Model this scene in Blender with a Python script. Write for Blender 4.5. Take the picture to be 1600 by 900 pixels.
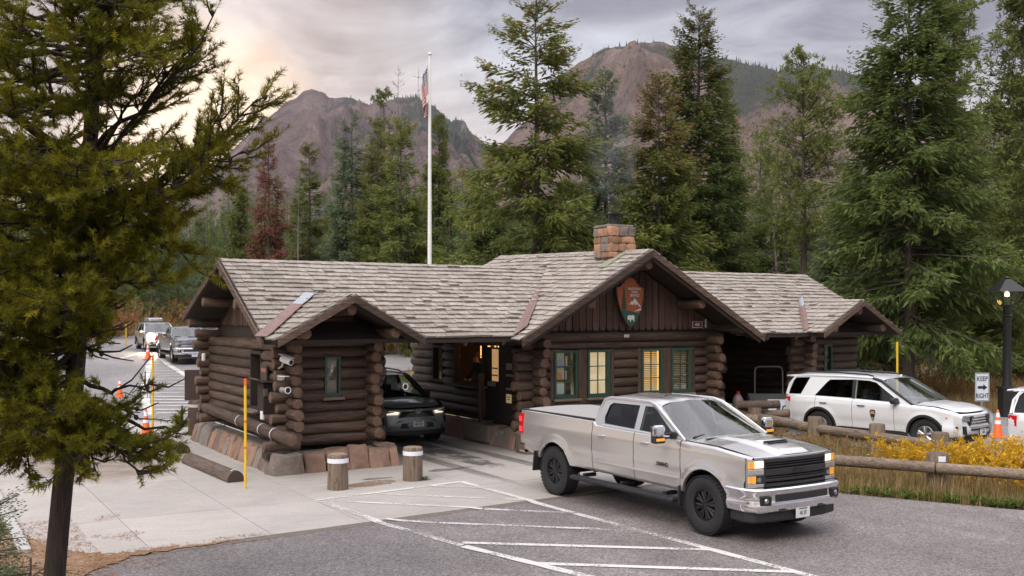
import bpy, bmesh, math, random
import numpy as np
from mathutils import Vector, Matrix, Euler, noise
from mathutils.geometry import tessellate_polygon
R = math.radians
random.seed(11)
rng = np.random.default_rng(11)
for o in list(bpy.data.objects):
    bpy.data.objects.remove(o)
sc = bpy.context.scene
C = sc.collection

# ---------------------------------------------------------------- camera
YAW = R(30.9)
cam_data = bpy.data.cameras.new('camera')
cam = bpy.data.objects.new('camera', cam_data)
C.objects.link(cam)
cam.location = (0, 0, 3.3)
cam.rotation_euler = (R(90), 0, -YAW)
cam_data.sensor_width = 36
cam_data.lens = 36 * 1587 / 1600
cam_data.shift_y = 40 / 1600
cam_data.clip_start = 0.1
cam_data.clip_end = 20000
sc.camera = cam

# ---------------------------------------------------------------- light, sky, exposure
SUN_EL, SUN_AZ = R(42), R(-118)          # azimuth from +Y towards +X
sun_dir = Vector((math.sin(SUN_AZ) * math.cos(SUN_EL), math.cos(SUN_AZ) * math.cos(SUN_EL), math.sin(SUN_EL)))
sd = bpy.data.lights.new('sun', 'SUN')
sd.energy = 1.5
sd.angle = R(36)
sd.color = (1.0, 0.92, 0.80)
sun = bpy.data.objects.new('sun', sd)
C.objects.link(sun)
sun.rotation_euler = sun_dir.to_track_quat('Z', 'Y').to_euler()

world = bpy.data.worlds.new('World')
sc.world = world
world.use_nodes = True


def nd(nt, t, ins=None, **kw):
    n = nt.nodes.new(t)
    for k, v in kw.items():
        setattr(n, k, v)
    for k, v in (ins or {}).items():
        s = n.inputs[k]
        if hasattr(v, 'is_output') or isinstance(v, bpy.types.NodeSocket):
            nt.links.new(v, s)
        else:
            s.default_value = v
    return n


def math_(nt, op, a, b=None, clamp=False):
    n = nd(nt, 'ShaderNodeMath', operation=op, use_clamp=clamp)
    for i, v in enumerate((a, b)):
        if v is None:
            continue
        if isinstance(v, bpy.types.NodeSocket):
            nt.links.new(v, n.inputs[i])
        else:
            n.inputs[i].default_value = v
    return n.outputs[0]


def ramp(nt, fac, stops, interp='LINEAR'):
    n = nd(nt, 'ShaderNodeValToRGB', {'Fac': fac})
    cr = n.color_ramp
    cr.interpolation = interp
    while len(cr.elements) < len(stops):
        cr.elements.new(0.5)
    for e, (p, c) in zip(cr.elements, stops):
        e.position = p
        if not hasattr(c, '__len__'):
            c = (c, c, c)
        e.color = (*c[:3], 1)
    return n.outputs['Color']


def mix(nt, fac, a, b, mode='MIX'):
    n = nd(nt, 'ShaderNodeMix', data_type='RGBA', blend_type=mode)
    for k, v in ((0, fac), (6, a), (7, b)):
        if isinstance(v, bpy.types.NodeSocket):
            nt.links.new(v, n.inputs[k])
        else:
            if k and len(v) == 3:
                v = (*v, 1)
            n.inputs[k].default_value = v
    return n.outputs[2]


def build_sky():
    nt = world.node_tree
    nt.nodes.clear()
    tc = nd(nt, 'ShaderNodeTexCoord').outputs['Generated']
    sky = nd(nt, 'ShaderNodeTexSky', sky_type='NISHITA', sun_disc=False, sun_elevation=SUN_EL, sun_rotation=SUN_AZ)
    sep = nd(nt, 'ShaderNodeSeparateXYZ', {0: tc})
    z = math_(nt, 'MAXIMUM', sep.outputs[2], 0.0)
    # a layered cloud deck: the direction is projected on a high plane so the layers flatten to the horizon
    den = math_(nt, 'ADD', z, 0.16)
    cx = math_(nt, 'DIVIDE', sep.outputs[0], den)
    cy = math_(nt, 'DIVIDE', sep.outputs[1], den)
    p = nd(nt, 'ShaderNodeCombineXYZ', {0: cx, 1: cy, 2: 0.35})
    n1 = nd(nt, 'ShaderNodeTexNoise', {'Vector': p.outputs[0], 'Scale': 0.62, 'Detail': 7.0, 'Roughness': 0.55, 'Distortion': 0.5})
    n2 = nd(nt, 'ShaderNodeTexNoise', {'Vector': p.outputs[0], 'Scale': 2.3, 'Detail': 8.0, 'Roughness': 0.6, 'Distortion': 0.9})
    nn = math_(nt, 'ADD', math_(nt, 'MULTIPLY', n1.outputs[0], 0.72), math_(nt, 'MULTIPLY', n2.outputs[0], 0.28))
    thick = ramp(nt, nn, ((0.36, 0.0), (0.53, 1.0)))
    thin_c = ramp(nt, z, ((0.0, (0.98, 0.70, 0.42)), (0.12, (0.98, 0.74, 0.50)), (0.165, (0.66, 0.60, 0.585)), (0.25, (0.52, 0.525, 0.57)), (1.0, (0.66, 0.66, 0.70))))
    thick_c = ramp(nt, z, ((0.0, (0.66, 0.50, 0.38)), (0.12, (0.42, 0.345, 0.33)), (0.18, (0.150, 0.146, 0.172)), (0.4, (0.23, 0.225, 0.262)), (1.0, (0.34, 0.335, 0.36))))
    cl = mix(nt, thick, thin_c, thick_c)
    # overcast luminance distribution: three times brighter overhead than at the horizon
    ov = math_(nt, 'ADD', 1.0, math_(nt, 'MULTIPLY', math_(nt, 'MULTIPLY', z, z), 4.2))
    # the veiled low sun brightens the cloud around itself
    gd = nd(nt, 'ShaderNodeVectorMath', {0: tc, 1: (math.sin(R(14)) * math.cos(R(9)), math.cos(R(14)) * math.cos(R(9)), math.sin(R(9)))}, operation='DOT_PRODUCT')
    glow = ramp(nt, gd.outputs['Value'], ((0.955, 0.0), (0.99, 0.22), (1.0, 1.0)), 'EASE')
    cl = mix(nt, 1.0, cl, mix(nt, glow, (0, 0, 0), (0.75, 0.50, 0.26)), 'ADD')
    ovc = nd(nt, 'ShaderNodeCombineXYZ', {0: ov, 1: ov, 2: ov})
    cl = mix(nt, 1.0, cl, ovc.outputs[0], 'MULTIPLY')
    cl10 = mix(nt, 1.0, cl, (9.2, 9.2, 9.2), 'MULTIPLY')
    for n in nt.nodes:
        if n.bl_idname == 'ShaderNodeMix':
            n.clamp_result = False
    col = mix(nt, 0.94, sky.outputs[0], cl10)
    bg = nd(nt, 'ShaderNodeBackground', {'Color': col, 'Strength': 0.1})
    out = nd(nt, 'ShaderNodeOutputWorld', {'Surface': bg.outputs[0]})


build_sky()
sc.view_settings.view_transform = 'Standard'
sc.view_settings.look = 'None'
sc.view_settings.exposure = 0.55
sc.view_settings.gamma = 1.0
sc.cycles.max_bounces = 6
sc.cycles.transparent_max_bounces = 12
sc.cycles.caustics_reflective = False
sc.cycles.caustics_refractive = False
sc.cycles.use_denoising = True

# ---------------------------------------------------------------- helpers
ORG = {}


def org(o):
    v = Vector((0, 0, 0))
    while o is not None:
        v += ORG.get(o.name, Vector((0, 0, 0)))
        o = o.parent
    return v


class MB:
    """collects shapes; build() links them as one mesh object"""
    def __init__(s):
        s.v = []; s.f = []; s.mi = []; s.sm = []
        s.m = 0; s.smooth = False
    def add(s, vs, fs):
        b = len(s.v)
        s.v.extend([tuple(p) for p in vs])
        for f in fs:
            s.f.append(tuple(i + b for i in f)); s.mi.append(s.m); s.sm.append(s.smooth)
        return s
    def box(s, c, d, rz=0, rx=0, ry=0):
        x, y, z = d[0] / 2, d[1] / 2, d[2] / 2
        M = Matrix.Translation(c) @ Euler((rx, ry, rz)).to_matrix().to_4x4()
        vs = [M @ Vector(p) for p in ((-x,-y,-z),(x,-y,-z),(x,y,-z),(-x,y,-z),(-x,-y,z),(x,-y,z),(x,y,z),(-x,y,z))]
        return s.add(vs, ((0,3,2,1),(4,5,6,7),(0,1,5,4),(1,2,6,5),(2,3,7,6),(3,0,4,7)))
    def bbox(s, c, d, b=0.01, rz=0, rx=0, ry=0):
        """box with bevelled edges"""
        x, y, z = d[0] / 2, d[1] / 2, d[2] / 2
        b = min(b, x * .9, y * .9, z * .9)
        M = Matrix.Translation(c) @ Euler((rx, ry, rz)).to_matrix().to_4x4()
        bm = bmesh.new()
        bmesh.ops.create_cube(bm, size=1)
        for v in bm.verts:
            v.co = Vector((v.co.x * d[0], v.co.y * d[1], v.co.z * d[2]))
        bmesh.ops.bevel(bm, geom=bm.edges[:], offset=b, segments=2, affect='EDGES', profile=0.5)
        bm.verts.index_update()
        vs = [M @ v.co for v in bm.verts]
        fs = [[v.index for v in f.verts] for f in bm.faces]
        bm.free()
        return s.add(vs, fs)
    def cyl(s, p0, p1, r0, r1=None, n=12, cap=True):
        r1 = r0 if r1 is None else r1
        return s.tube([p0, p1], [r0, r1], n, cap)
    def tube(s, pts, rad, n=8, cap=True, closed=False):
        pts = [Vector(p) for p in pts]
        if not hasattr(rad, '__len__'):
            rad = [rad] * len(pts)
        k = len(pts)
        up = None
        vs = []
        for i, p in enumerate(pts):
            if closed:
                d = pts[(i + 1) % k] - pts[i - 1]
            else:
                d = pts[min(i + 1, k - 1)] - pts[max(i - 1, 0)]
            d.normalize()
            if up is None:
                up = Vector((0, 0, 1)) if abs(d.z) < .9 else Vector((1, 0, 0))
            a = d.cross(up)
            if a.length < 1e-6:
                a = d.orthogonal()
            a.normalize()
            b = a.cross(d).normalized()
            up = b
            for j in range(n):
                t = 2 * math.pi * j / n
                vs.append(p + (a * math.cos(t) + b * math.sin(t)) * rad[i])
        fs = []
        for i in range(k if closed else k - 1):
            i2 = (i + 1) % k
            for j in range(n):
                j2 = (j + 1) % n
                fs.append((i * n + j, i * n + j2, i2 * n + j2, i2 * n + j))
        if cap and not closed:
            fs.append(tuple(reversed(range(n))))
            fs.append(tuple((k - 1) * n + j for j in range(n)))
        fs = [tuple(reversed(f)) for f in fs]
        return s.add(vs, fs)
    def lathe(s, prof, n=24, axis='z', c=(0, 0, 0), close=False):
        """prof: (r, h) pairs"""
        vs = []
        for r, h in prof:
            for j in range(n):
                t = 2 * math.pi * j / n
                a, b = r * math.cos(t), r * math.sin(t)
                p = {'z': (a, b, h), 'y': (a, h, -b), 'x': (h, a, b)}[axis]
                vs.append((p[0] + c[0], p[1] + c[1], p[2] + c[2]))
        k = len(prof)
        fs = []
        for i in range(k - 1):
            for j in range(n):
                j2 = (j + 1) % n
                fs.append((i * n + j, i * n + j2, (i + 1) * n + j2, (i + 1) * n + j))
        return s.add(vs, fs)
    def grid(s, P, flip=False):
        P = np.asarray(P, float)
        a, b = P.shape[:2]
        fs = []
        for i in range(a - 1):
            for j in range(b - 1):
                f = (i * b + j, (i + 1) * b + j, (i + 1) * b + j + 1, i * b + j + 1)
                fs.append(f[::-1] if flip else f)
        return s.add(P.reshape(-1, 3), fs)
    def prism(s, poly, h0, h1, fn=None):
        """extrude a 2-D polygon (a,b) between h0 and h1; fn maps (a,b,h) to a point"""
        fn = fn or (lambda a, b, h: (a, b, h))
        n = len(poly)
        vs = [fn(a, b, h0) for a, b in poly] + [fn(a, b, h1) for a, b in poly]
        fs = [tuple(reversed(range(n))), tuple(range(n, 2 * n))]
        for i in range(n):
            j = (i + 1) % n
            fs.append((i, j, n + j, n + i))
        return s.add(vs, fs)
    def flat(s, loops, fn, flip=False):
        """a flat polygon with holes"""
        pts = [Vector((a, b, 0)) for l in loops for a, b in l]
        tris = tessellate_polygon([[Vector((a, b, 0)) for a, b in l] for l in loops])
        vs = [fn(p.x, p.y) for p in pts]
        out = []
        for t in tris:
            a, b, c = (pts[i] for i in t)
            ccw = (b - a).cross(c - a).z > 0
            t = tuple(t) if ccw != flip else tuple(reversed(t))
            out.append(t)
        return s.add(vs, out)
    def build(s, name, mat, parent=None, sharp=35, tint=None, kind=None):
        me = bpy.data.meshes.new(name)
        of = org(parent)
        vs = np.array(s.v, float) - np.array(of)
        me.from_pydata(vs.tolist(), [], s.f)
        for m in (mat if isinstance(mat, (list, tuple)) else [mat]):
            me.materials.append(m)
        if any(s.mi):
            me.polygons.foreach_set('material_index', s.mi)
        if any(s.sm):
            me.polygons.foreach_set('use_smooth', s.sm)
            me.set_sharp_from_angle(angle=R(sharp))
        me.update()
        o = bpy.data.objects.new(name, me)
        C.objects.link(o)
        if parent is not None:
            o.parent = parent
        if kind:
            o['kind'] = kind
        return o


def empty(name, loc, label=None, cat=None, group=None, rz=0.0, local=False):
    o = bpy.data.objects.new(name, None)
    C.objects.link(o)
    o.empty_display_size = 0.2
    o.location = loc
    o.rotation_euler = (0, 0, rz)
    if not local:
        ORG[o.name] = Vector(loc)
    tag(o, label, cat, group)
    return o


def tag(o, label=None, cat=None, group=None, kind=None):
    if label: o['label'] = label
    if cat: o['category'] = cat
    if group: o['group'] = group
    if kind: o['kind'] = kind
    return o


def np_mesh(name, V, F, mat, parent=None, tint=None, smooth=False, kind=None, mi=None):
    """V (n,3), F (m,3|4) numpy; tint per vertex"""
    me = bpy.data.meshes.new(name)
    V = np.asarray(V, np.float32); F = np.asarray(F, np.int32)
    of = np.array(org(parent), np.float32)
    V = V - of
    n, (m, k) = len(V), F.shape
    me.vertices.add(n); me.vertices.foreach_set('co', V.ravel())
    me.loops.add(m * k); me.loops.foreach_set('vertex_index', F.ravel())
    me.polygons.add(m)
    me.polygons.foreach_set('loop_start', np.arange(0, m * k, k, dtype=np.int32))
    me.polygons.foreach_set('loop_total', np.full(m, k, np.int32))
    for q in (mat if isinstance(mat, (list, tuple)) else [mat]):
        me.materials.append(q)
    if mi is not None:
        me.polygons.foreach_set('material_index', np.asarray(mi, np.int32))
    if smooth:
        me.polygons.foreach_set('use_smooth', np.ones(m, bool))
    me.update(calc_edges=True)
    if tint is not None:
        a = me.attributes.new('tint', 'FLOAT', 'POINT')
        a.data.foreach_set('value', np.asarray(tint, np.float32))
    o = bpy.data.objects.new(name, me)
    C.objects.link(o)
    if parent is not None:
        o.parent = parent
    if kind:
        o['kind'] = kind
    return o


def copy_tree(o, parent=None):
    c = o.copy()
    C.objects.link(c)
    if parent is not None:
        c.parent = parent
    for ch in list(o.children):
        copy_tree(ch, c)
    return c


# ---------------------------------------------------------------- materials
def new_mat(name):
    m = bpy.data.materials.new(name)
    m.use_nodes = True
    nt = m.node_tree
    nt.nodes.clear()
    out = nd(nt, 'ShaderNodeOutputMaterial')
    b = nd(nt, 'ShaderNodeBsdfPrincipled')
    nt.links.new(b.outputs[0], out.inputs[0])
    return m, nt, b, out


def setc(nt, b, k, v):
    if isinstance(v, bpy.types.NodeSocket):
        nt.links.new(v, b.inputs[k])
    else:
        b.inputs[k].default_value = (*v, 1) if hasattr(v, '__len__') and len(v) == 3 else v


def plain(name, col, rough=0.5, metal=0.0, coat=0.0, emit=None, estr=0.0, spec=None, var=0.0, scale=6.0, bump=0.0, bscale=40.0, rnd=0.0):
    m, nt, b, out = new_mat(name)
    tc = nd(nt, 'ShaderNodeTexCoord').outputs['Object']
    c = (*col, 1)
    if var:
        n = nd(nt, 'ShaderNodeTexNoise', {'Vector': tc, 'Scale': scale, 'Detail': 5.0, 'Roughness': 0.6})
        c = mix(nt, n.outputs[0], tuple(x * (1 - var) for x in col), tuple(min(1, x * (1 + var)) for x in col))
    if rnd:
        oi = nd(nt, 'ShaderNodeObjectInfo')
        v = math_(nt, 'ADD', 1 - rnd, math_(nt, 'MULTIPLY', oi.outputs['Random'], 2 * rnd))
        vv = nd(nt, 'ShaderNodeCombineXYZ', {0: v, 1: v, 2: v})
        c = mix(nt, 1.0, c, vv.outputs[0], 'MULTIPLY')
    setc(nt, b, 'Base Color', c)
    b.inputs['Roughness'].default_value = rough
    b.inputs['Metallic'].default_value = metal
    b.inputs['Coat Weight'].default_value = coat
    b.inputs['Coat Roughness'].default_value = 0.04
    if spec is not None:
        b.inputs['Specular IOR Level'].default_value = spec
    if emit:
        b.inputs['Emission Color'].default_value = (*emit, 1)
        b.inputs['Emission Strength'].default_value = estr
    if bump:
        n = nd(nt, 'ShaderNodeTexNoise', {'Vector': tc, 'Scale': bscale, 'Detail': 4.0})
        bp = nd(nt, 'ShaderNodeBump', {'Height': n.outputs[0], 'Strength': bump, 'Distance': 0.02})
        nt.links.new(bp.outputs[0], b.inputs['Normal'])
    return m


def wood(name, c0, c1, axis, rough=0.75, scale=1.0, bump=0.5, rnd=0.25, weather=None):
    """grain stretched along one axis of object space"""
    m, nt, b, out = new_mat(name)
    tc = nd(nt, 'ShaderNodeTexCoord').outputs['Object']
    oi = nd(nt, 'ShaderNodeObjectInfo')
    st = {'x': (0.5, 9, 9), 'y': (9, 0.5, 9), 'z': (9, 9, 0.5)}[axis]
    mp = nd(nt, 'ShaderNodeMapping', {'Vector': tc, 'Scale': tuple(q * scale for q in st)})
    off = nd(nt, 'ShaderNodeVectorMath', {0: mp.outputs[0], 1: oi.outputs['Random']}, operation='ADD')
    n1 = nd(nt, 'ShaderNodeTexNoise', {'Vector': off.outputs[0], 'Scale': 3.0, 'Detail': 8.0, 'Roughness': 0.65, 'Distortion': 0.3})
    n2 = nd(nt, 'ShaderNodeTexNoise', {'Vector': tc, 'Scale': 1.7 * scale, 'Detail': 4.0})
    f = ramp(nt, n1.outputs[0], ((0.3, 0.0), (0.72, 1.0)))
    col = mix(nt, f, c0, c1)
    # drying checks along the grain and a few knots
    mc = nd(nt, 'ShaderNodeMapping', {'Vector': tc, 'Scale': tuple((0.9 if q < 1 else 13) * scale for q in st)})
    oc = nd(nt, 'ShaderNodeVectorMath', {0: mc.outputs[0], 1: oi.outputs['Random']}, operation='ADD')
    nc = nd(nt, 'ShaderNodeTexNoise', {'Vector': oc.outputs[0], 'Scale': 1.0, 'Detail': 3.0, 'Distortion': 0.25})
    chk = ramp(nt, math_(nt, 'ABSOLUTE', math_(nt, 'SUBTRACT', nc.outputs[0], .5)), ((0.0, 1.0), (0.022, 0.0)))
    vk = nd(nt, 'ShaderNodeTexVoronoi', {'Vector': nd(nt, 'ShaderNodeMapping', {'Vector': tc, 'Scale': tuple((1.4 if q < 1 else 3.4) for q in st)}).outputs[0], 'Scale': 1.0, 'Randomness': 1.0})
    kn = ramp(nt, vk.outputs['Distance'], ((0.05, 1.0), (0.11, 0.0)))
    col = mix(nt, math_(nt, 'MULTIPLY', math_(nt, 'MAXIMUM', chk, kn), 0.7), col, tuple(x * .28 for x in c0))
    if weather:
        col = mix(nt, ramp(nt, n2.outputs[0], ((0.52, 0.0), (0.7, 0.7))), col, weather)
    v = math_(nt, 'ADD', 1 - rnd, math_(nt, 'MULTIPLY', oi.outputs['Random'], 2 * rnd))
    vv = nd(nt, 'ShaderNodeCombineXYZ', {0: v, 1: v, 2: v})
    col = mix(nt, 1.0, col, vv.outputs[0], 'MULTIPLY')
    setc(nt, b, 'Base Color', col)
    b.inputs['Roughness'].default_value = rough
    b.inputs['Specular IOR Level'].default_value = 0.35
    bp = nd(nt, 'ShaderNodeBump', {'Height': n1.outputs[0], 'Strength': bump, 'Distance': 0.02})
    nt.links.new(bp.outputs[0], b.inputs['Normal'])
    return m


def leafmat(name, c0, c1, c2=None, trans=0.25, rnd=0.15):
    """needles and leaves: colour from the per-leaf tint and a slow drift through the crown"""
    m, nt, b, out = new_mat(name)
    at = nd(nt, 'ShaderNodeAttribute', attribute_name='tint')
    oi = nd(nt, 'ShaderNodeObjectInfo')
    tc = nd(nt, 'ShaderNodeTexCoord').outputs['Object']
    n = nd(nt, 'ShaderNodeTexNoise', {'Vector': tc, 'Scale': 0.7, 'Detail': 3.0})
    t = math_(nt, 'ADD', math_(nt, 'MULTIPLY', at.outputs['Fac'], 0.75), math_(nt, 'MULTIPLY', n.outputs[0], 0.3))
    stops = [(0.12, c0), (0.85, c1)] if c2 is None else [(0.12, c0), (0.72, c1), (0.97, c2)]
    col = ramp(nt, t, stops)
    v = math_(nt, 'ADD', 1 - rnd, math_(nt, 'MULTIPLY', oi.outputs['Random'], 2 * rnd))
    vv = nd(nt, 'ShaderNodeCombineXYZ', {0: v, 1: v, 2: v})
    col = mix(nt, 1.0, col, vv.outputs[0], 'MULTIPLY')
    setc(nt, b, 'Base Color', col)
    b.inputs['Roughness'].default_value = 0.62
    b.inputs['Specular IOR Level'].default_value = 0.25
    tr = nd(nt, 'ShaderNodeBsdfTranslucent', {'Color': col})
    ms = nd(nt, 'ShaderNodeMixShader', {0: trans, 1: b.outputs[0], 2: tr.outputs[0]})
    nt.links.new(ms.outputs[0], out.inputs[0])
    return m


def glass(name, tint=(1, 1, 1), refl=1.0):
    m, nt, b, out = new_mat(name)
    lw = nd(nt, 'ShaderNodeLayerWeight', {'Blend': 0.5}).outputs['Facing']
    f5 = math_(nt, 'POWER', lw, 4.6)
    gl = nd(nt, 'ShaderNodeBsdfGlossy', {'Color': (1, 1, 1, 1), 'Roughness': 0.015})
    tp = nd(nt, 'ShaderNodeBsdfTransparent', {'Color': (*tint, 1)})
    f = math_(nt, 'ADD', 0.05 * refl, math_(nt, 'MULTIPLY', f5, 0.85), True)
    ms = nd(nt, 'ShaderNodeMixShader', {0: f, 1: tp.outputs[0], 2: gl.outputs[0]})
    nt.links.new(ms.outputs[0], out.inputs[0])
    return m


def car_paint(name, col, metal=0.0, rough=0.3, dirt=0.12):
    m, nt, b, out = new_mat(name)
    tc = nd(nt, 'ShaderNodeTexCoord').outputs['Object']
    n = nd(nt, 'ShaderNodeTexNoise', {'Vector': tc, 'Scale': 2.2, 'Detail': 7.0, 'Roughness': 0.65})
    sp = nd(nt, 'ShaderNodeSeparateXYZ', {0: tc})
    low = ramp(nt, sp.outputs[2], ((0.0, 1.0), (0.45, 0.8), (0.95, 0.12)))
    dm = math_(nt, 'MULTIPLY', math_(nt, 'MULTIPLY', ramp(nt, n.outputs[0], ((0.35, 0.15), (0.75, 1.0))), low), dirt * 3)
    c = mix(nt, dm, col, (0.20, 0.165, 0.13))
    setc(nt, b, 'Base Color', c)
    b.inputs['Metallic'].default_value = metal
    setc(nt, b, 'Roughness', math_(nt, 'ADD', rough, math_(nt, 'MULTIPLY', dm, 0.5), True))
    b.inputs['Coat Weight'].default_value = 0.8
    b.inputs['Coat Roughness'].default_value = 0.05
    return m


M = {}
M['log'] = {a: wood('stained_log_' + a, (0.028, 0.018, 0.013), (0.150, 0.098, 0.070), a, rough=0.6, bump=1.0, rnd=.3) for a in 'xyz'}
M['log_end'] = plain('log_end_grain', (0.135, 0.080, 0.055), 0.8, var=0.6, scale=13, bump=0.9, bscale=45)
M['board'] = wood('stained_board', (0.050, 0.029, 0.022), (0.125, 0.074, 0.055), 'z', rough=0.72, bump=0.6, rnd=0.3)
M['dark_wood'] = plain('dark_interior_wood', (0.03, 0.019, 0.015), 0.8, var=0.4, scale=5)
M['weathered'] = {a: wood('weathered_timber_' + a, (0.12, 0.085, 0.06), (0.30, 0.235, 0.18), a, rough=0.85, bump=0.9, rnd=0.15) for a in 'xyz'}
M['weathered_dark'] = {a: wood('dark_weathered_timber_' + a, (0.07, 0.05, 0.038), (0.17, 0.125, 0.095), a, rough=0.85, bump=0.9, rnd=0.15) for a in 'xyz'}
M['shingle'] = wood('cedar_shingle', (0.19, 0.163, 0.142), (0.40, 0.355, 0.31), 'y', rough=0.85, scale=1.6, bump=0.7, rnd=0.2)
M['copper'] = plain('copper_flashing', (0.21, 0.13, 0.112), 0.5, metal=0.3, var=0.45, scale=5)
M['galv'] = plain('galvanised_flashing', (0.36, 0.37, 0.39), 0.4, metal=0.5, var=0.2)
M['green'] = plain('green_window_paint', (0.022, 0.068, 0.052), 0.5, var=0.25)
M['black'] = plain('black_paint', (0.012, 0.012, 0.013), 0.45)
M['rubber'] = plain('black_rubber', (0.018, 0.018, 0.019), 0.8, var=0.3, scale=12)
M['plastic'] = plain('black_plastic', (0.022, 0.022, 0.024), 0.55)
M['dim'] = plain('dark_cabin', (0.014, 0.014, 0.016), 0.9)
M['chrome'] = plain('chrome', (0.82, 0.82, 0.84), 0.08, metal=1.0)
M['satin'] = plain('satin_metal', (0.5, 0.5, 0.52), 0.35, metal=0.9, var=0.2)
M['white'] = plain('white_paint', (0.78, 0.78, 0.78), 0.5, var=0.06)
M['whiteband'] = plain('white_reflective_band', (0.82, 0.84, 0.90), 0.35)
M['yellow'] = plain('yellow_post_paint', (0.80, 0.52, 0.02), 0.45, var=0.1)
M['orange'] = plain('orange_cone_plastic', (0.85, 0.14, 0.025), 0.5, var=0.12)
M['brownpaint'] = plain('brown_sign_paint', (0.055, 0.033, 0.028), 0.5, var=0.15)
M['glass'] = glass('window_glass', (0.86, 0.92, 0.90))
M['carglass'] = glass('car_glass', (0.62, 0.70, 0.66), 1.2)
M['screenglass'] = glass('windscreen_glass', (0.66, 0.76, 0.70), 2.6)
M['tintglass'] = glass('tinted_car_glass', (0.10, 0.11, 0.12), 1.1)
# ---------------------------------------------------------------- ground, roads, markings
HAZE = 0.000042
SX, CX = math.sin(YAW), math.cos(YAW)


def ground_z(X, Y):
    d = X * SX + Y * CX
    return np.interp(d, [-1e5, 40, 64, 90, 420, 1e6], [0, 0, 1.05, 1.35, 16, 16])


def gz(X, Y):
    return float(ground_z(X, Y))


def asphalt_mat(name, base, patchy=0.3):
    m, nt, b, out = new_mat(name)
    tc = nd(nt, 'ShaderNodeTexCoord').outputs['Object']
    v = nd(nt, 'ShaderNodeTexVoronoi', {'Vector': tc, 'Scale': 42.0})
    n1 = nd(nt, 'ShaderNodeTexNoise', {'Vector': tc, 'Scale': 0.45, 'Detail': 5.0, 'Roughness': 0.6, 'Distortion': 0.4})
    n2 = nd(nt, 'ShaderNodeTexNoise', {'Vector': tc, 'Scale': 60.0, 'Detail': 3.0})
    st = nd(nt, 'ShaderNodeMapping', {'Vector': tc, 'Scale': (1.3, 0.10, 1.0)})
    n3 = nd(nt, 'ShaderNodeTexNoise', {'Vector': st.outputs[0], 'Scale': 1.0, 'Detail': 4.0})
    sp = nd(nt, 'ShaderNodeSeparateColor', {0: v.outputs['Color']})
    g = math_(nt, 'ADD', math_(nt, 'MULTIPLY', sp.outputs[0], 0.55), math_(nt, 'MULTIPLY', n2.outputs[0], 0.45))
    c = ramp(nt, g, ((0.12, tuple(x * .45 for x in base)), (0.5, base), (0.88, tuple(min(1, x * 1.85) for x in base))))
    pf = ramp(nt, math_(nt, 'ADD', math_(nt, 'MULTIPLY', n1.outputs[0], .6), math_(nt, 'MULTIPLY', n3.outputs[0], .4)), ((0.33, 1 - patchy), (0.5, 0.95), (0.66, 1 + patchy)))
    c = mix(nt, 1.0, c, pf, 'MULTIPLY')
    for n in nt.nodes:
        if n.bl_idname == 'ShaderNodeMix': n.clamp_result = False
    setc(nt, b, 'Base Color', c)
    b.inputs['Roughness'].default_value = 0.82
    b.inputs['Specular IOR Level'].default_value = 0.4
    bp = nd(nt, 'ShaderNodeBump', {'Height': g, 'Strength': 0.5, 'Distance': 0.012})
    nt.links.new(bp.outputs[0], b.inputs['Normal'])
    return m


def concrete_mat(name, base):
    m, nt, b, out = new_mat(name)
    tc = nd(nt, 'ShaderNodeTexCoord').outputs['Object']
    oi = nd(nt, 'ShaderNodeObjectInfo')
    n1 = nd(nt, 'ShaderNodeTexNoise', {'Vector': tc, 'Scale': 0.55, 'Detail': 6.0, 'Roughness': 0.62, 'Distortion': 0.6})
    n2 = nd(nt, 'ShaderNodeTexNoise', {'Vector': tc, 'Scale': 38.0, 'Detail': 4.0, 'Roughness': 0.7})
    st = nd(nt, 'ShaderNodeMapping', {'Vector': tc, 'Scale': (0.5, 7.0, 1.0)})
    n3 = nd(nt, 'ShaderNodeTexNoise', {'Vector': st.outputs[0], 'Scale': 3.0, 'Detail': 4.0})
    n4 = nd(nt, 'ShaderNodeTexNoise', {'Vector': tc, 'Scale': 2.6, 'Detail': 7.0, 'Roughness': 0.7})
    c = ramp(nt, n1.outputs[0], ((0.3, tuple(x * .80 for x in base)), (0.55, base), (0.75, tuple(x * 1.08 for x in base))))
    c = mix(nt, ramp(nt, n4.outputs[0], ((0.60, 0.0), (0.74, 0.55))), c, (base[0] * .62, base[1] * .56, base[2] * .50))
    c = mix(nt, 0.22, c, ramp(nt, n2.outputs[0], ((0.3, 0.12), (0.7, 0.62))))
    c = mix(nt, 0.12, c, ramp(nt, n3.outputs[0], ((0.35, 0.15), (0.7, 0.6))))
    v = math_(nt, 'ADD', 0.95, math_(nt, 'MULTIPLY', oi.outputs['Random'], 0.10))
    vv = nd(nt, 'ShaderNodeCombineXYZ', {0: v, 1: v, 2: v})
    c = mix(nt, 1.0, c, vv.outputs[0], 'MULTIPLY')
    setc(nt, b, 'Base Color', c)
    b.inputs['Roughness'].default_value = 0.85
    bp = nd(nt, 'ShaderNodeBump', {'Height': n2.outputs[0], 'Strength': 0.25, 'Distance': 0.01})
    nt.links.new(bp.outputs[0], b.inputs['Normal'])
    return m


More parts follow.
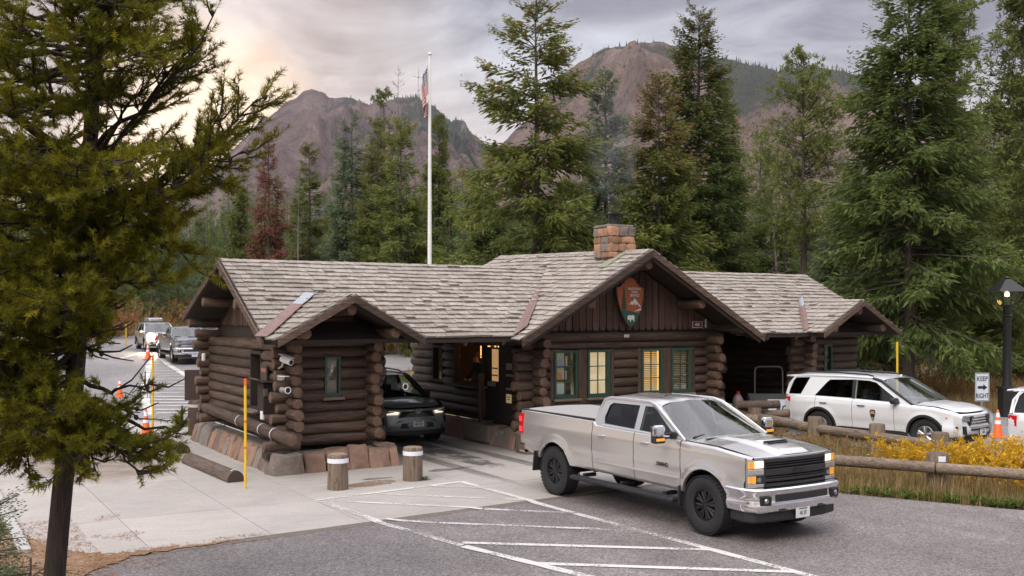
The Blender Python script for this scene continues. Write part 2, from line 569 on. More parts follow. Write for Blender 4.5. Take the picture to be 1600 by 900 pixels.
def soil_mat(name, ca, cb, cc, scale=1.0):
    m, nt, b, out = new_mat(name)
    tc = nd(nt, 'ShaderNodeTexCoord').outputs['Object']
    n1 = nd(nt, 'ShaderNodeTexNoise', {'Vector': tc, 'Scale': 0.35 * scale, 'Detail': 8.0, 'Roughness': 0.65})
    n2 = nd(nt, 'ShaderNodeTexNoise', {'Vector': tc, 'Scale': 14.0 * scale, 'Detail': 6.0, 'Roughness': 0.7})
    c = ramp(nt, math_(nt, 'ADD', math_(nt, 'MULTIPLY', n1.outputs[0], .6), math_(nt, 'MULTIPLY', n2.outputs[0], .4)), ((0.36, ca), (0.5, cb), (0.64, cc)))
    setc(nt, b, 'Base Color', c)
    b.inputs['Roughness'].default_value = 0.95
    b.inputs['Specular IOR Level'].default_value = 0.1
    bp = nd(nt, 'ShaderNodeBump', {'Height': n2.outputs[0], 'Strength': 0.8, 'Distance': 0.03})
    nt.links.new(bp.outputs[0], b.inputs['Normal'])
    return m


def paint_mat(name, wear):
    m, nt, b, out = new_mat(name)
    tc = nd(nt, 'ShaderNodeTexCoord').outputs['Object']
    n = nd(nt, 'ShaderNodeTexNoise', {'Vector': tc, 'Scale': 26.0, 'Detail': 6.0, 'Roughness': 0.75})
    n2 = nd(nt, 'ShaderNodeTexNoise', {'Vector': tc, 'Scale': 1.1, 'Detail': 3.0})
    f = math_(nt, 'ADD', math_(nt, 'MULTIPLY', n.outputs[0], .6), math_(nt, 'MULTIPLY', n2.outputs[0], .4))
    b.inputs['Base Color'].default_value = (0.60, 0.575, 0.54, 1)
    b.inputs['Roughness'].default_value = 0.6
    tp = nd(nt, 'ShaderNodeBsdfTransparent')
    ms = nd(nt, 'ShaderNodeMixShader', {0: ramp(nt, f, ((wear, 1.0), (wear + .05, 0.0))), 1: b.outputs[0], 2: tp.outputs[0]})
    nt.links.new(ms.outputs[0], out.inputs[0])
    return m


M['asphalt'] = asphalt_mat('worn_asphalt', (0.168, 0.147, 0.141))
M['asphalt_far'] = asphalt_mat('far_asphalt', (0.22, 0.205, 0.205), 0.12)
M['concrete'] = concrete_mat('broom_concrete', (0.375, 0.325, 0.28))
M['joint'] = plain('joint_filler', (0.15, 0.125, 0.10), 0.95, var=0.4)
M['soil'] = soil_mat('forest_floor', (0.10, 0.075, 0.045), (0.17, 0.135, 0.075), (0.24, 0.19, 0.10))
M['litter_soil'] = soil_mat('needle_litter_soil', (0.17, 0.095, 0.06), (0.27, 0.165, 0.10), (0.40, 0.31, 0.23), 2.0)
M['paint'] = paint_mat('road_paint', 0.43)
M['paint_worn'] = paint_mat('worn_road_paint', 0.475)
M['curbpaint'] = plain('painted_kerb_white', (0.40, 0.38, 0.35), 0.7, var=0.2, scale=8)

# one ground sheet to the horizon, rows square to the slope
dv = np.concatenate([-np.geomspace(3000, 10, 12), [0, 20, 40, 64, 90], np.linspace(110, 420, 14), np.geomspace(450, 6500, 16)])
lv = np.concatenate([-np.geomspace(5500, 12, 14), np.linspace(-8, 8, 5), np.geomspace(12, 5500, 14)])
P = np.zeros((len(dv), len(lv), 3))
for i, d in enumerate(dv):
    for j, l in enumerate(lv):
        X, Y = d * SX + l * CX, d * CX - l * SX
        P[i, j] = X, Y, gz(X, Y) - 0.03
g = MB(); g.grid(P, flip=True); g.build('ground', M['soil'], kind='structure')


def sheet(name, poly, mat, z, step=None):
    """a horizontal polygon laid on the ground; subdivided where the ground bends"""
    bm = bmesh.new()
    f = bm.faces.new([bm.verts.new((x, y, 0)) for x, y in poly])
    if step:
        for d in step:
            bmesh.ops.bisect_plane(bm, geom=bm.verts[:] + bm.edges[:] + bm.faces[:], plane_co=(d * SX, d * CX, 0), plane_no=(SX, CX, 0))
    bmesh.ops.triangulate(bm, faces=bm.faces[:])
    bmesh.ops.recalc_face_normals(bm, faces=bm.faces[:])
    for v in bm.verts:
        v.co.z = gz(v.co.x, v.co.y) + z
    for f in bm.faces:
        f.normal_update()
        if f.normal.z < 0: f.normal_flip()
    me = bpy.data.meshes.new(name)
    bm.to_mesh(me); bm.free()
    me.materials.append(mat)
    o = bpy.data.objects.new(name, me); C.objects.link(o)
    o['kind'] = 'structure'
    return o


BEND = (40, 64, 90)


def near_edge(x):           # where the concrete apron meets the asphalt
    return 14.62 + (x - 2.5) * 0.083


# asphalt in front, up to the verge on the right
sheet('asphalt_road', [(-14, -14), (26, -14), (22, 2), (18.2, 7.6), (16.5, 9.6), (15.9, 10.6), (15.35, 11.7), (14.75, 12.9), (14.45, 14.2), (14.6, 16.2),
                       (14.2, 16.2), (9.0, 15.4), (2.2, 14.8), (1.2, 13.6), (0.6, 12.3), (-1.5, 11.6), (-14, 9.0)], M['asphalt'], 0.0)
# parking lane behind the rail fence on the right
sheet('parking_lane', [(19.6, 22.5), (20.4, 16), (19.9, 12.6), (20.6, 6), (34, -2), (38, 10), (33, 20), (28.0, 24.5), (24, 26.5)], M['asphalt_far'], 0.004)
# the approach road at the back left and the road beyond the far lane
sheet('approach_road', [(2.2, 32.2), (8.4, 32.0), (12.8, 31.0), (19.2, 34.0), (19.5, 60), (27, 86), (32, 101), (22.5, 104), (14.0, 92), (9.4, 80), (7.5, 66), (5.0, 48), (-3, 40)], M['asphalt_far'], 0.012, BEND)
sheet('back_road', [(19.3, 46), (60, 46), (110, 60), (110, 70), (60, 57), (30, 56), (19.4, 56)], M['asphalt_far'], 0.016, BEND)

# concrete apron: a bed and separate slabs with open joints
pad = MB()
pad.flat([[(1.45, 14.4), (2.0, 14.35), (6.4, 14.75), (14.4, 15.5), (14.6, 16.4), (14.2, 32.6), (4.2, 32.8), (2.3, 30.0), (1.6, 26), (1.45, 22)]], lambda x, y: (x, y, 0.003))
pad = pad.build('concrete_apron', M['joint'], kind='structure')
xs = [1.5, 2.95, 4.7, 6.2, 9.28, 12.7, 14.5]
for i in range(len(xs) - 1):
    x0, x1 = xs[i] + .005, xs[i + 1] - .005
    ys = [0, 17.15, 20.6, 24.2, 28.4, 32.6] if x1 < 6.3 else [0, 17.05, 18.72, 22.0, 25.3, 28.9, 32.4]
    for k in range(len(ys) - 1):
        y0, y1 = ys[k] + .005, ys[k + 1] - .005
        if k == 0:
            q = [(x0, near_edge(x0)), ((x0 + x1) / 2, near_edge((x0 + x1) / 2) + random.uniform(-.03, .03)), (x1, near_edge(x1)), (x1, y1), (x0, y1)]
        else:
            q = [(x0, y0), (x1, y0), (x1, y1), (x0, y1)]
        if i == 0:      # the left edge bends round to the back
            q = [(max(a, 1.5 + max(0, b - 24) ** 1.5 * .07), b) for a, b in q]
        b = MB()
        b.prism(q, -0.01, 0.011 + random.uniform(0, .003))
        b.build('concrete_slab', M['concrete'], pad)

# white edging strip at the left of the apron
k = MB()
for y0, y1 in ((15.35, 17.2), (17.23, 19.2), (19.23, 21.4)):
    k.bbox((1.42 - (y0 - 15) * .0, (y0 + y1) / 2, 0.03), (0.16, y1 - y0, 0.1), 0.015)
k.build('kerb', M['curbpaint'], kind='structure')


ZJ = [0.0]


def painted(a, b, w, z, mat='paint', n=None):
    ZJ[0] = (ZJ[0] + .0007) % .0055
    a, b = Vector((*a, 0)), Vector((*b, 0))
    d = (b - a); L = d.length; d.normalize(); s = Vector((-d.y, d.x, 0)) * w / 2
    n = n or max(1, int(L / 0.25))
    m = MB(); rows = []
    for i in range(n + 1):
        p = a + d * L * i / n
        j = random.uniform(.86, 1.1)
        zz = gz(p.x, p.y) + (z if z > .02 else .0185 if p.y > near_edge(p.x) - .02 else .005) + ZJ[0]
        rows.append([(p.x - s.x * j, p.y - s.y * j, zz), (p.x + s.x * j, p.y + s.y * j, zz)])
    m.grid(rows, flip=True)
    o = m.build('painted_line', M[mat], kind='structure')
    for p in o.data.polygons:
        pass
    return o


ZP = 0.019
for a, b, w, mt in (
    ((6.24, 17.1), (9.33, 17.54), .115, 'paint'), ((9.33, 17.54), (9.50, 13.9), .115, 'paint'), ((9.50, 13.85), (9.80, 8.6), .115, 'paint'),
    ((6.24, 17.1), (6.44, 14.81), .13, 'paint_worn'), ((6.44, 14.77), (6.80, 12.75), .11, 'paint_worn'), ((6.80, 12.7), (7.45, 10.0), .12, 'paint'),
    ((8.62, 17.36), (9.33, 16.72), .085, 'paint'), ((7.37, 17.14), (9.40, 15.28), .10, 'paint_worn'), ((6.42, 16.93), (8.38, 14.98), .095, 'paint'),
    ((8.40, 14.95), (9.47, 13.92), .095, 'paint_worn'), ((6.62, 14.98), (7.20, 14.35), .09, 'paint_worn'), ((7.22, 14.33), (9.60, 12.22), .095, 'paint_worn'),
    ((6.89, 12.90), (9.68, 10.72), .105, 'paint'), ((7.12, 11.35), (9.76, 9.25), .105, 'paint'), ((7.35, 10.1), (9.8, 8.2), .105, 'paint')):
    painted(a, b, w * 1.25, ZP, mt)

def stain_mat(name, col, thr, sc_, soft=.12, stretch=(1, 1, 1), opac=.28):
    m, nt, b, out = new_mat(name)
    tc = nd(nt, 'ShaderNodeTexCoord')
    mp = nd(nt, 'ShaderNodeMapping', {'Vector': tc.outputs['Object'], 'Scale': stretch})
    n = nd(nt, 'ShaderNodeTexNoise', {'Vector': mp.outputs[0], 'Scale': sc_, 'Detail': 8.0, 'Roughness': 0.7})
    g = nd(nt, 'ShaderNodeSeparateXYZ', {0: tc.outputs['Generated']})
    ex = math_(nt, 'MULTIPLY', math_(nt, 'MULTIPLY', g.outputs[0], math_(nt, 'SUBTRACT', 1.0, g.outputs[0])), math_(nt, 'MULTIPLY', g.outputs[1], math_(nt, 'SUBTRACT', 1.0, g.outputs[1])))
    f = math_(nt, 'MULTIPLY', n.outputs[0], math_(nt, 'MINIMUM', math_(nt, 'MULTIPLY', ex, 26.0), 1.0))
    setc(nt, b, 'Base Color', col)
    b.inputs['Roughness'].default_value = .8
    tp = nd(nt, 'ShaderNodeBsdfTransparent')
    ms = nd(nt, 'ShaderNodeMixShader', {0: math_(nt, 'MULTIPLY', ramp(nt, f, ((thr, 0.0), (thr + soft, 1.0))), opac), 1: tp.outputs[0], 2: b.outputs[0]})
    nt.links.new(ms.outputs[0], out.inputs[0])
    return m


def stain(name, c, d, rz, mat, z=.0165):
    m = MB(); m.box((0, 0, 0), (d[0], d[1], .0004)); o = m.build(name, mat, kind='structure')
    o.location = (c[0], c[1], z); o.rotation_euler = (0, 0, rz)


rust = stain_mat('rust_stain', (.30, .15, .06), .34, 1.6)
oil = stain_mat('oil_stain', (.05, .045, .042), .40, 1.3)
tyre = stain_mat('tyre_darkening', (.11, .10, .095), .30, 1.2, .3, (3, .25, 1))
stain('rust_stain', (7.75, 18.25), (1.5, .7), .3, rust)
stain('damp_stain', (8.1, 18.75), (1.0, .35), .1, oil)
stain('damp_stain', (9.9, 19.1), (1.6, .5), .2, oil)
for x in (10.15, 11.75):
    stain('tyre_track', (x, 21.5), (.5, 13.0), 0, tyre)
stain('oil_stain', (10.9, 22.0), (1.2, 9.0), 0, oil)
stain('dirt_stain', (3.4, 24.5), (3.2, 9.0), .1, stain_mat('dust_stain', (.27, .19, .13), .22, .8, .4, opac=.3))

# chevron island on the approach road
HL = [(6.75, 33.9), (7.6, 38.8), (9.04, 46.4), (11.1, 55.9), (12.2, 60.0), (12.55, 60.9)]
HR = [(12.55, 60.9), (12.5, 59.6), (11.95, 55.4), (11.3, 47.4), (11.3, 40.0), (11.3, 33.0)]
for q in (HL, HR):
    for a, b in zip(q[:-1], q[1:]):
        painted(a, b, .30, .022)
def at_depth(q, d):
    ds = [p[0] * SX + p[1] * CX for p in q]
    if ds[0] > ds[-1]: q, ds = q[::-1], ds[::-1]
    return float(np.interp(d, ds, [p[0] for p in q])), float(np.interp(d, ds, [p[1] for p in q]))
for d in np.arange(33.4, 56.5, 1.3):
    a, b = at_depth(HL, d), at_depth(HR, d)
    painted((a[0] + .2, a[1] - .12), (b[0] - .2, b[1] + .12), .26, .027)
painted((6.9, 32.4), (11.9, 31.4), .16, .024)
painted((10.2, 60), (12.4, 64), .3, .022)
painted((3.5, 44.5), (6.2, 49), .22, .022)

# needle litter and dust at the left corner of the apron
lit = MB()
pts = []
edge = [(-3, 11.2), (0.6, 11.9), (1.5, 13.0), (2.1, 13.9), (2.7, 14.45), (3.4, 14.62), (4.1, 14.69), (4.1, 14.74), (3.2, 14.74), (2.5, 14.74), (2.1, 15.0), (1.85, 15.6), (1.7, 16.2), (1.4, 16.6), (1.2, 17.0), (1.15, 20.5), (1.0, 24), (-6, 26)]
for a, b in zip(edge, edge[1:] + edge[:1]):
    L = math.dist(a, b); n = max(1, int(L / 0.05)) if L < 6 else 1
    for i in range(n):
        t = i / n
        j = .07 if L < 6 else 0
        pts.append((a[0] + (b[0] - a[0]) * t + random.uniform(-j, j), a[1] + (b[1] - a[1]) * t + random.uniform(-j, j)))
lit.flat([pts], lambda x, y: (x, y, 0.0165))
lit.build('litter_ground', M['litter_soil'], kind='structure')
n = 9000
lx_ = rng.uniform(0.2, 4.6, n); ly = rng.uniform(12.0, 17.6, n)
dd = np.array([noise.noise((a * 1.6, b * 1.6, 2)) for a, b in zip(lx_, ly)])
edge_d = np.abs(ly - (14.62 + (lx_ - 2.5) * .083))
keep = ((lx_ < 2.3) & (ly > 12.3)) | ((edge_d < .22 + .1 * dd) & (lx_ < 4.6) & (lx_ > 2)) | ((dd > .28) & (lx_ < 3.1))
lx_, ly = lx_[keep], ly[keep]
n = len(lx_); an = rng.uniform(0, 6.28, n); L = rng.uniform(.03, .075, n)
c = np.stack([lx_, ly, np.full(n, .024)], 1)
d = np.stack([np.cos(an) * L / 2, np.sin(an) * L / 2, rng.uniform(-.004, .01, n)], 1)
s = np.stack([-np.sin(an), np.cos(an), np.zeros(n)], 1) * 0.004
V = np.stack([c - d - s, c - d + s, c + d + s, c + d - s], 1).reshape(-1, 3)
M['litter'] = leafmat('dry_needles', (0.16, 0.06, 0.03), (0.36, 0.17, 0.08), (0.48, 0.32, 0.18), 0.05)
np_mesh('needle_litter', V, np.arange(4 * n).reshape(-1, 4), M['litter'], tint=np.repeat(rng.random(n), 4), kind='stuff')

# ---------------------------------------------------------------- mountains
def rock_mat(name, a, b_, c, forest):
    m, nt, b, out = new_mat(name)
    tc = nd(nt, 'ShaderNodeTexCoord').outputs['Object']
    n1 = nd(nt, 'ShaderNodeTexNoise', {'Vector': tc, 'Scale': 0.006, 'Detail': 10.0, 'Roughness': 0.7, 'Distortion': 0.5})
    n2 = nd(nt, 'ShaderNodeTexNoise', {'Vector': tc, 'Scale': 0.05, 'Detail': 6.0, 'Roughness': 0.7})
    at = nd(nt, 'ShaderNodeAttribute', attribute_name='tint')
    col = ramp(nt, n1.outputs[0], ((0.34, a), (0.5, b_), (0.66, c)))
    col = mix(nt, 0.35, col, ramp(nt, n2.outputs[0], ((0.35, tuple(x * .45 for x in a)), (0.65, c))))
    f = math_(nt, 'ADD', at.outputs['Fac'], math_(nt, 'MULTIPLY', math_(nt, 'SUBTRACT', n2.outputs[0], .5), 0.9))
    col = mix(nt, ramp(nt, f, ((0.48, 0.0), (0.6, 0.85))), col, forest)
    setc(nt, b, 'Base Color', col)
    b.inputs['Roughness'].default_value = 0.95
    b.inputs['Specular IOR Level'].default_value = 0.05
    bp = nd(nt, 'ShaderNodeBump', {'Height': n2.outputs[0], 'Strength': 1.0, 'Distance': 16.0})
    nt.links.new(bp.outputs[0], b.inputs['Normal'])
    return m


def mountain(name, sil, Dr, D0, D1, seed, mat, forest_fn, rough, ntrees, a0, a1):
    """a ridge whose crest has the given bearing (lateral/forward) and height; spurs and gullies run down from it"""
    na, nb = 520, 110
    A = np.linspace(a0, a1, na)
    T = np.concatenate([np.linspace(0, 1, 84), np.linspace(1, 1.9, nb - 84 + 1)[1:]])
    sa = np.array([s[0] for s in sil]); sh = np.array([s[1] for s in sil])
    H = np.interp(A, sa, sh)
    P = np.zeros((na, nb, 3)); F = np.zeros((na, nb))
    for i, a in enumerate(A):
        jag = noise.fractal(Vector((a * 60, seed, 0)), 1, 2, 6) * 8 * rough
        Hr = H[i] * Dr + jag
        warp = noise.noise(Vector((a * 6, seed * 3, 1))) * .08
        for j, t in enumerate(T):
            d = D0 + (Dr - D0) * t + warp * (Dr - D0) * min(t, 1) * (1 - min(t, 1)) * 2
            l = a * Dr * (0.75 + 0.25 * min(t, 1.2)) if False else a * d
            X, Y = d * SX + l * CX, d * CX - l * SX
            if t <= 1:
                s = t ** 1.25
                spur = noise.ridged_multi_fractal(Vector((l / 330 + t * .35, t * .75, seed)), 0.9, 2.1, 6, 1.0, 2.0) - 1.1
                fine = noise.fractal(Vector((X / 60, Y / 60, seed)), 1, 2, 5)
                env = min(1, (1 - t) * 5.0) * min(1, t * 3)
                z = Hr * s + env * (spur * 0.155 * Hr + fine * 26) * rough
            else:
                u = (t - 1) / .9
                z = Hr * (1 - u * u * .9) - u * 60
            P[i, j] = X, Y, z
            F[i, j] = forest_fn(a, t, z, noise.fractal(Vector((X / 260, Y / 260, seed + 4)), 1, 2, 5))
    idx = np.arange(na * nb).reshape(na, nb)
    Fq = np.stack([idx[:-1, :-1], idx[:-1, 1:], idx[1:, 1:], idx[1:, :-1]], -1).reshape(-1, 4)[:, ::-1]
    o = np_mesh(name, P.reshape(-1, 3), Fq, mat, tint=F.ravel(), smooth=True, kind='structure')
    # conifers on it, too small to tell apart
    r = np.random.default_rng(seed)
    ii = r.integers(0, na - 1, ntrees * 12); jj = r.integers(20, 88, ntrees * 12)
    fi, fj = r.random(len(ii)), r.random(len(ii))
    base = (P[ii, jj].T * (1 - fi) + P[ii + 1, jj].T * fi).T
    base2 = (P[ii, jj + 1].T * (1 - fi) + P[ii + 1, jj + 1].T * fi).T
    base = (base.T * (1 - fj) + base2.T * fj).T
    f = F[ii, jj]
    base = base[f + r.uniform(-.25, .25, len(f)) > .55][:ntrees]
    h = r.uniform(4, 15, len(base)); w = h * r.uniform(.13, .2, len(base))
    V = []; ang = np.arange(5) * 2 * math.pi / 5
    tip = base + np.stack([0 * h, 0 * h, h], 1)
    ring = base[:, None, :] + np.stack([np.cos(ang)[None] * w[:, None], np.sin(ang)[None] * w[:, None], np.full((len(h), 5), -1.0)], -1)
    V = np.concatenate([tip[:, None, :], ring], 1).reshape(-1, 3)
    b = np.arange(len(h))[:, None] * 6
    tri = np.concatenate([np.stack([b[:, 0], b[:, 0] + 1 + k, b[:, 0] + 1 + (k + 1) % 5], 1) for k in range(5)])
    np_mesh(name + '_forest', V, tri, M['far_forest'], tint=np.repeat(r.random(len(h)), 6), kind='stuff')


def px_sil(pts, z0=3.3):
    return [((x - 800) / 1587, (490 - y) / 1587) for x, y in pts]


M['far_forest'] = leafmat('far_forest_needles', (0.022, 0.035, 0.024), (0.05, 0.066, 0.04), None, 0.1)
left_sil = px_sil([(-900, 340), (-100, 335), (100, 330), (250, 300), (300, 285), (330, 262), (352, 240), (385, 212), (405, 190), (412, 179), (420, 182), (440, 165), (462, 150), (475, 141), (487, 137), (500, 141), (515, 149), (535, 150), (555, 155), (580, 162), (600, 160), (620, 152), (635, 149), (650, 152), (670, 165), (690, 180), (705, 190), (725, 195), (745, 215), (770, 240), (800, 262), (1000, 330), (1300, 380)])
right_sil = px_sil([(500, 380), (700, 285), (780, 225), (830, 178), (860, 140), (885, 108), (905, 95), (930, 80), (955, 72), (980, 68), (1000, 65), (1030, 63), (1060, 68), (1085, 78), (1110, 86), (1140, 90), (1165, 98), (1200, 106), (1230, 108), (1260, 101), (1290, 104), (1340, 115), (1400, 135), (1480, 160), (1560, 185), (1650, 200), (1900, 235), (2600, 300)])


def fl(a, t, z, n):
    x = 800 + a * 1587
    f = 0.25 + n * .55
    f += 0.5 * math.exp(-((x - 565) / 60) ** 2) * math.exp(-((t - .97) / .1) ** 2)
    f += 0.5 * math.exp(-((x - 690) / 60) ** 2) * (t > .6)
    f -= 0.4 * math.exp(-((x - 420) / 70) ** 2)
    return f


def fr(a, t, z, n):
    x = 800 + a * 1587
    f = 0.22 + n * .5
    if t > .93: f += .42 if x > 930 else .1
    f += 0.55 * float(np.interp(x, [1100, 1160, 1340, 1700], [0, .9, 1.1, 1.0])) * float(np.interp(t, [.7, .85], [0, 1]))
    f += .5 * float(np.interp(t, [.1, .35], [1, 0]))
    return f


M['rock_left'] = rock_mat('mauve_rock', (0.070, 0.050, 0.052), (0.145, 0.102, 0.098), (0.235, 0.172, 0.155), (0.035, 0.045, 0.036))
M['rock_right'] = rock_mat('tan_rock', (0.090, 0.060, 0.053), (0.165, 0.116, 0.097), (0.26, 0.19, 0.155), (0.035, 0.045, 0.034))
mountain('mountain', left_sil, 3000, 700, 4500, 5, M['rock_left'], fl, 1.0, 2600, -0.75, 0.35)
mountain('mountain', right_sil, 2300, 500, 3800, 9, M['rock_right'], fr, 0.8, 4200, -0.2, 1.1)

# the air between here and the mountains
hz = MB(); hz.box((0, 0, 0), (15000, 15000, 790)); hz = hz.build('haze', None, kind='stuff')
hz.data.materials.clear()
hz.location = (0, 0, 390 - 1.2)
mh = bpy.data.materials.new('haze_air'); mh.use_nodes = True; mh.node_tree.nodes.clear()
hv = nd(mh.node_tree, 'ShaderNodeVolumePrincipled', {'Color': (0.82, 0.84, 0.96, 1), 'Density': HAZE, 'Anisotropy': 0.0})
ho = nd(mh.node_tree, 'ShaderNodeOutputMaterial', {'Volume': hv.outputs[0]})
hz.data.materials.append(mh)
# ---------------------------------------------------------------- the log station
XM, XK, XR = 15.72, 7.86, 23.1            # centres of office, near kiosk, far kiosk
PITCH, LR = 0.232, 0.122
ST = empty('log_station', (XM, 20.75, 0), 'long dark brown log entrance station with grey shingled gable roofs', 'building')


def log(a, b, r=LR, name='log', parent=ST, axis=None, mats=None, seed=None, flare=0.0, n=13, taper=0.0, hewn=True):
    """a peeled log between two points with slightly uneven girth and axe-cut ends"""
    a, b = Vector(a), Vector(b)
    d = b - a; L = d.length; d.normalize()
    k = max(3, int(L / 0.5) + 2)
    sd_ = random.uniform(0, 100) if seed is None else seed
    up = Vector((0, 0, 1)) if abs(d.z) < .8 else Vector((1, 0, 0))
    s = d.cross(up).normalized(); u = s.cross(d)
    ts = [0.0, min(.02 / L, .1)] + [i / (k - 1) for i in range(1, k - 1)] + [1 - min(.02 / L, .1), 1.0]
    m = MB(); m.smooth = True
    vs = []
    for i, t in enumerate(ts):
        p = a + d * L * t
        p = p + (s * noise.noise((t * L * .7, sd_, 0)) + u * noise.noise((t * L * .7, sd_, 9))) * 0.012
        rr = r * (1 + .11 * noise.noise((t * L * 1.3, sd_, 4))) * (1 - taper * t)
        if i in (0, len(ts) - 1): rr *= .88
        for j in range(n):
            an = 2 * math.pi * j / n
            q = rr * (1 + .085 * noise.noise((math.cos(an) * 1.5 + sd_, math.sin(an) * 1.5, t * L * 1.1)))
            vs.append(p + s * math.cos(an) * q + u * math.sin(an) * q)
    fs = []
    for i in range(len(ts) - 1):
        for j in range(n):
            j2 = (j + 1) % n
            fs.append((i * n + j, i * n + j2, (i + 1) * n + j2, (i + 1) * n + j))
    m.add(vs, fs)
    m.m = 1; m.smooth = False
    for end, base in ((0, 0), (1, (len(ts) - 1) * n)):
        c = (a - d * random.uniform(.005, .045)) if end == 0 else (b + d * random.uniform(.005, .045))
        if hewn:
            c = c + s * random.uniform(-.05, .05) + u * random.uniform(-.05, .05)
        ring = [vs[base + j] for j in range(n)]
        m.add(ring + [c], [((j + 1) % n, j, n) if end == 0 else (j, (j + 1) % n, n) for j in range(n)])
    ax = axis or ('x' if abs(d.x) > .7 else 'y' if abs(d.y) > .7 else 'z')
    return m.build(name, mats or [M['log'][ax], M['log_end']], parent, sharp=40)


def wall(axis, fix, a0, a1, z0, z1, openings=(), e0=(.28, .5), e1=(.28, .5), half=False, caps=None):
    """courses of logs; openings (a0,a1,z0,z1) cut them; e0/e1 how far the ends run past the corners"""
    z = z0 + LR + (PITCH / 2 if half else 0)
    while z < z1:
        segs = [(a0 - random.uniform(*e0), a1 + random.uniform(*e1))]
        for o0, o1, oz0, oz1 in openings:
            if oz0 - .02 < z < oz1 + .02:
                new = []
                for s0, s1 in segs:
                    if o0 > s0 and o1 < s1: new += [(s0, o0), (o1, s1)]
                    else: new.append((s0, s1))
                segs = new
        for s0, s1 in segs:
            if s1 - s0 < .08: continue
            j = random.uniform(-.012, .012)
            if axis == 'x': log((s0, fix + j, z), (s1, fix - j, z), LR * random.uniform(.97, 1.04))
            else: log((fix + j, s0, z), (fix - j, s1, z), LR * random.uniform(.97, 1.04))
        z += PITCH


KF, YF, YB = 0.90, 20.75, 27.0
# near kiosk
wall('x', YF, XK - KF, XK + KF, .50, 2.85, ((7.70, 8.06, 1.52, 2.38),), (.28, .42), (.25, .38))
wall('y', XK - KF, YF, YB, .50, 2.78, ((22.35, 23.2, 1.12, 2.45),), (.42, .62), (.3, .5), half=True)
wall('y', XK + KF, YF, YB, .50, 2.78, ((22.4, 23.5, 1.3, 2.4),), (.35, .6), (.3, .5), half=True)
wall('x', YB, XK - KF, XK + KF, .50, 2.85, (), (.30, .5), (.1, .2))
# far kiosk
wall('x', YF, XR - KF, XR + KF, .50, 2.85, ((22.92, 23.26, 1.5, 2.4),), (.45, .65), (.28, .42))
wall('y', XR - KF, YF, YB, .50, 2.78, (), (.35, .6), (.3, .5), half=True)
# wall across the closed right bay
wall('x', 24.6, XM + 2.85, XR - KF, .05, 2.75, (), (0, .01), (0, .01))
# office
WIN = ((13.56, 14.25), (14.55, 15.24), (16.24, 16.93), (17.22, 17.91))
wall('x', YF, XM - 2.68, XM + 2.83, .50, 1.10, (), (.42, .62), (.4, .6))
wall('x', YF, XM - 2.68, XM + 2.83, 1.10 + .11, 2.42, ((13.44, 15.36, 1, 2.5), (16.12, 18.03, 1, 2.5)), (.42, .62), (.4, .6))
log((12.55, YF - .03, 2.72), (19.0, YF - .03, 2.72), .135)
log((12.75, YF, 2.50), (18.85, YF, 2.50), .10)
wall('y', XM - 2.68, YF, YB, .50, 2.78, ((21.62, 24.75, 1.36, 2.55), (21.62, 23.1, 0.3, 1.4), (25.4, 26.05, 1.36, 2.4)), (.35, .6), (.3, .5), half=True)
wall('y', XM + 2.83, YF, 24.7, .50, 2.78, (), (.35, .6), (.1, .2), half=True)
# eave plates and tie beams over the lanes
for y in (20.35, 26.3):
    log((6.35, y, 2.80), (12.5, y, 2.80), .10)
log((19.2, 20.35, 2.80), (24.6, 20.35, 2.80), .10)
for x in (9.7, 10.8, 11.8, 20.1, 21.2):
    log((x, 20.08, 2.62), (x, 23.3, 4.30), .06, axis='y')

# ---- roofs
RY, RZ = 23.35, 4.47          # wing ridge
EY, EZ = 20.0, 2.72           # wing front eave
BY, BZ = 26.7, 3.20           # wing rear eave
WX0, WX1 = 6.2, 25.05
MF, MB_ = 19.6, 26.95         # office gable front and back
MZ, ME, MH = 4.80, 2.66, 3.72
MRISE = 0.026
KFY, KZ, KE, KH = 19.42, 3.62, 2.74, 1.57
sw = (RZ - EZ) / (RY - EY)
sm_ = (MZ - ME) / MH
sk = (KZ - KE) / KH
LIFT = 0.05


def clip(poly, f):
    out = []
    for i, p in enumerate(poly):
        q = poly[(i + 1) % len(poly)]
        fp, fq = f(p), f(q)
        if fp >= 0: out.append(p)
        if fp * fq < 0:
            t = fp / (fp - fq)
            out.append((p[0] + (q[0] - p[0]) * t, p[1] + (q[1] - p[1]) * t))
    return out


def area(p):
    return abs(sum(p[i - 1][0] * p[i][1] - p[i][0] * p[i - 1][1] for i in range(len(p)))) / 2


RF = empty('roof', (XM, 20.75, 0))
RF.parent = ST; RF.location = (0, 0, 0); ORG[RF.name] = Vector((0, 0, 0))
SH = []          # (distance, polygon of 3-D points, normal)


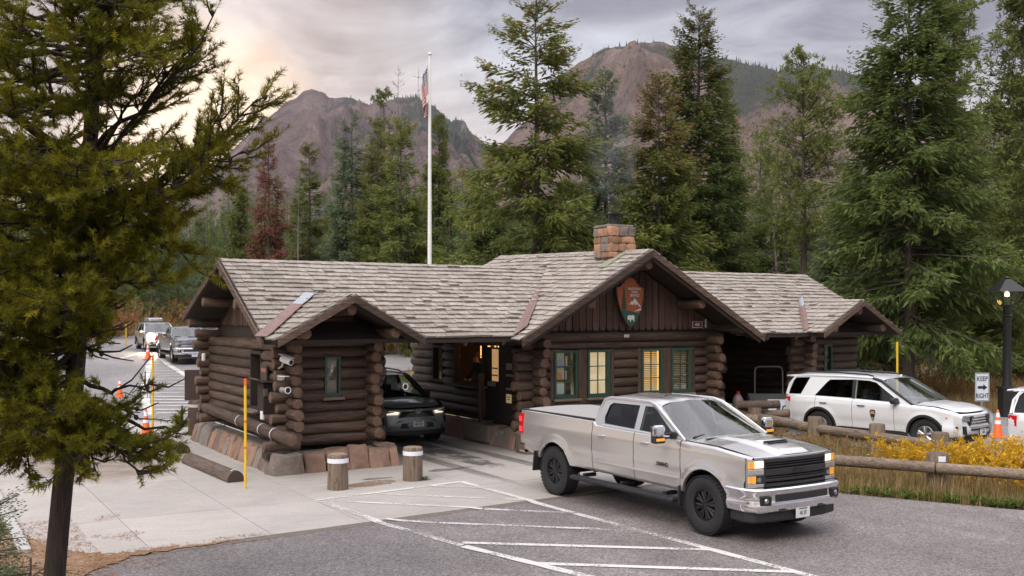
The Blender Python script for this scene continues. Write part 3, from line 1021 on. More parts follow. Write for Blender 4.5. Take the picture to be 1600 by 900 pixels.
def shingle_plane(to3, nrm, a_rng, s_len, clips, exposure=0.215, seed=0):
    """a runs along the eave, s up the slope (metres); to3(a,s) -> point"""
    rr = random.Random(seed)
    rows = int(s_len / exposure) + 1
    for k in range(rows):
        s0 = k * exposure - .04
        a = a_rng[0] - rr.uniform(0, .15)
        while a < a_rng[1]:
            w = rr.choice((.15, .2, .24, .28, .33)) * rr.uniform(.9, 1.1)
            j = rr.uniform(-.018, .014)
            q = [(a, s0 + j), (a + w - .008, s0 + j + rr.uniform(-.006, .006)), (a + w - .008, min(s0 + exposure + .07, s_len)), (a, min(s0 + exposure + .07, s_len))]
            a += w
            for c in clips:
                if len(q) >= 3: q = clip(q, c)
            q = clip(q, lambda p: p[0] - a_rng[0]) if len(q) >= 3 else q
            q = clip(q, lambda p: a_rng[1] - p[0]) if len(q) >= 3 else q
            if len(q) < 3 or area(q) < .003: continue
            t = rr.uniform(.030, .052) + (0.025 if rr.random() < .06 else 0)
            top = []; bot = []
            for p in q:
                u = (p[1] - s0) / exposure           # butt end lies proud, head end tucks under
                h = .022 + t * (1 - .75 * max(0, min(1.3, u)))
                c = Vector(to3(*p))
                top.append(c + nrm * (LIFT + h)); bot.append(c + nrm * (LIFT + h - t))
            cc = top[0]
            SH.append((cc.x * SX + cc.y * CX, top, bot))


def emit_shingles():
    SH.sort(key=lambda s: s[0])
    front = [s for s in SH]
    rest = MB()
    for i, (d, top, bot) in enumerate(front):
        n = len(top)
        vs = top + bot
        fs = [tuple(range(n)), tuple(reversed(range(n, 2 * n)))] + [(j, n + j, n + (j + 1) % n, (j + 1) % n) for j in range(n)]
        if i < 300:
            m = MB(); m.add(vs, fs); m.build('shingle', M['shingle'], RF)
        else:
            rest.add(vs, fs)
    o = rest.build('shingles', M['shingle_mass'], RF, kind='stuff')
    me = o.data
    # each shingle keeps a tint of its own
    n = len(me.vertices)
    a = me.attributes.new('tint', 'FLOAT', 'POINT')
    vals = np.zeros(n, np.float32)
    i = 0
    for d, top, bot in front[300:]:
        v = random.random(); vals[i:i + 2 * len(top)] = v; i += 2 * len(top)
    a.data.foreach_set('value', vals)


def shingle_mass_mat():
    m, nt, b, out = new_mat('cedar_shingles_field')
    tc = nd(nt, 'ShaderNodeTexCoord').outputs['Object']
    at = nd(nt, 'ShaderNodeAttribute', attribute_name='tint')
    mp = nd(nt, 'ShaderNodeMapping', {'Vector': tc, 'Scale': (6, 6, 6)})
    n1 = nd(nt, 'ShaderNodeTexNoise', {'Vector': mp.outputs[0], 'Scale': 2.0, 'Detail': 7.0, 'Roughness': .65})
    c = mix(nt, ramp(nt, n1.outputs[0], ((.3, 0), (.72, 1))), (0.19, 0.163, 0.142), (0.40, 0.355, 0.31))
    v = math_(nt, 'ADD', .82, math_(nt, 'MULTIPLY', at.outputs['Fac'], .36))
    vv = nd(nt, 'ShaderNodeCombineXYZ', {0: v, 1: v, 2: v})
    setc(nt, b, 'Base Color', mix(nt, 1.0, c, vv.outputs[0], 'MULTIPLY'))
    b.inputs['Roughness'].default_value = .85
    bp = nd(nt, 'ShaderNodeBump', {'Height': n1.outputs[0], 'Strength': .6, 'Distance': .01})
    nt.links.new(bp.outputs[0], b.inputs['Normal'])
    return m


M['shingle_mass'] = shingle_mass_mat()
wz = lambda y: EZ + sw * (y - EY) if y <= RY else RZ - (RZ - BZ) / (BY - RY) * (y - RY)
vx = lambda y: XM - (MZ - wz(y)) / sm_          # left valley of the office gable
kz_x = lambda y: XK - (KZ - wz(y)) / sk
cosw, cosm, cosk = (1 / math.hypot(1, t) for t in (sw, sm_, sk))


def deck():
    m = MB()
    th = .05
    def slab(pts):
        vs = [Vector(p) for p in pts]
        n = (vs[1] - vs[0]).cross(vs[2] - vs[0]).normalized()
        if n.z < 0: vs.reverse(); n = -n
        k = len(vs)
        lo = [v - n * th for v in vs]
        m.add([v + n * .045 for v in vs] + lo, [tuple(range(k)), tuple(reversed(range(k, 2 * k)))] + [(j, k + j, k + (j + 1) % k, (j + 1) % k) for j in range(k)])
    vl, vr = vx(EY), 2 * XM - vx(EY)
    vt = vx(RY)
    slab([(WX0, EY, EZ), (vl, EY, EZ), (vt, RY, RZ), (WX0, RY, RZ)])
    slab([(vr, EY, EZ), (WX1, EY, EZ), (WX1, RY, RZ), (2 * XM - vt, RY, RZ)])
    slab([(WX0, BY, BZ), (WX1, BY, BZ), (WX1, RY, RZ), (WX0, RY, RZ)])
    zb = MZ + MRISE * (MB_ - MF)
    for s in (-1, 1):
        slab([(XM, MF, MZ), (XM + s * MH, MF, ME), (XM + s * MH, EY, ME + .01), (XM + s * (XM - vt), RY, RZ), (XM + s * MH * .45, MB_, zb - MH * .45 * sm_), (XM, MB_, zb)])
    for cx in (XK, XR):
        yt = EY + (KZ - EZ) / sw
        for s in (-1, 1):
            slab([(cx, KFY, KZ), (cx + s * KH, KFY, KE), (cx + s * KH, EY + .04, KE), (cx, yt, KZ)])
    m.build('roof_deck', M['dark_wood'], RF)


deck()
nw = Vector((0, -sw, 1)).normalized()
Lw = (RY - EY) / cosw
w3 = lambda a, s: (a, EY + s * cosw, EZ + s * cosw * sw + .012 * noise.noise((a * .5, s * .6, 1)))
yy = lambda p: EY + p[1] * cosw
inK = lambda cx, sg: (lambda p: sg * (p[0] - cx) - (KZ - wz(yy(p))) / sk - .02 if wz(yy(p)) < KZ else 1.0)
# left of the kiosk gable, right of it, above it
yk = (KZ - EZ) / sw / cosw
shingle_plane(w3, nw, (WX0, XK), Lw, [lambda p: yk - p[1], inK(XK, -1)], seed=1)
shingle_plane(w3, nw, (XK, 15.3), Lw, [lambda p: yk - p[1], inK(XK, 1), lambda p: vx(yy(p)) - .05 - p[0]], seed=2)
shingle_plane(lambda a, s: w3(a, s + yk), nw, (WX0, 15.3), Lw - yk, [lambda p: vx(yy((0, p[1] + yk))) - .05 - p[0]], seed=3)
# right wing
shingle_plane(w3, nw, (16.3, XR), Lw, [lambda p: yk - p[1], inK(XR, -1), lambda p: p[0] - (2 * XM - vx(yy(p))) - .05], seed=4)
shingle_plane(w3, nw, (XR, WX1), Lw, [lambda p: yk - p[1], inK(XR, 1)], seed=5)
shingle_plane(lambda a, s: w3(a, s + yk), nw, (16.3, WX1), Lw - yk, [lambda p: p[0] - (2 * XM - vx(yy((0, p[1] + yk)))) - .05], seed=6)
# office gable, left slope: a runs along Y
Lm = MH / cosm
nm = Vector((-sm_, 0, 1)).normalized()
m3 = lambda a, s: (XM - MH + s * cosm, a, ME + s * cosm * sm_ + MRISE * (a - MF))
xx = lambda p: XM - MH + p[1] * cosm
shingle_plane(m3, nm, (MF, RY), Lm, [lambda p: xx(p) - vx(max(p[0], EY)) - .04 if p[0] > EY else 1.0], seed=7)
shingle_plane(m3, nm, (RY, MB_), Lm, [lambda p: xx(p) - vx(RY) + (p[0] - RY) * .4], seed=8)
nm2 = Vector((sm_, 0, 1)).normalized()
m3r = lambda a, s: (XM + MH - s * cosm, a, ME + s * cosm * sm_ + MRISE * (a - MF))
shingle_plane(m3r, nm2, (MF, MF + 1.2), Lm, [], seed=9)
# kiosk gables
Lk = KH / cosk
for cx, sd0 in ((XK, 20), (XR, 30)):
    for s in (-1, 1):
        nk = Vector((s * sk, 0, 1)).normalized()
        k3 = lambda a, t, s=s, cx=cx: (cx + s * (KH - t * cosk), a, KE + t * cosk * sk)
        yv = lambda t: EY + (KE + t * cosk * sk - EZ) / sw
        shingle_plane(k3, nk, (KFY, 21.8), Lk, [lambda p: yv(p[1]) - .03 - p[0]], seed=sd0 + s)
# ridge caps
def ridge_cap(p0, p1, na, nb):
    L = (Vector(p1) - Vector(p0)).length; d = (Vector(p1) - Vector(p0)).normalized()
    t = 0
    while t < L:
        w = random.uniform(.2, .26)
        for s, n in ((1, na), (-1, nb)):
            side = d.cross(n).normalized() * (1 if d.cross(n).z < 0 else -1)
            a = Vector(p0) + d * t + n * (LIFT + .05 + random.uniform(0, .012)); b = Vector(p0) + d * min(t + w + .04, L) + n * (LIFT + .045)
            q = [a, b, b + side * .13, a + side * .13]
            nn = (q[1] - q[0]).cross(q[2] - q[0])
            if nn.z < 0: q.reverse()
            SH.append((a.x * SX + a.y * CX + 3, q, [v - n * .018 for v in q]))
        t += w
ridge_cap((WX0, RY, RZ), (vx(RY) + .1, RY, RZ), nw, Vector((0, .4, 1)).normalized())
ridge_cap((2 * XM - vx(RY), RY, RZ), (WX1, RY, RZ), nw, Vector((0, .4, 1)).normalized())
ridge_cap((XM, MF, MZ), (XM, MB_, MZ + MRISE * (MB_ - MF)), nm, nm2)
for cx in (XK, XR):
    ridge_cap((cx, KFY, KZ), (cx, 21.6, KZ), Vector((-sk, 0, 1)).normalized(), Vector((sk, 0, 1)).normalized())
emit_shingles()

# valley flashings
def flashing(p0, p1, w0, w1, side, n, mat, name='valley_flashing', back=0):
    a, b = Vector(p0), Vector(p1)
    k = 9
    rows = []
    for i in range(k):
        t = i / (k - 1); p = a.lerp(b, t) + n * (.142 + (.010 if i % 2 else 0)); w = w0 + (w1 - w0) * t
        rows.append([p - side * w * .25 if not back else p + Vector((-back, 0, .0)), p + side * w * .25 * (not back) - n * .012, p + side * w])
    m = MB(); m.grid(rows)
    o = m.build(name, mat, RF)
    md = o.modifiers.new('thick', 'SOLIDIFY'); md.thickness = .004
    return o


nmix = (nw + nm).normalized()
flashing((vx(EY) - .05, EY - .06, EZ + .0), (vx(RY - .35), RY - .35, wz(RY - .35)), .36, .2, Vector((.85, 0, .48)), nmix, M['copper'])
for cx, w in ((XK, .36), (XR, .28)):
    nkx = (nw + Vector((-sk, 0, 1)).normalized()).normalized()
    y1 = EY + (KZ - EZ) / sw
    fl_ = lambda y: (cx - (KZ - wz(y)) / sk, y, wz(y))
    flashing(fl_(EY), fl_(y1 - .45), w * .4, w * .36, Vector((.88, 0, .47)), nkx, M['copper'], back=.24 if cx < XM else .14)
    flashing(fl_(y1 - .45), fl_(y1 + .05), w * .4, w * .36, Vector((.88, 0, .47)), nkx, M['galv'], back=.22 if cx < XM else .10)


# bargeboards, fascias
def plank_between(p0, p1, h, t, nrm, mat, name, parent=ST):
    a, b = Vector(p0), Vector(p1)
    n = Vector(nrm).normalized()
    m = MB()
    d = (b - a).normalized(); dn = Vector((0, 0, -1))
    vs = []
    for p in (a, b):
        for z in (0, h):
            for s in (0, t):
                vs.append(p + dn * z + n * s)
    m.add(vs, ((0, 2, 6, 4), (1, 5, 7, 3), (0, 4, 5, 1), (2, 3, 7, 6), (0, 1, 3, 2), (4, 6, 7, 5)))
    bm = bmesh.new()
    o = m.build(name, mat, parent)
    bm.from_mesh(o.data); bmesh.ops.recalc_face_normals(bm, faces=bm.faces[:]); bm.to_mesh(o.data); bm.free()
    return o


for s in (-1, 1):
    plank_between((XM, MF - .03, MZ + .06), (XM + s * (MH + .02), MF - .03, ME + .06), .17, .045, (0, -1, 0), M['log']['x'], 'bargeboard')
    plank_between((XM, MF + .03, MZ - .08), (XM + s * (MH - .1), MF + .03, ME - .02), .12, .05, (0, -1, 0), M['dark_wood'], 'barge_batten')
    for cx in (XK, XR):
        plank_between((cx, KFY - .03, KZ + .05), (cx + s * (KH + .02), KFY - .03, KE + .05), .15, .045, (0, -1, 0), M['log']['x'], 'bargeboard')
for x in (WX0 - .03, WX1 + .03):
    sg = -1 if x < XM else 1
    plank_between((x, RY, RZ + .05), (x, EY - .02, EZ + .05), .15, .05, (sg, 0, 0), M['log']['y'], 'bargeboard')
    plank_between((x, RY, RZ + .05), (x, BY + .02, BZ + .05), .15, .05, (sg, 0, 0), M['log']['y'], 'bargeboard')
plank_between((XK + KH, EY - .01, EZ + .03), (vx(EY), EY - .01, EZ + .03), .09, .03, (0, -1, 0), M['dark_wood'], 'eave_board')
plank_between((2 * XM - vx(EY), EY - .01, EZ + .03), (XR - KH, EY - .01, EZ + .03), .09, .03, (0, -1, 0), M['dark_wood'], 'eave_board')

# purlin ends
for x, z in ((XM, 4.50), (XM - 1.72, 3.54), (XM + 1.72, 3.54), (XM - 3.1, 2.92), (XM + 3.1, 2.92)):
    log((x, MF + .1, z), (x, 21.2, z), .125)
for cx in (XK, XR):
    for dx, z in ((0, 3.38), (-.98, 2.90), (.98, 2.90)):
        log((cx + dx, KFY + .08, z), (cx + dx, 21.0, z), .12)
    for i, (z, hw) in enumerate(((2.96, .88), (3.19, .5))):
        log((cx - hw, YF, z), (cx + hw, YF, z), .118)
for y, z in ((RY, 4.24), (RY - 1.15, 3.50), (RY + 1.6, 3.58), (BY - .35, 3.06), (EY + .5, 2.93)):
    log((WX0 + .0, y, z), (7.4, y, z), .12)
for y, z in ((RY, 4.22), (RY - 1.55, 3.44), (EY + .5, 2.93)):
    log((23.6, y, z), (WX1 - .06, y, z), .12)

# board-and-batten gables (each board its own piece, chamfered at the foot)
def gable_boards(axis, fix, c, half, zb, ztop, slope, w, sgn=-1, mat=None):
    a = c - half
    while a < c + half - .05:
        ww = w * random.uniform(.92, 1.06)
        x0, x1 = a + .012, min(a + ww - .012, c + half)
        zt = lambda x: ztop - slope * abs(x - c)
        pts = [(x0, zb + .06), (x0 + .05, zb), (x1 - .05, zb), (x1, zb + .06), (x1, max(zt(x1), zb + .08))]
        if x0 < c < x1: pts.append((c, zt(c)))
        pts.append((x0, max(zt(x0), zb + .08)))
        a += ww
        m = MB(); j = random.uniform(-.008, .008)
        if axis == 'x':
            m.prism(pts, 0, .035, lambda p, q, h: (p, fix + j - h, q))
        else:
            m.prism(pts, 0, .035, lambda p, q, h: (fix + j - h, p, q))
        bm = bmesh.new(); o = m.build('board', M['board'], ST)
        bm.from_mesh(o.data); bmesh.ops.recalc_face_normals(bm, faces=bm.faces[:]); bm.to_mesh(o.data); bm.free()


gable_boards('x', YF - .12, XM, 3.05, 2.88, MZ - .12, sm_, .205)
gable_boards('y', XK - KF - .02, RY, 2.5, 3.0, RZ - .12, sw, .2)
# dark backing walls behind logs and boards keep the rooms closed
class Pieces:
    def __init__(s, name, mat): s.n, s.m = name, mat
    def box(s, *a): m = MB(); m.box(*a); m.build(s.n, s.m, ST)
    def prism(s, *a): m = MB(); m.prism(*a); m.build(s.n, s.m, ST)


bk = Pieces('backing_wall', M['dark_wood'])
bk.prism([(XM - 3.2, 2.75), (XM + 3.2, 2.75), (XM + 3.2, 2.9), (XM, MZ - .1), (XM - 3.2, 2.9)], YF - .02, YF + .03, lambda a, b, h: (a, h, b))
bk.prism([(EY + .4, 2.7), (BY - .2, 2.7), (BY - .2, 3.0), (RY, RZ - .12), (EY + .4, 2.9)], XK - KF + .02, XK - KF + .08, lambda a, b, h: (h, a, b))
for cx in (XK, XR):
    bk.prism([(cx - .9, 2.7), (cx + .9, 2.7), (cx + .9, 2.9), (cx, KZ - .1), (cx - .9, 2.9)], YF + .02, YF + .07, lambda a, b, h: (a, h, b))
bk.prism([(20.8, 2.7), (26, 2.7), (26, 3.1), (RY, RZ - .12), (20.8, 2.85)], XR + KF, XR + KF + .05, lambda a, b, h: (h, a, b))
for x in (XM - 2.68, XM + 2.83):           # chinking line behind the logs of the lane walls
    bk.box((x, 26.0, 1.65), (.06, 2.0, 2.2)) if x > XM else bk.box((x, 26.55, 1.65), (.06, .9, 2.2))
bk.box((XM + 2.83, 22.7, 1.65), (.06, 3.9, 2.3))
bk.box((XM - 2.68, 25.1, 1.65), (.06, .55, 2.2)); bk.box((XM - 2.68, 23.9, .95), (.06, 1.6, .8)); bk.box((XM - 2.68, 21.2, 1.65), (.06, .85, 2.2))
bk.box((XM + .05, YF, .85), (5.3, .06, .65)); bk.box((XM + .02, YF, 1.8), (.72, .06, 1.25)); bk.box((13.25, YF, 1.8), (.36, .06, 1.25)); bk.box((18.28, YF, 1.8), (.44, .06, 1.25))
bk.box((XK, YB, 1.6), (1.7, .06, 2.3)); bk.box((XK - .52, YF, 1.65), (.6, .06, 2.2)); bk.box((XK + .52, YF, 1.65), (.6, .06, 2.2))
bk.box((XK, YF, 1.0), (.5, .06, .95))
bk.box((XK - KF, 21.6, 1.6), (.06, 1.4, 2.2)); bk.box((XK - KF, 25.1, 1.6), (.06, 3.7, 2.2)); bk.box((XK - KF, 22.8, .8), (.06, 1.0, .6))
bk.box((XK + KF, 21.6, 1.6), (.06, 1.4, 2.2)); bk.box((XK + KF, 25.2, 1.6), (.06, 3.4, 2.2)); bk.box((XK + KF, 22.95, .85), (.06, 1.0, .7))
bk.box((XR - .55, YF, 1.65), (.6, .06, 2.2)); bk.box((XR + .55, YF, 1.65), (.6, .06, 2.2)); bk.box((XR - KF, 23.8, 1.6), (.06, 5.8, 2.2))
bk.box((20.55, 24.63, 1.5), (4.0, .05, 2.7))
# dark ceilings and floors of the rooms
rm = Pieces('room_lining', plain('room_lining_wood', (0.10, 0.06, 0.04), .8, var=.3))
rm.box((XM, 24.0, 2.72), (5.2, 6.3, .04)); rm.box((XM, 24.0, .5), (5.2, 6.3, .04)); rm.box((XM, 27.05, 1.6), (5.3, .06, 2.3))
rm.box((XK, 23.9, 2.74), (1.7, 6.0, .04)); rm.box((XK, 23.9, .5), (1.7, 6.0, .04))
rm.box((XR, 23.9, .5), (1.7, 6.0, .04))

# ---- stone footings
M['stone_red'] = plain('red_sandstone', (0.25, 0.155, 0.11), .85, var=.5, scale=5, bump=1.0, bscale=18, rnd=.3)
M['stone_grey'] = plain('grey_fieldstone', (0.18, 0.15, 0.13), .85, var=.5, scale=6, bump=1.0, bscale=16, rnd=.3)
M['mortar'] = plain('mortar', (0.20, 0.175, 0.15), .95, var=.25, scale=8, bump=.5)


def stone(c, d, name='stone', parent=ST, mat=None, rz=0, rough=.16, lean=0):
    """a rough quarried block"""
    bm = bmesh.new()
    bmesh.ops.create_cube(bm, size=1)
    bmesh.ops.bevel(bm, geom=bm.edges[:], offset=.085, segments=1, affect='EDGES')
    bmesh.ops.subdivide_edges(bm, edges=bm.edges[:], cuts=1, use_grid_fill=True)
    sdx = random.uniform(0, 99)
    Mx = Matrix.Translation(c) @ Matrix.Rotation(rz, 4, 'Z')
    vs = []
    for v in bm.verts:
        p = v.co.copy()
        p += Vector((noise.noise((p.x * 2 + sdx, p.y * 2, p.z * 2)), noise.noise((p.x * 2, p.y * 2 + sdx, p.z * 2)), noise.noise((p.x * 2, p.y * 2, p.z * 2 + sdx)))) * rough
        p += Vector((noise.noise((p.x * 6 + sdx, p.y * 6, p.z * 6)), noise.noise((p.x * 6, p.y * 6 + sdx, p.z * 6)), noise.noise((p.x * 6, p.y * 6, p.z * 6 + sdx)))) * rough * .4
        p = Vector((p.x * d[0], p.y * d[1] + lean * -(p.z), p.z * d[2]))
        vs.append(Mx @ p)
    bm.verts.index_update()
    m = MB(); m.smooth = True; m.add(vs, [[v.index for v in f.verts] for f in bm.faces]); bm.free()
    return m.build(name, mat or (M['stone_red'] if random.random() < .72 else M['stone_grey']), parent)


def footing(p0, p1, h, out, wd=.36, mats=None, big=False):
    """battered row of footing stones along a wall foot from p0 to p1, leaning in"""
    a, b = Vector((*p0, 0)), Vector((*p1, 0))
    L = (b - a).length; d = (b - a).normalized(); rz = math.atan2(d.y, d.x)
    m = MB()
    nrm = Vector((math.sin(rz), -math.cos(rz), 0))
    m.box(((a + b) / 2 - nrm * .20) + Vector((0, 0, h / 2 - .03)), (L, .40, h - .02), rz)
    m.build('footing_core', M['mortar'], ST)
    t = 0
    while t < L - .08:
        w = min(random.uniform(.24, .46) if not big else random.uniform(.4, .62), L - t)
        hh = h * random.uniform(.82, 1.1)
        c = a + d * (t + w / 2) - nrm * .05 + Vector((0, 0, hh / 2 - .02))
        stone(c, (w * .93, .36 + random.uniform(-.04, .05), hh * 1.05), rz=rz, lean=-.16, rough=.15)
        t += w - .005


footing((6.60, 27.1), (6.60, 20.35), .46, .3)
footing((6.62, 20.30), (9.22, 20.30), .45, .3, big=True)
footing((9.16, 20.4), (9.16, 27.0), .45, .3)
footing((12.72, 26.9), (12.72, 20.4), .50, .3)
footing((12.74, 20.42), (19.0, 20.42), .48, .3, big=True)
footing((21.85, 20.4), (24.35, 20.4), .45, .3)
footing((21.9, 24.5), (21.9, 20.4), .45, .3)
stone((6.66, 20.28, .2), (.62, .5, .5), mat=M['stone_grey'], rough=.22)
stone((12.72, 20.35, .24), (.6, .55, .56), mat=M['stone_grey'], rough=.2)
# plank walk behind the footing under the guard log, and the step at the ranger's door
pl = MB(); pl.box((6.78, 23.8, .44), (.34, 6.2, .05)); pl.build('ledge', M['mortar'], ST)
stp = MB(); stp.bbox((12.72, 22.6, .28), (.5, 1.2, .42), .03); stp.build('door_step', M['mortar'], ST)

# ---- chimney
CY = 20.95; XC = XM - .16
CHZ = MZ + MRISE * (CY - MF)
ch = MB(); ch.box((XC, CY, CHZ + .10), (.66, .66, 1.15)); ch = ch.build('chimney', M['mortar'], ST)
def chim_face(o, ux, n, w):
    z = CHZ - .12
    rowi = 0
    while z < CHZ + .62:
        hh = random.choice((.17, .22, .27)) if rowi else .14
        hh = min(hh, CHZ + .66 - z)
        if hh < .07: break
        t = -w / 2
        while t < w / 2 - .03:
            ww = min(random.uniform(.14, .36), w / 2 - t)
            if w / 2 - t - ww < .1: ww = w / 2 - t
            c = Vector(o) + Vector(ux) * (t + ww / 2) + Vector((0, 0, z + hh / 2)) + Vector(n) * .0
            rz = 0 if abs(ux[0]) > .5 else math.pi / 2
            stone(c, (ww * .95, .14, hh * .94), parent=ch, rz=rz, rough=.15, mat=M['stone_chim'] if random.random() < .75 else M['stone_grey'])
            t += ww
        z += hh; rowi += 1
M['stone_chim'] = plain('orange_sandstone', (0.36, 0.20, 0.125), .85, var=.5, scale=6, bump=.8, bscale=16, rnd=.3)
chim_face((XC, CY - .34, 0), (1, 0, 0), (0, -1, 0), .8)
chim_face((XC - .34, CY, 0), (0, 1, 0), (-1, 0, 0), .62)
chim_face((XC + .34, CY, 0), (0, 1, 0), (1, 0, 0), .62)
cp = MB(); cp.bbox((XC, CY, CHZ + .68), (.74, .74, .07), .02); cp.build('chimney_crown', M['stone_grey'], ch)
fl2 = MB(); fl2.lathe([(.0, .70), (.15, .70), (.15, .95), (.0, .95)], 14, c=(XC + .04, CY, CHZ))
fl2.box((XC + .04, CY, CHZ + 1.0), (.46, .46, .035))
for sx_ in (-.14, .14):
    for sy_ in (-.14, .14): fl2.box((XC + .04 + sx_, CY + sy_, CHZ + .96), (.03, .03, .1))
fl2.build('flue_cap', M['black'], ch)
cf = MB(); cf.add([Vector(m3(a, s)) + nm * h for h in (.10, .125) for a, s in ((CY - .62, Lm - .95), (CY - .30, Lm - .95), (CY - .30, Lm - .20), (CY - .62, Lm - .20))], [(3, 2, 1, 0), (4, 5, 6, 7), (0, 1, 5, 4), (1, 2, 6, 5), (2, 3, 7, 6), (3, 0, 4, 7)])
cf.build('chimney_apron', plain('mossy_lead', (.24, .23, .17), .7, var=.3), ch)

# ---- windows
M['curtain'] = plain('beige_curtain', (.62, .47, .33), .9, emit=(1, .72, .46), estr=.38, var=.12, scale=10)  # cloth glows itself, standing in for lamplight behind it
M['blind'] = plain('blind_slat', (.66, .58, .46), .6)
M['roomwarm'] = plain('glowing_room_panel', (.45, .22, .08), .9, emit=(1.0, .50, .15), estr=1.1, var=.5, scale=4)  # panel emits the warm room light itself; no lamp inside
M['roomdim'] = plain('painted_dim_room', (.10, .075, .055), .9, emit=(1, .7, .45), estr=.03, var=.4, scale=3)  # dim interior painted into the panel, plus a faint glow


def window(x0, x1, z0, z1, y, nx=2, nz=3, name='window', fr=.065, sill=True):
    """a green casement set in a wall that faces -Y"""
    f = MB(); d = .10
    f.box(((x0 + x1) / 2, y, z1 - fr / 2), (x1 - x0, d, fr)); f.box(((x0 + x1) / 2, y, z0 + fr / 2 + .01), (x1 - x0, d, fr + .02))
    f.box((x0 + fr / 2, y + .002, (z0 + z1) / 2), (fr, d - .006, z1 - z0 - 2 * fr)); f.box((x1 - fr / 2, y + .002, (z0 + z1) / 2), (fr, d - .006, z1 - z0 - 2 * fr))
    w = f.build(name, M['green'], ST)
    g = MB(); g.box(((x0 + x1) / 2, y + .025, (z0 + z1) / 2), (x1 - x0 - 2 * fr, .006, z1 - z0 - 2 * fr)); g.build('pane', M['glass'], w)
    mu = MB()
    for i in range(1, nx):
        x = x0 + fr + (x1 - x0 - 2 * fr) * i / nx
        mu.box((x, y + .018, (z0 + z1) / 2), (.022, .024, z1 - z0 - 2 * fr))
    for k in range(1, nz):
        z = z0 + fr + (z1 - z0 - 2 * fr) * k / nz
        mu.box(((x0 + x1) / 2, y + .020, z), (x1 - x0 - 2 * fr, .020, .022))
    mu.build('glazing_bar', M['green'], w)
    if sill:
        s = MB(); s.bbox(((x0 + x1) / 2, y - .05, z0 - .035), (x1 - x0 + .12, .2, .06), .012); s.build('sill', M['weathered']['x'], w)
    return w


ws = []
for (x0, x1) in WIN:
    ws.append(window(x0, x1, 1.22, 2.40, YF - .06))
for xs_ in ((13.44, 13.54), (14.27, 14.53), (15.26, 15.36), (16.12, 16.22), (16.95, 17.20), (17.93, 18.03)):
    t = MB(); t.bbox(((xs_[0] + xs_[1]) / 2, YF - .03, 1.76), (xs_[1] - xs_[0], .14, 1.30), .01); t.build('window_post', M['log']['z'], ST)
for a, b in ((13.44, 15.36), (16.12, 18.03)):
    t = MB(); t.bbox(((a + b) / 2, YF - .02, 1.12), (b - a, .16, .10), .01); t.build('window_apron', M['log']['x'], ST)

# first window: a stocked shelf; second: a drawn curtain; third and fourth: slatted blinds over a self-glowing room panel
cur = MB(); n = 40
rows = []
for i in range(n + 1):
    x = 14.60 + .59 * i / n; yv_ = YF + .06 + .014 * math.sin(i * 1.7)
    rows.append([(x, yv_, 1.26), (x, yv_, 2.36)])
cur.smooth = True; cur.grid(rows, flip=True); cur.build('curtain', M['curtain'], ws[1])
for wi, (x0, x1) in ((2, WIN[2]), (3, WIN[3])):
    b = MB(); z = 1.30
    while z < 2.35:
        b.box(((x0 + x1) / 2, YF + .05, z), (x1 - x0 - .14, .045, .004), rx=R(38 if wi == 2 else 20)); z += .048
    for x in (x0 + .17, x1 - .17): b.box((x, YF + .03, 1.82), (.006, .004, 1.08))
    b.build('blind', M['blind'], ws[wi])
    p = MB(); p.box(((x0 + x1) / 2, YF + .9, 1.75), (1.0, .02, 1.6)); p.build('room_back', M['roomwarm'], ws[wi])
p = MB(); p.box((13.9, YF + .75, 1.8), (1.0, .03, 1.5)); p.build('room_back', plain('shelf_back', (.30, .26, .2), .9, emit=(1, .75, .5), estr=.10, var=.5, scale=5), ws[0])  # back panel glows weakly in place of room lighting
shf = MB()
for z in (1.28, 1.64, 1.98): shf.box((13.9, YF + .35, z), (.7, .3, .025))
shf = shf.build('shelf', M['weathered']['x'], ws[0])
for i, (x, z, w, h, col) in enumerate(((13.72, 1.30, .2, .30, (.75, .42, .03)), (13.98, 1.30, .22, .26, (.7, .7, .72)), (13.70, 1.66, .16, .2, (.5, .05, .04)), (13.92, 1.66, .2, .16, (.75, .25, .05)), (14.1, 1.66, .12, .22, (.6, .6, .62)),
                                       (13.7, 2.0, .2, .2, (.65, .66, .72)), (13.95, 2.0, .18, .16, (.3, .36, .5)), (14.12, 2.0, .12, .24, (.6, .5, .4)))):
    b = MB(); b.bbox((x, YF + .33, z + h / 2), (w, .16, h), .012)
    o = b.build('box', plain('carton_colour', col, .6, emit=col, estr=.12), None)  # cartons emit their own colour, imitating room light on them
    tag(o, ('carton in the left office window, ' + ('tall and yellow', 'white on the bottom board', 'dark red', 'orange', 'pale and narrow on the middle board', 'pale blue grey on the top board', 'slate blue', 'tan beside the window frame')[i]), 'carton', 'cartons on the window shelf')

# kiosk windows
wk = window(7.70, 8.06, 1.52, 2.38, YF - .07, 1, 2, fr=.05)
wr = window(22.92, 23.26, 1.5, 2.4, YF - .07, 1, 2, fr=.05)
for w_, cx in ((wk, 7.88), (wr, 23.09)):
    p = MB(); p.box((cx, YF + .5, 1.9), (.9, .03, 1.2)); p.build('room_back', M['roomdim'], w_)
# transaction window on the kiosk's outer side
tw = MB(); x = XK - KF
for y0_, y1_, z0_, z1_ in ((22.35, 22.42, 1.12, 2.45), (23.13, 23.2, 1.12, 2.45), (22.42, 23.13, 2.38, 2.45), (22.42, 23.13, 1.12, 1.18)):
    tw.box((x - .02, (y0_ + y1_) / 2, (z0_ + z1_) / 2), (.2, y1_ - y0_, z1_ - z0_))
tw = tw.build('service_window', M['dark_wood'], ST)
g = MB(); g.box((x + .06, 22.775, 1.78), (.006, .71, 1.2)); g.build('pane', M['glass'], tw)
s = MB(); s.bbox((x - .16, 22.75, 1.10), (.34, 1.0, .05), .01); s.build('counter', M['weathered']['y'], tw)
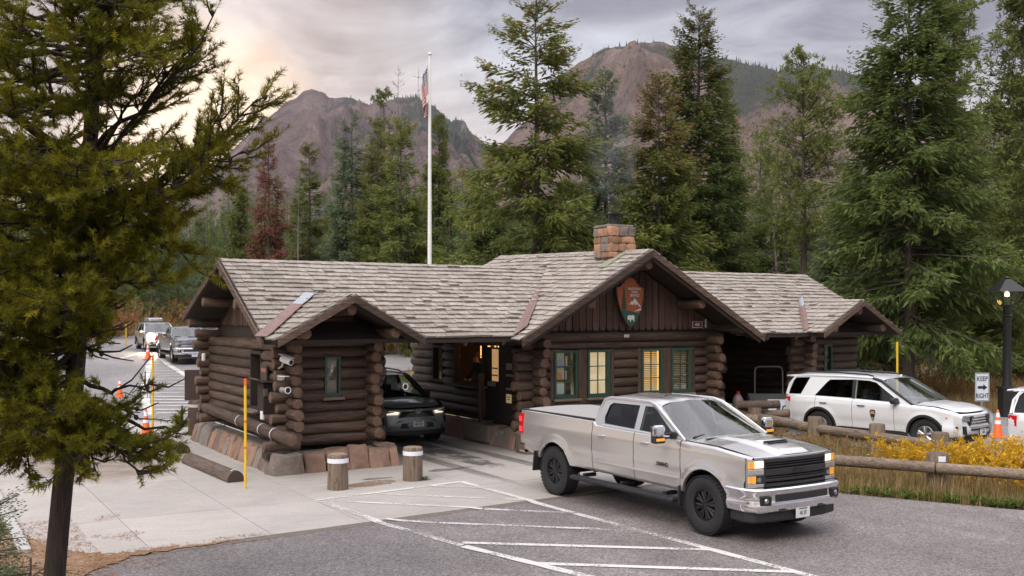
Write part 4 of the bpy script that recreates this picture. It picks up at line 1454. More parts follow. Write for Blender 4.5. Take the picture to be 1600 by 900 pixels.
# window on the kiosk's lane side
lw_ = MB()
for y0_, y1_, z0_, z1_ in ((22.4, 22.47, 1.3, 2.4), (23.43, 23.5, 1.3, 2.4), (22.47, 23.43, 2.33, 2.4), (22.47, 23.43, 1.3, 1.37)):
    lw_.box((XK + KF, (y0_ + y1_) / 2, (z0_ + z1_) / 2), (.2, y1_ - y0_, z1_ - z0_))
lw_ = lw_.build('service_window', M['green'], ST)
g = MB(); g.box((XK + KF, 22.95, 1.85), (.006, .96, .96)); g.build('pane', M['glass'], lw_)

# office wall on the lane: look-through window, ranger's window, door
xl = XM - 2.68


def lane_frame(y0, y1, z0, z1, name, mat, fr=.06, panes=1, glass_=True):
    f = MB()
    f.box((xl - .03, (y0 + y1) / 2, z1 - fr / 2), (.16, y1 - y0, fr)); f.box((xl - .03, (y0 + y1) / 2, z0 + fr / 2), (.16, y1 - y0, fr))
    f.box((xl - .032, y0 + fr / 2, (z0 + z1) / 2), (.15, fr, z1 - z0 - 2 * fr)); f.box((xl - .032, y1 - fr / 2, (z0 + z1) / 2), (.15, fr, z1 - z0 - 2 * fr))
    for i in range(1, panes): f.box((xl - .03, y0 + (y1 - y0) * i / panes, (z0 + z1) / 2), (.05, .04, z1 - z0 - 2 * fr))
    o = f.build(name, mat, ST)
    if glass_:
        g = MB(); g.box((xl - .01, (y0 + y1) / 2, (z0 + z1) / 2), (.006, y1 - y0 - 2 * fr, z1 - z0 - 2 * fr)); g.build('pane', M['glass'], o)
    return o


w1 = lane_frame(25.4, 26.05, 1.38, 2.4, 'window', M['dark_wood'])
w2 = lane_frame(23.1, 24.75, 1.38, 2.52, 'ranger_window', M['dark_wood'], glass_=False)
p = MB(); p.box((xl + .55, 23.35, 2.05), (.03, .5, .9)); p.build('glowing_sash', M['roomwarm'], w2)  # glowing panel behind the bars, lamplight put into its material
p = MB(); p.box((xl + .62, 24.25, 2.28), (.03, .5, .4)); p.build('glowing_sash', M['roomwarm'], w2)
mu = MB()
for dy in (-.12, .05): mu.box((xl + .5, 23.35 + dy, 2.05), (.03, .03, .9))
for dz in (-.2, .12): mu.box((xl + .5, 23.35, 2.05 + dz), (.03, .5, .03))
mu.build('glazing_bar', M['dark_wood'], w2)
p = MB(); p.box((xl + 1.2, 23.95, 1.8), (.04, 2.2, 1.6)); p.build('room_back', M['roomdim'], w2)
s = MB(); s.bbox((xl - .14, 23.95, 1.37), (.32, 1.75, .06), .012); s.build('counter', M['log']['y'], w2)
dr = MB(); dr.box((xl, 22.7, 1.46), (.07, .72, 1.95)); dr = dr.build('door', M['dark_wood'], ST)
p = MB(); p.box((xl - .045, 22.55, 1.98), (.02, .3, .82)); p.build('door_pane', plain('door_window', (.5, .3, .12), .4, emit=(1, .6, .25), estr=.25, var=.6, scale=6), dr)  # opaque pane, warm lit interior put into its colour and glow
p = MB(); p.box((xl - .062, 22.55, 1.9), (.015, .3, .03)); p.box((xl - .062, 22.55, 1.72), (.015, .3, .03)); p.build('glazing_bar', M['dark_wood'], dr)
p = MB(); p.cyl((xl - .04, 22.98, 1.38), (xl - .12, 22.98, 1.38), .03); p.build('door_handle', M['satin'], dr)
p = MB(); p.bbox((xl - .03, 21.95, 1.55), (.12, .68, 2.0), .01); p.build('door_side_panel', M['dark_wood'], ST)
p = MB(); p.bbox((xl - .20, 23.0, 1.1), (.12, .12, 1.3), .01); p.build('counter_post', M['log']['z'], ST)
# ---------------------------------------------------------------- vegetation
def at(px, D, z=0.0):
    """the ground point on the bearing of a photo column at a given distance (metres)"""
    a = (px - 800) / 1587
    X, Y = D * (a * CX + SX), D * (-a * SX + CX)
    return Vector((X, Y, gz(X, Y) + z))


def zpx(py, D):
    return 3.3 + (490 - py) / 1587 * D


M['bark'] = wood('grey_bark', (0.055, 0.042, 0.034), (0.17, 0.14, 0.115), 'z', rough=.95, scale=1.5, bump=1.0, rnd=.1)
M['bark_dark'] = wood('dark_pine_bark', (0.018, 0.014, 0.012), (0.075, 0.056, 0.044), 'z', rough=.95, scale=2.5, bump=1.0, rnd=.05)
M['deadwood'] = plain('bare_grey_wood', (0.20, 0.175, 0.155), .9, var=.3)
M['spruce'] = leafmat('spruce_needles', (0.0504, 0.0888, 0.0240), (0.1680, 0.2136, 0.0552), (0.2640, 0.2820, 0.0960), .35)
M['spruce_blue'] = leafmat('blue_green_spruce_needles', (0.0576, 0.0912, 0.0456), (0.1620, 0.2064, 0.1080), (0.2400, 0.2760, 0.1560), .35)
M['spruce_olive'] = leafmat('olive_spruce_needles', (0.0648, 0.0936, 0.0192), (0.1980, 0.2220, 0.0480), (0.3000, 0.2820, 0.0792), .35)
M['brownfir'] = leafmat('dead_brown_needles', (0.08, 0.03, 0.018), (0.22, 0.095, 0.06), (0.28, 0.15, 0.10), .3)
M['conetop'] = leafmat('brown_cone_clusters', (0.09, 0.05, 0.018), (0.22, 0.125, 0.05), (0.28, 0.18, 0.07), .2)
M['pine'] = leafmat('lodgepole_needles', (0.0696, 0.0912, 0.0216), (0.1980, 0.2220, 0.0600), (0.2880, 0.2940, 0.1080), .35)
M['pinefore'] = leafmat('near_pine_needles', (0.070, 0.080, 0.008), (0.25, 0.235, 0.018), (0.42, 0.34, 0.03), .45)


def fan(base, dirv, L, W, rgen):
    """diamond sprays: arrays of base points, unit directions, lengths, widths"""
    n = len(base)
    rv = rgen.normal(size=(n, 3)); s = np.cross(dirv, rv); s /= np.linalg.norm(s, axis=1)[:, None] + 1e-9
    mid = base + dirv * (L * .45)[:, None]
    tip = base + dirv * L[:, None]
    tip[:, 2] -= L * .06
    V = np.stack([base, mid - s * (W / 2)[:, None], tip, mid + s * (W / 2)[:, None]], 1).reshape(-1, 3)
    return V


def trunk_mesh(H, r0, lean=0.0, seed=0, limbs=(), n=9, zb=-.3):
    m = MB(); m.smooth = True
    k = 14
    pts = []; rad = []
    for i in range(k):
        t = i / (k - 1); z = zb + (H - zb) * t
        pts.append((lean * z + .06 * noise.noise((t * 4, seed, 0)) * (t > 0), .06 * noise.noise((t * 4, seed, 7)), z))
        rad.append(max(.012, r0 * (1 - t) ** .85 * (1 + .5 * max(0, .06 - t) / .06 * .6)))
    m.tube(pts, rad, n)
    for pts, r in limbs:
        m.tube(pts, np.linspace(r, r * .25, len(pts)).tolist(), 3, cap=False)
    return m


def spruce_data(seed, H, Rr, z0, dens=1.0, droop=.32, prof=.62, twig=1.5, ragged=.25, gap=.0, lev=.30, layered=.0):
    g = np.random.default_rng(seed)
    VV = []; TT = []; limbs = []
    z = z0
    while z < H - .15:
        t = (H - z) / (H - z0)
        Lm = Rr * (t ** prof) * (1.0 if t < .82 else 1 - (t - .82) * .9) + .22
        nb = max(4, int(g.normal(7.2, 1.2) * dens * (1.0 if t > .2 else .8)))
        for b in range(nb):
            if g.random() < gap: continue
            ph = g.uniform(0, 2 * math.pi)
            L = Lm * g.uniform(1 - ragged * 1.3, 1 + ragged * .55) * (1 + .18 * math.sin(ph * 2 + seed))
            e0 = np.interp(t, [0, .25, .7, 1], [.9, .30, -.02, -.25]) + g.normal(0, .08)
            dr = droop * g.uniform(.7, 1.3)
            cu = np.array([math.cos(ph), math.sin(ph)])
            zz = z + g.uniform(-.5, .5) * lev
            f = lambda s: np.stack([cu[0] * L * s, cu[1] * L * s, zz + L * (e0 * s - dr * s ** 2 + dr * .75 * s ** 3)], -1)
            ss = np.linspace(0, .93, 5)
            if L > .35: limbs.append((f(ss).tolist(), .012 + .010 * L))
            n = int((9 + 32 * L) * dens * twig)
            s = .10 + .9 * g.random(n) ** .75
            p = f(s); p[:, 2] += g.normal(-.04, .11, n) * min(1, L)
            d0 = f(np.minimum(s + .02, 1.02)) - f(s - .001); d0 /= np.linalg.norm(d0, axis=1)[:, None]
            side = np.where(g.random(n) < .5, 1, -1) * g.uniform(.25, 1.1, n)
            perp = np.stack([-d0[:, 1], d0[:, 0], 0 * s], 1); perp /= np.linalg.norm(perp, axis=1)[:, None] + 1e-9
            dv = d0 * np.cos(side)[:, None] + perp * np.sin(side)[:, None]
            dv[:, 2] += g.normal(-.30, .34, n) * np.interp(t, [0, .3, 1], [.15, .8, 1.25])
            dv /= np.linalg.norm(dv, axis=1)[:, None]
            ll = np.clip(.30 * L * (1.05 - s), .10, .42) * g.uniform(.6, 1.25, n) + .04
            # twig origin slid sideways along the secondary branch
            off = g.random(n)[:, None] * dv * (ll * .9)[:, None]
            VV.append(fan(p + off, dv, ll, np.clip(ll * .30, .045, .10), g))
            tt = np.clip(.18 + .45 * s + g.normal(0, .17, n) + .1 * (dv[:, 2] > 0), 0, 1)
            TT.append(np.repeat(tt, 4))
        z += lev * np.interp(t, [0, .2, 1], [.5, .85, 1.0]) * g.uniform(.8, 1.2) * (1 + layered * (g.random() < .25) * 3)
    return np.concatenate(VV), np.concatenate(TT), limbs


def pine_data(seed, H, Rr, z0, nbr=150, tuft=9, size=.26, up=.25, prof=.6, sparse=.0):
    g = np.random.default_rng(seed)
    VV = []; TT = []; limbs = []
    for b in range(nbr):
        z = z0 + (H - z0) * g.random() ** .9
        t = (H - z) / (H - z0)
        L = Rr * (min(1, t * 1.6) ** prof) * g.uniform(.55, 1.15) * np.interp(t, [0, .8, 1], [1, 1, .7]) + .2
        ph = g.uniform(0, 2 * math.pi)
        e0 = g.normal(.15, .2) + (1 - t) * .5
        cu = np.array([math.cos(ph), math.sin(ph)])
        f = lambda s: np.stack([cu[0] * L * s, cu[1] * L * s, z + L * (e0 * s - .45 * s ** 2 + up * s ** 3 * 2)], -1)
        limbs.append((f(np.linspace(0, .97, 5)).tolist(), .014 + .010 * L))
        nt_ = max(3, int((3 + L * 6) * (1 - sparse)))
        s = np.clip(.35 + .65 * g.random(nt_), 0, 1)
        c = f(s) + g.normal(0, .12 * L + .03, (nt_, 3)) * np.array([1, 1, .55])
        cc = np.repeat(c, tuft, 0); n = len(cc)
        dv = g.normal(size=(n, 3)); dv[:, 2] += .5; dv[:, :2] += cu * .5
        dv /= np.linalg.norm(dv, axis=1)[:, None]
        ll = size * g.uniform(.6, 1.2, n)
        VV.append(fan(cc + dv * .02, dv, ll, ll * .2, g))
        TT.append(np.repeat(np.clip(np.repeat(g.normal(.45, .2, nt_), tuft) + g.normal(0, .1, n), 0, 1), 4))
    return np.concatenate(VV), np.concatenate(TT), limbs


def quads(n):
    return np.arange(n).reshape(-1, 4)


def make_tree(name, data, mat, H, r0, loc, label, group=None, bark='bark', lean=0.0, topmix=None, rz=0, scale=1.0, cat='tree'):
    V, T, limbs = data
    V = V.copy(); V[:, 0] += lean * V[:, 2]
    root = empty(name, loc, label, cat, group, rz, local=True)
    tm = trunk_mesh(H, r0, lean, random.random() * 50, limbs)
    tm.build('trunk', M[bark], root)
    if topmix:           # cone clusters browning the crown's upper part
        matb, zc, wdt, share = topmix
        q = V.reshape(-1, 4, 3)
        g = np.random.default_rng(3)
        pr = share * np.clip((q[:, 0, 2] / H - zc) / wdt, 0.03, 1)
        # outer sprays carry the cones
        sel = g.random(len(q)) < pr
        mi = sel.astype(int)
        np_mesh('crown', V, quads(len(V)), [M[mat], M[matb]], root, T, mi=mi)
    else:
        np_mesh('crown', V, quads(len(V)), M[mat], root, T)
    root.scale = (scale,) * 3
    return root


def hero(name, kind, px, top, D, half, label, mat, z0f=.08, bark='bark', topmix=None, seed=1, rz=None, group='tall conifers behind the station', cat='conifer', **kw):
    loc = at(px, D)
    H = zpx(top, D) - loc.z
    Rr = half / 1587 * D * (1.22 if kind == 'spruce' else 1.1)
    z0 = H * z0f
    data = spruce_data(seed, H, Rr, z0, **kw) if kind == 'spruce' else pine_data(seed, H, Rr, z0, **kw)
    return make_tree(name, data, mat, H, .011 * H + .05, loc, label, group, bark, topmix=topmix, rz=random.uniform(0, 6) if rz is None else rz, cat=cat)


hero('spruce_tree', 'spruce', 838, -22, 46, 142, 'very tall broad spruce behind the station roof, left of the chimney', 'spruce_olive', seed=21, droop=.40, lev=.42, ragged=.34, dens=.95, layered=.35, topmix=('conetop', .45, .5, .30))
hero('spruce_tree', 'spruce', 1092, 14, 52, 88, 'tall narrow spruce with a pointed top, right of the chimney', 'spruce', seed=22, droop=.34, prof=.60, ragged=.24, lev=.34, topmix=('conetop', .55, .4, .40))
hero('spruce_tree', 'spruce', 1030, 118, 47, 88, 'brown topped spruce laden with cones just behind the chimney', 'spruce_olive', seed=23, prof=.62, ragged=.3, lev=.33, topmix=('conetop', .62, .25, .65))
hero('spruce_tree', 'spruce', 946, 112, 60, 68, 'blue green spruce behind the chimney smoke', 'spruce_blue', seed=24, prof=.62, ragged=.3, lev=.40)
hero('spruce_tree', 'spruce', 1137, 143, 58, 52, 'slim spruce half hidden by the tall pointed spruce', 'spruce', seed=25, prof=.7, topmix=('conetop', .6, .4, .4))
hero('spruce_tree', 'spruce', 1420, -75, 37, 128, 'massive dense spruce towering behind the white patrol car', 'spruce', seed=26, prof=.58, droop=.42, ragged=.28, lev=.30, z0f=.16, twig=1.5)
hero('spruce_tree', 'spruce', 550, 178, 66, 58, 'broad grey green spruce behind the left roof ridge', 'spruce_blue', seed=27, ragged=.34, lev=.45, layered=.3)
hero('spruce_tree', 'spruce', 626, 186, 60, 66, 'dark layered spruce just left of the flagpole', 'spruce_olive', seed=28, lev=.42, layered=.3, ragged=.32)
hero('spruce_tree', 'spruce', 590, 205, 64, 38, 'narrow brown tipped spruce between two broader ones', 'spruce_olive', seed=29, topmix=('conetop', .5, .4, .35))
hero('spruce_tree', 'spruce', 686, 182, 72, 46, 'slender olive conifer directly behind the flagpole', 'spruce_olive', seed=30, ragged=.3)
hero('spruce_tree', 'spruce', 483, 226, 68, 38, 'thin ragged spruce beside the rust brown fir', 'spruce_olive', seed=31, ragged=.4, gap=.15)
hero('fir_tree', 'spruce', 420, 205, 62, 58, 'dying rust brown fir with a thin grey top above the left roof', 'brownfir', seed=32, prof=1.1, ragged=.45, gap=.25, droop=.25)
hero('pine_tree', 'pine', 1256, 78, 47, 66, 'lodgepole pine with a bare grey lower trunk above the far roof', 'pine', z0f=.38, seed=33, nbr=150, tuft=10, size=.25)
hero('pine_tree', 'pine', 1188, 208, 66, 40, 'thin pale pine seen through the smoke haze', 'pine', z0f=.3, seed=34, nbr=100)
hero('pine_tree', 'pine', 600, 140, 82, 34, 'sparse pine standing behind the narrow spruce', 'pine', z0f=.4, seed=35, nbr=90, size=.3)
hero('pine_tree', 'pine', 1490, -60, 52, 44, 'tall shaggy pine right of the massive spruce', 'pine', z0f=.2, seed=36, nbr=260, size=.32, prof=.4)
hero('pine_tree', 'pine', 1614, -60, 42, 80, 'yellow green pine at the right edge behind the street lamp', 'pine', z0f=.18, seed=37, nbr=330, size=.30, tuft=11)
hero('pine_tree', 'pine', 1493, 300, 40, 62, 'short pine with a bare trunk behind the keep right sign', 'pine', z0f=.35, seed=38, nbr=150, size=.24)
hero('spruce_tree', 'spruce', 1330, 300, 44, 75, 'short bushy spruce at the end of the far roof', 'spruce_blue', seed=39, prof=.6, z0f=.05)
hero('spruce_tree', 'spruce', 760, 268, 54, 80, 'mid height spruce against the foot of the broad tall spruce', 'spruce', seed=40, prof=.7, topmix=('conetop', .5, .4, .25))
hero('spruce_tree', 'spruce', 900, 285, 50, 75, 'bushy olive spruce left of the chimney', 'spruce_olive', seed=41, prof=.6)
hero('spruce_tree', 'spruce', 1205, 300, 55, 62, 'dark spruce behind the middle of the far roof', 'spruce', seed=42, prof=.65)
hero('spruce_tree', 'spruce', 1560, 330, 46, 85, 'low green spruce filling the gap behind the street lamp', 'spruce_olive', seed=43, prof=.6, z0f=.05)


def snag(px, top, D, label, seed, lean=.0):
    loc = at(px, D); H = zpx(top, D) - loc.z
    g = random.Random(seed); limbs = []
    for i in range(46):
        z = H * g.uniform(.45, .985); ph = g.uniform(0, 6.28); L = g.uniform(.25, 1.3) * (1.15 - z / H * .6)
        e = g.uniform(-.35, .25)
        pts = [(lean * z + math.cos(ph) * L * s, math.sin(ph) * L * s, z + L * (e * s + .35 * s * s)) for s in (0, .4, .75, 1)]
        limbs.append((pts, .022))
        for q in range(2):
            p = pts[2]; limbs.append(([p, (p[0] + g.uniform(-.3, .3), p[1] + g.uniform(-.3, .3), p[2] + g.uniform(-.05, .35))], .014))
    root = empty('dead_tree', loc, label, 'dead tree', 'bare dead trees', local=True)
    trunk_mesh(H, .14, lean, seed, limbs).build('trunk', M['deadwood'], root)


snag(622, 102, 84, 'taller bare dead tree top left of the flag', 1)
snag(641, 104, 88, 'leaning bare dead tree nearest the flag', 2, .035)
snag(466, 300, 66, 'bare grey trunk beside the rust brown fir', 3)
snag(1218, 330, 50, 'leaning dead branchy trunk above the far roof', 4, -.05)

# the forest behind: three kinds of tree, copied
protos = []
for kind, mat, seed, lab in (('spruce', 'spruce', 51, 'dark green spruce in the forest behind the station'), ('spruce', 'spruce_blue', 52, 'grey green spruce in the forest behind the station'),
                             ('spruce', 'spruce_olive', 53, 'olive green spruce in the forest behind the station'), ('pine', 'pine', 54, 'pale slender pine in the forest behind the station')):
    H = 18.0
    d = spruce_data(seed, H, 2.7, 1.2, dens=.8, twig=.95, lev=.62, ragged=.32, prof=.62) if kind == 'spruce' else pine_data(seed, H, 1.9, 5.0, nbr=110, tuft=8, size=.5)
    V, T, limbs = d
    root = empty('forest_' + kind, (0, 0, -200), lab, 'conifer', {'spruce': 'dark forest spruces', 'spruce_blue': 'grey green forest spruces', 'spruce_olive': 'olive forest spruces', 'pine': 'pale forest pines'}[mat], local=True)
    trunk_mesh(H, .2, 0, seed, limbs[::3], n=6).build('trunk', M['bark'], root)
    np_mesh('crown', V, quads(len(V)), M[mat], root, T)
    protos.append(root)
used = [False] * 4
spots = []
gr = random.Random(5)
def forest(n, x0, x1, d0, d1, tops):
    for i in range(n):
        px = gr.uniform(x0, x1); D = d0 + (d1 - d0) * gr.random() ** 1.2
        h = zpx(gr.uniform(*tops), D) - at(px, D).z
        spots.append((px, D, min(26, max(5, h))))
forest(60, 235, 480, 92, 190, (275, 370))
forest(26, 0, 250, 92, 150, (230, 400))
forest(40, 430, 760, 80, 170, (235, 350))
forest(18, 440, 760, 72, 95, (300, 390))
forest(42, 690, 1180, 60, 110, (270, 370))
forest(36, 1130, 1420, 54, 120, (240, 360))
forest(38, 1380, 1720, 52, 110, (200, 400))
forest(16, -160, 30, 42, 90, (100, 400))
for px, D, h in sorted(spots, key=lambda s: s[1]):
    k = gr.choice((0, 0, 1, 1, 2, 2, 3))
    o = protos[k] if not used[k] else copy_tree(protos[k])
    used[k] = True
    o.location = at(px, D)
    s = h / 18.0
    o.scale = (s * gr.uniform(.85, 1.2), s * gr.uniform(.85, 1.2), s)
    o.rotation_euler = (0, 0, gr.uniform(0, 6.28))
# the far wood on the rising ground, one mass
g = np.random.default_rng(77)
n = 1500
aa = g.uniform(-.75, .75, n); D = g.uniform(170, 460, n)
Xb, Yb = D * (aa * CX + SX), D * (-aa * SX + CX)
zb = ground_z(Xb, Yb); hh = g.uniform(13, 22, n)
VV = []; TT = []
m_ = 20
t = g.random((n, m_)) ** .8
ph = g.uniform(0, 6.28, (n, m_))
rad = hh[:, None] * .17 * (1 - t)
base = np.stack([Xb[:, None] + 0 * t, Yb[:, None] + 0 * t, zb[:, None] + hh[:, None] * (.06 + .94 * t)], -1)
dv = np.stack([np.cos(ph), np.sin(ph), g.normal(-.25, .2, (n, m_))], -1); dv /= np.linalg.norm(dv, axis=-1)[..., None]
V = fan(base.reshape(-1, 3), dv.reshape(-1, 3), (rad + .5).ravel(), (rad * .7 + .5).ravel(), g)
np_mesh('far_wood', V, quads(len(V)), M['spruce'], tint=np.repeat(np.clip(g.normal(.4, .2, n * m_), 0, 1), 4), kind='stuff')

# ---- the near pine at the left
def near_pine():
    root = empty('pine_tree', at(80, 10.0), 'near pine with dark trunk and drooping needled boughs at the left edge', 'pine tree', local=True)
    o = Vector(root.location)
    g = np.random.default_rng(8); rnd = random.Random(8)
    def L(px, py, D):
        a = (px - 800) / 1587
        return Vector((D * (a * CX + SX), D * (-a * SX + CX), 3.3 + (490 - py) / 1587 * D)) - o
    tr = [L(74, 1040, 10), L(85, 900, 10), L(98, 760, 10), L(112, 650, 10), L(126, 480, 10.1), L(138, 280, 10.2), L(150, 60, 10.3), L(158, -180, 10.4), L(165, -480, 10.4)]
    rr = [.115, .103, .096, .092, .085, .075, .062, .045, .025]
    m = MB(); m.smooth = True
    # refine the path so the bark can wander
    pts = []; rad = []
    for i in range(len(tr) - 1):
        for k in range(6):
            t = k / 6
            pts.append(tr[i].lerp(tr[i + 1], t)); rad.append((rr[i] * (1 - t) + rr[i + 1] * t) * (1 + .04 * noise.noise((i + t, 3, 1)) ))
    pts.append(tr[-1]); rad.append(rr[-1])
    m.tube(pts, rad, 16)
    tm = m
    shoots = []        # (base, dir, length)
    limbs = MB(); limbs.smooth = True
    cones = []
    def on_trunk(z):
        for a, b in zip(tr[:-1], tr[1:]):
            if a.z <= z <= b.z: return a.lerp(b, (z - a.z) / (b.z - a.z))
        return tr[-1] if z > tr[-1].z else tr[0]
    zones = ((172, 520, 345, 585), (148, 548, 215, 612), (222, 612, 345, 648), (262, 480, 340, 700), (180, 470, 330, 575), (225, 700, 330, 760))
    def open_view(p):
        w_ = p + o
        d_ = w_.x * SX + w_.y * CX
        a_, b_ = 800 + 1587 * (w_.x * CX - w_.y * SX) / d_, 490 - 1587 * (w_.z - 3.3) / d_
        if 204 < a_ < 252 and 634 < b_ < 678: return True
        return any(x0 < a_ < x1 and y0 < b_ < y1 and not (b_ > 640 and a_ < 296) for x0, y0, x1, y1 in zones)
    def bough(tip, start_z, sag, nsub, thick=.028, bare=.25, dens=1.0):
        a = on_trunk(start_z); b = tip
        n = 9; P = []
        side = Vector((rnd.uniform(-.3, .3), rnd.uniform(-.3, .3), 0))
        for i in range(n):
            t = i / (n - 1)
            p = a.lerp(b, t) + Vector((0, 0, -sag * math.sin(math.pi * t))) + side * math.sin(math.pi * t) * .5
            p += Vector((rnd.gauss(0, .02), rnd.gauss(0, .02), rnd.gauss(0, .02)))
            P.append(p)
        limbs.tube(P, [thick * (1 - .8 * i / (n - 1)) for i in range(n)], 6)
        Ltot = (b - a).length
        for k in range(nsub):
            t = bare + (1 - bare) * (k + rnd.random()) / nsub
            i = min(int(t * (n - 1)), n - 2); f = t * (n - 1) - i
            p = P[i].lerp(P[i + 1], f); d = (P[i + 1] - P[i]).normalized()
            if open_view(p): continue
            s = d.cross(Vector((0, 0, 1))).normalized() * rnd.choice((-1, 1)) * rnd.uniform(.3, 1.1)
            dd = (d * rnd.uniform(.5, 1) + s + Vector((0, 0, rnd.uniform(-.35, .55)))).normalized()
            ls = rnd.uniform(.25, .62) * (1.15 - .55 * t) * min(1, Ltot / 1.6 + .3)
            q = [p, p + dd * ls * .5 + Vector((0, 0, -.03)), p + dd * ls + Vector((0, 0, rnd.uniform(-.02, .06)))]
            limbs.tube(q, [.011, .008, .005], 4, cap=False)
            ns = max(4, int(ls / .06 * dens))
            for w in range(ns):
                u = .25 + .75 * (w + .5) / ns
                c = q[0].lerp(q[1], u * 2) if u < .5 else q[1].lerp(q[2], u * 2 - 1)
                e = (dd + Vector((rnd.gauss(0, .5), rnd.gauss(0, .5), rnd.gauss(.22, .38)))).normalized()
                shoots.append((c, e, rnd.uniform(.08, .17)))
            shoots.append((q[2], (dd + Vector((0, 0, .25))).normalized(), rnd.uniform(.12, .2)))
            if rnd.random() < .45:
                cones.append(p + dd * ls * rnd.uniform(.1, .5) + Vector((rnd.gauss(0, .02), rnd.gauss(0, .02), -.02)))
        shoots.append((P[-1], (P[-1] - P[-2]).normalized(), .2))
    # boughs that draw the crown's outline on the right
    for tx, ty, D, sz, sag, ns in ((342, 12, 9.6, 4.6, .12, 13), (318, 62, 9.4, 4.9, -.05, 12), (262, 95, 9.8, 4.7, .1, 10), (404, 150, 9.3, 4.4, .14, 17), (386, 176, 9.6, 4.2, .1, 12), (350, 165, 9.1, 4.3, .2, 12),
                                   (386, 236, 9.5, 4.3, -.12, 13), (346, 276, 9.7, 4.6, -.3, 10), (330, 245, 9.2, 4.0, .1, 11), (292, 300, 9.9, 4.2, -.1, 9),
                                   (262, 330, 9.5, 3.7, .1, 12), (290, 402, 9.3, 4.0, -.15, 15), (272, 372, 9.6, 3.9, .0, 12), (252, 428, 9.2, 3.6, .05, 13), (196, 470, 9.2, 3.5, .1, 13), (205, 540, 9.4, 3.1, .1, 12),
                                   (180, 515, 9.0, 3.3, .1, 12), (236, 596, 9.3, 2.7, .12, 13), (205, 625, 9.6, 2.5, .1, 10), (293, 664, 9.2, 2.55, .16, 12), (264, 700, 9.4, 2.4, .1, 12), (216, 742, 9.3, 2.3, .02, 11),
                                   (180, 690, 9.1, 2.35, .08, 11), (150, 735, 9.5, 2.3, .0, 9), (120, 720, 8.8, 2.3, .05, 9), (60, 690, 9.2, 2.5, .1, 11), (8, 612, 9.2, 2.9, .08, 12), (20, 700, 9.4, 2.4, .06, 9), (-20, 655, 9.2, 2.6, .1, 11)):
        bough(L(tx, ty, D), sz, sag, ns, dens=1.1)
    # the rest of the crown, on every side
    for i in range(50):
        tx = rnd.uniform(-260, 235); ty = rnd.uniform(-140, 500); D = rnd.uniform(8.6, 11.8)
        if ty < 290 and 90 < tx and rnd.random() < .5: continue
        z = 3.3 + (490 - ty) / 1587 * D
        bough(L(tx, ty, D), z + rnd.uniform(-.5, .6), rnd.uniform(-.12, .2), rnd.randint(9, 14), dens=1.0)
    for i in range(38):       # thick lower left mass
        ty = rnd.uniform(270, 520); tx = rnd.uniform(-200, 200 if ty < 430 else 110); D = rnd.uniform(8.2, 10.8)
        z = 3.3 + (490 - ty) / 1587 * D
        bough(L(tx, ty, D), z + rnd.uniform(-.3, .6), rnd.uniform(-.1, .15), rnd.randint(9, 13), dens=1.0)
    for i in range(30):       # low boughs round the bare trunk's top
        ty = rnd.uniform(540, 730); tx = rnd.uniform(-90, 70 if ty < 640 else 165); D = rnd.uniform(8.6, 10.6)
        z = 3.3 + (490 - ty) / 1587 * D
        bough(L(tx, ty, D), max(2.25, z + rnd.uniform(-.1, .5)), rnd.uniform(-.05, .12), rnd.randint(7, 11), thick=.02, dens=1.1)
    for i in range(22):       # sprays in front of the upper trunk
        tx = rnd.uniform(-60, 270); ty = rnd.uniform(-60, 330); D = rnd.uniform(8.2, 9.6)
        z = 3.3 + (490 - ty) / 1587 * D
        bough(L(tx, ty, D), z + rnd.uniform(-.2, .5), rnd.uniform(-.1, .1), rnd.randint(8, 12), thick=.02, dens=1.1)
    for a, b, r in ((L(-60, 130, 8.9), L(95, 235, 9.6), .05), (L(-30, 545, 8.8), L(30, 595, 9.4), .05), (L(-40, 590, 9), L(50, 680, 9.7), .055), (L(95, 30, 9.4), L(165, 85, 9.6), .05)):
        limbs.tube([a, a.lerp(b, .5) + Vector((0, 0, .03)), b], [r * .5, r * .8, r], 7)
    # grey dead twigs
    for i in range(90):
        p = L(rnd.uniform(0, 240), rnd.uniform(40, 620), rnd.uniform(9, 10.5)); d = Vector((rnd.gauss(0, 1), rnd.gauss(0, 1), rnd.gauss(-.2, .6))).normalized()
        l = rnd.uniform(.15, .45)
        if open_view(p): continue
        limbs.tube([p, p + d * l * .5 + Vector((0, 0, rnd.uniform(-.04, .04))), p + d * l], [.006, .005, .002], 3, cap=False)
    tk = tm.build('trunk', M['bark_dark'], root)
    limbs.build('boughs', M['bark_dark'], root, kind='stuff')
    shoots = [s for s in shoots if not open_view(s[0] + s[1] * s[2])]
    S = np.array([s[0] for s in shoots]); E = np.array([s[1] for s in shoots]); LL = np.array([s[2] for s in shoots])
    k = 46
    n = len(S)
    u = g.random((n, k)) ** .8
    base = S[:, None] + E[:, None] * (u * LL[:, None])[..., None]
    rv = g.normal(size=(n, k, 3)); rv -= (rv * E[:, None]).sum(-1)[..., None] * E[:, None]
    rv /= np.linalg.norm(rv, axis=-1)[..., None] + 1e-9
    an = g.uniform(.40, 1.20, (n, k))
    dv = E[:, None] * np.cos(an)[..., None] + rv * np.sin(an)[..., None]
    ln = g.uniform(.048, .082, (n, k))
    sd = np.cross(dv, g.normal(size=(n, k, 3))); sd /= np.linalg.norm(sd, axis=-1)[..., None] + 1e-9
    w = .0040
    V = np.stack([base - sd * w, base + sd * w, base + dv * ln[..., None]], 2).reshape(-1, 3)
    tint = np.clip(np.repeat(g.normal(.45, .2, n), k) + g.normal(0, .10, n * k), 0, 1)
    np_mesh('needles', V, np.arange(len(V)).reshape(-1, 3), M['pinefore'], root, np.repeat(tint, 3), kind='stuff')
    cm = MB()
    for c in cones:
        cm.lathe([(.0, -.028), (.016, -.02), (.024, 0), (.016, .018), (0, .028)], 6, c=c)
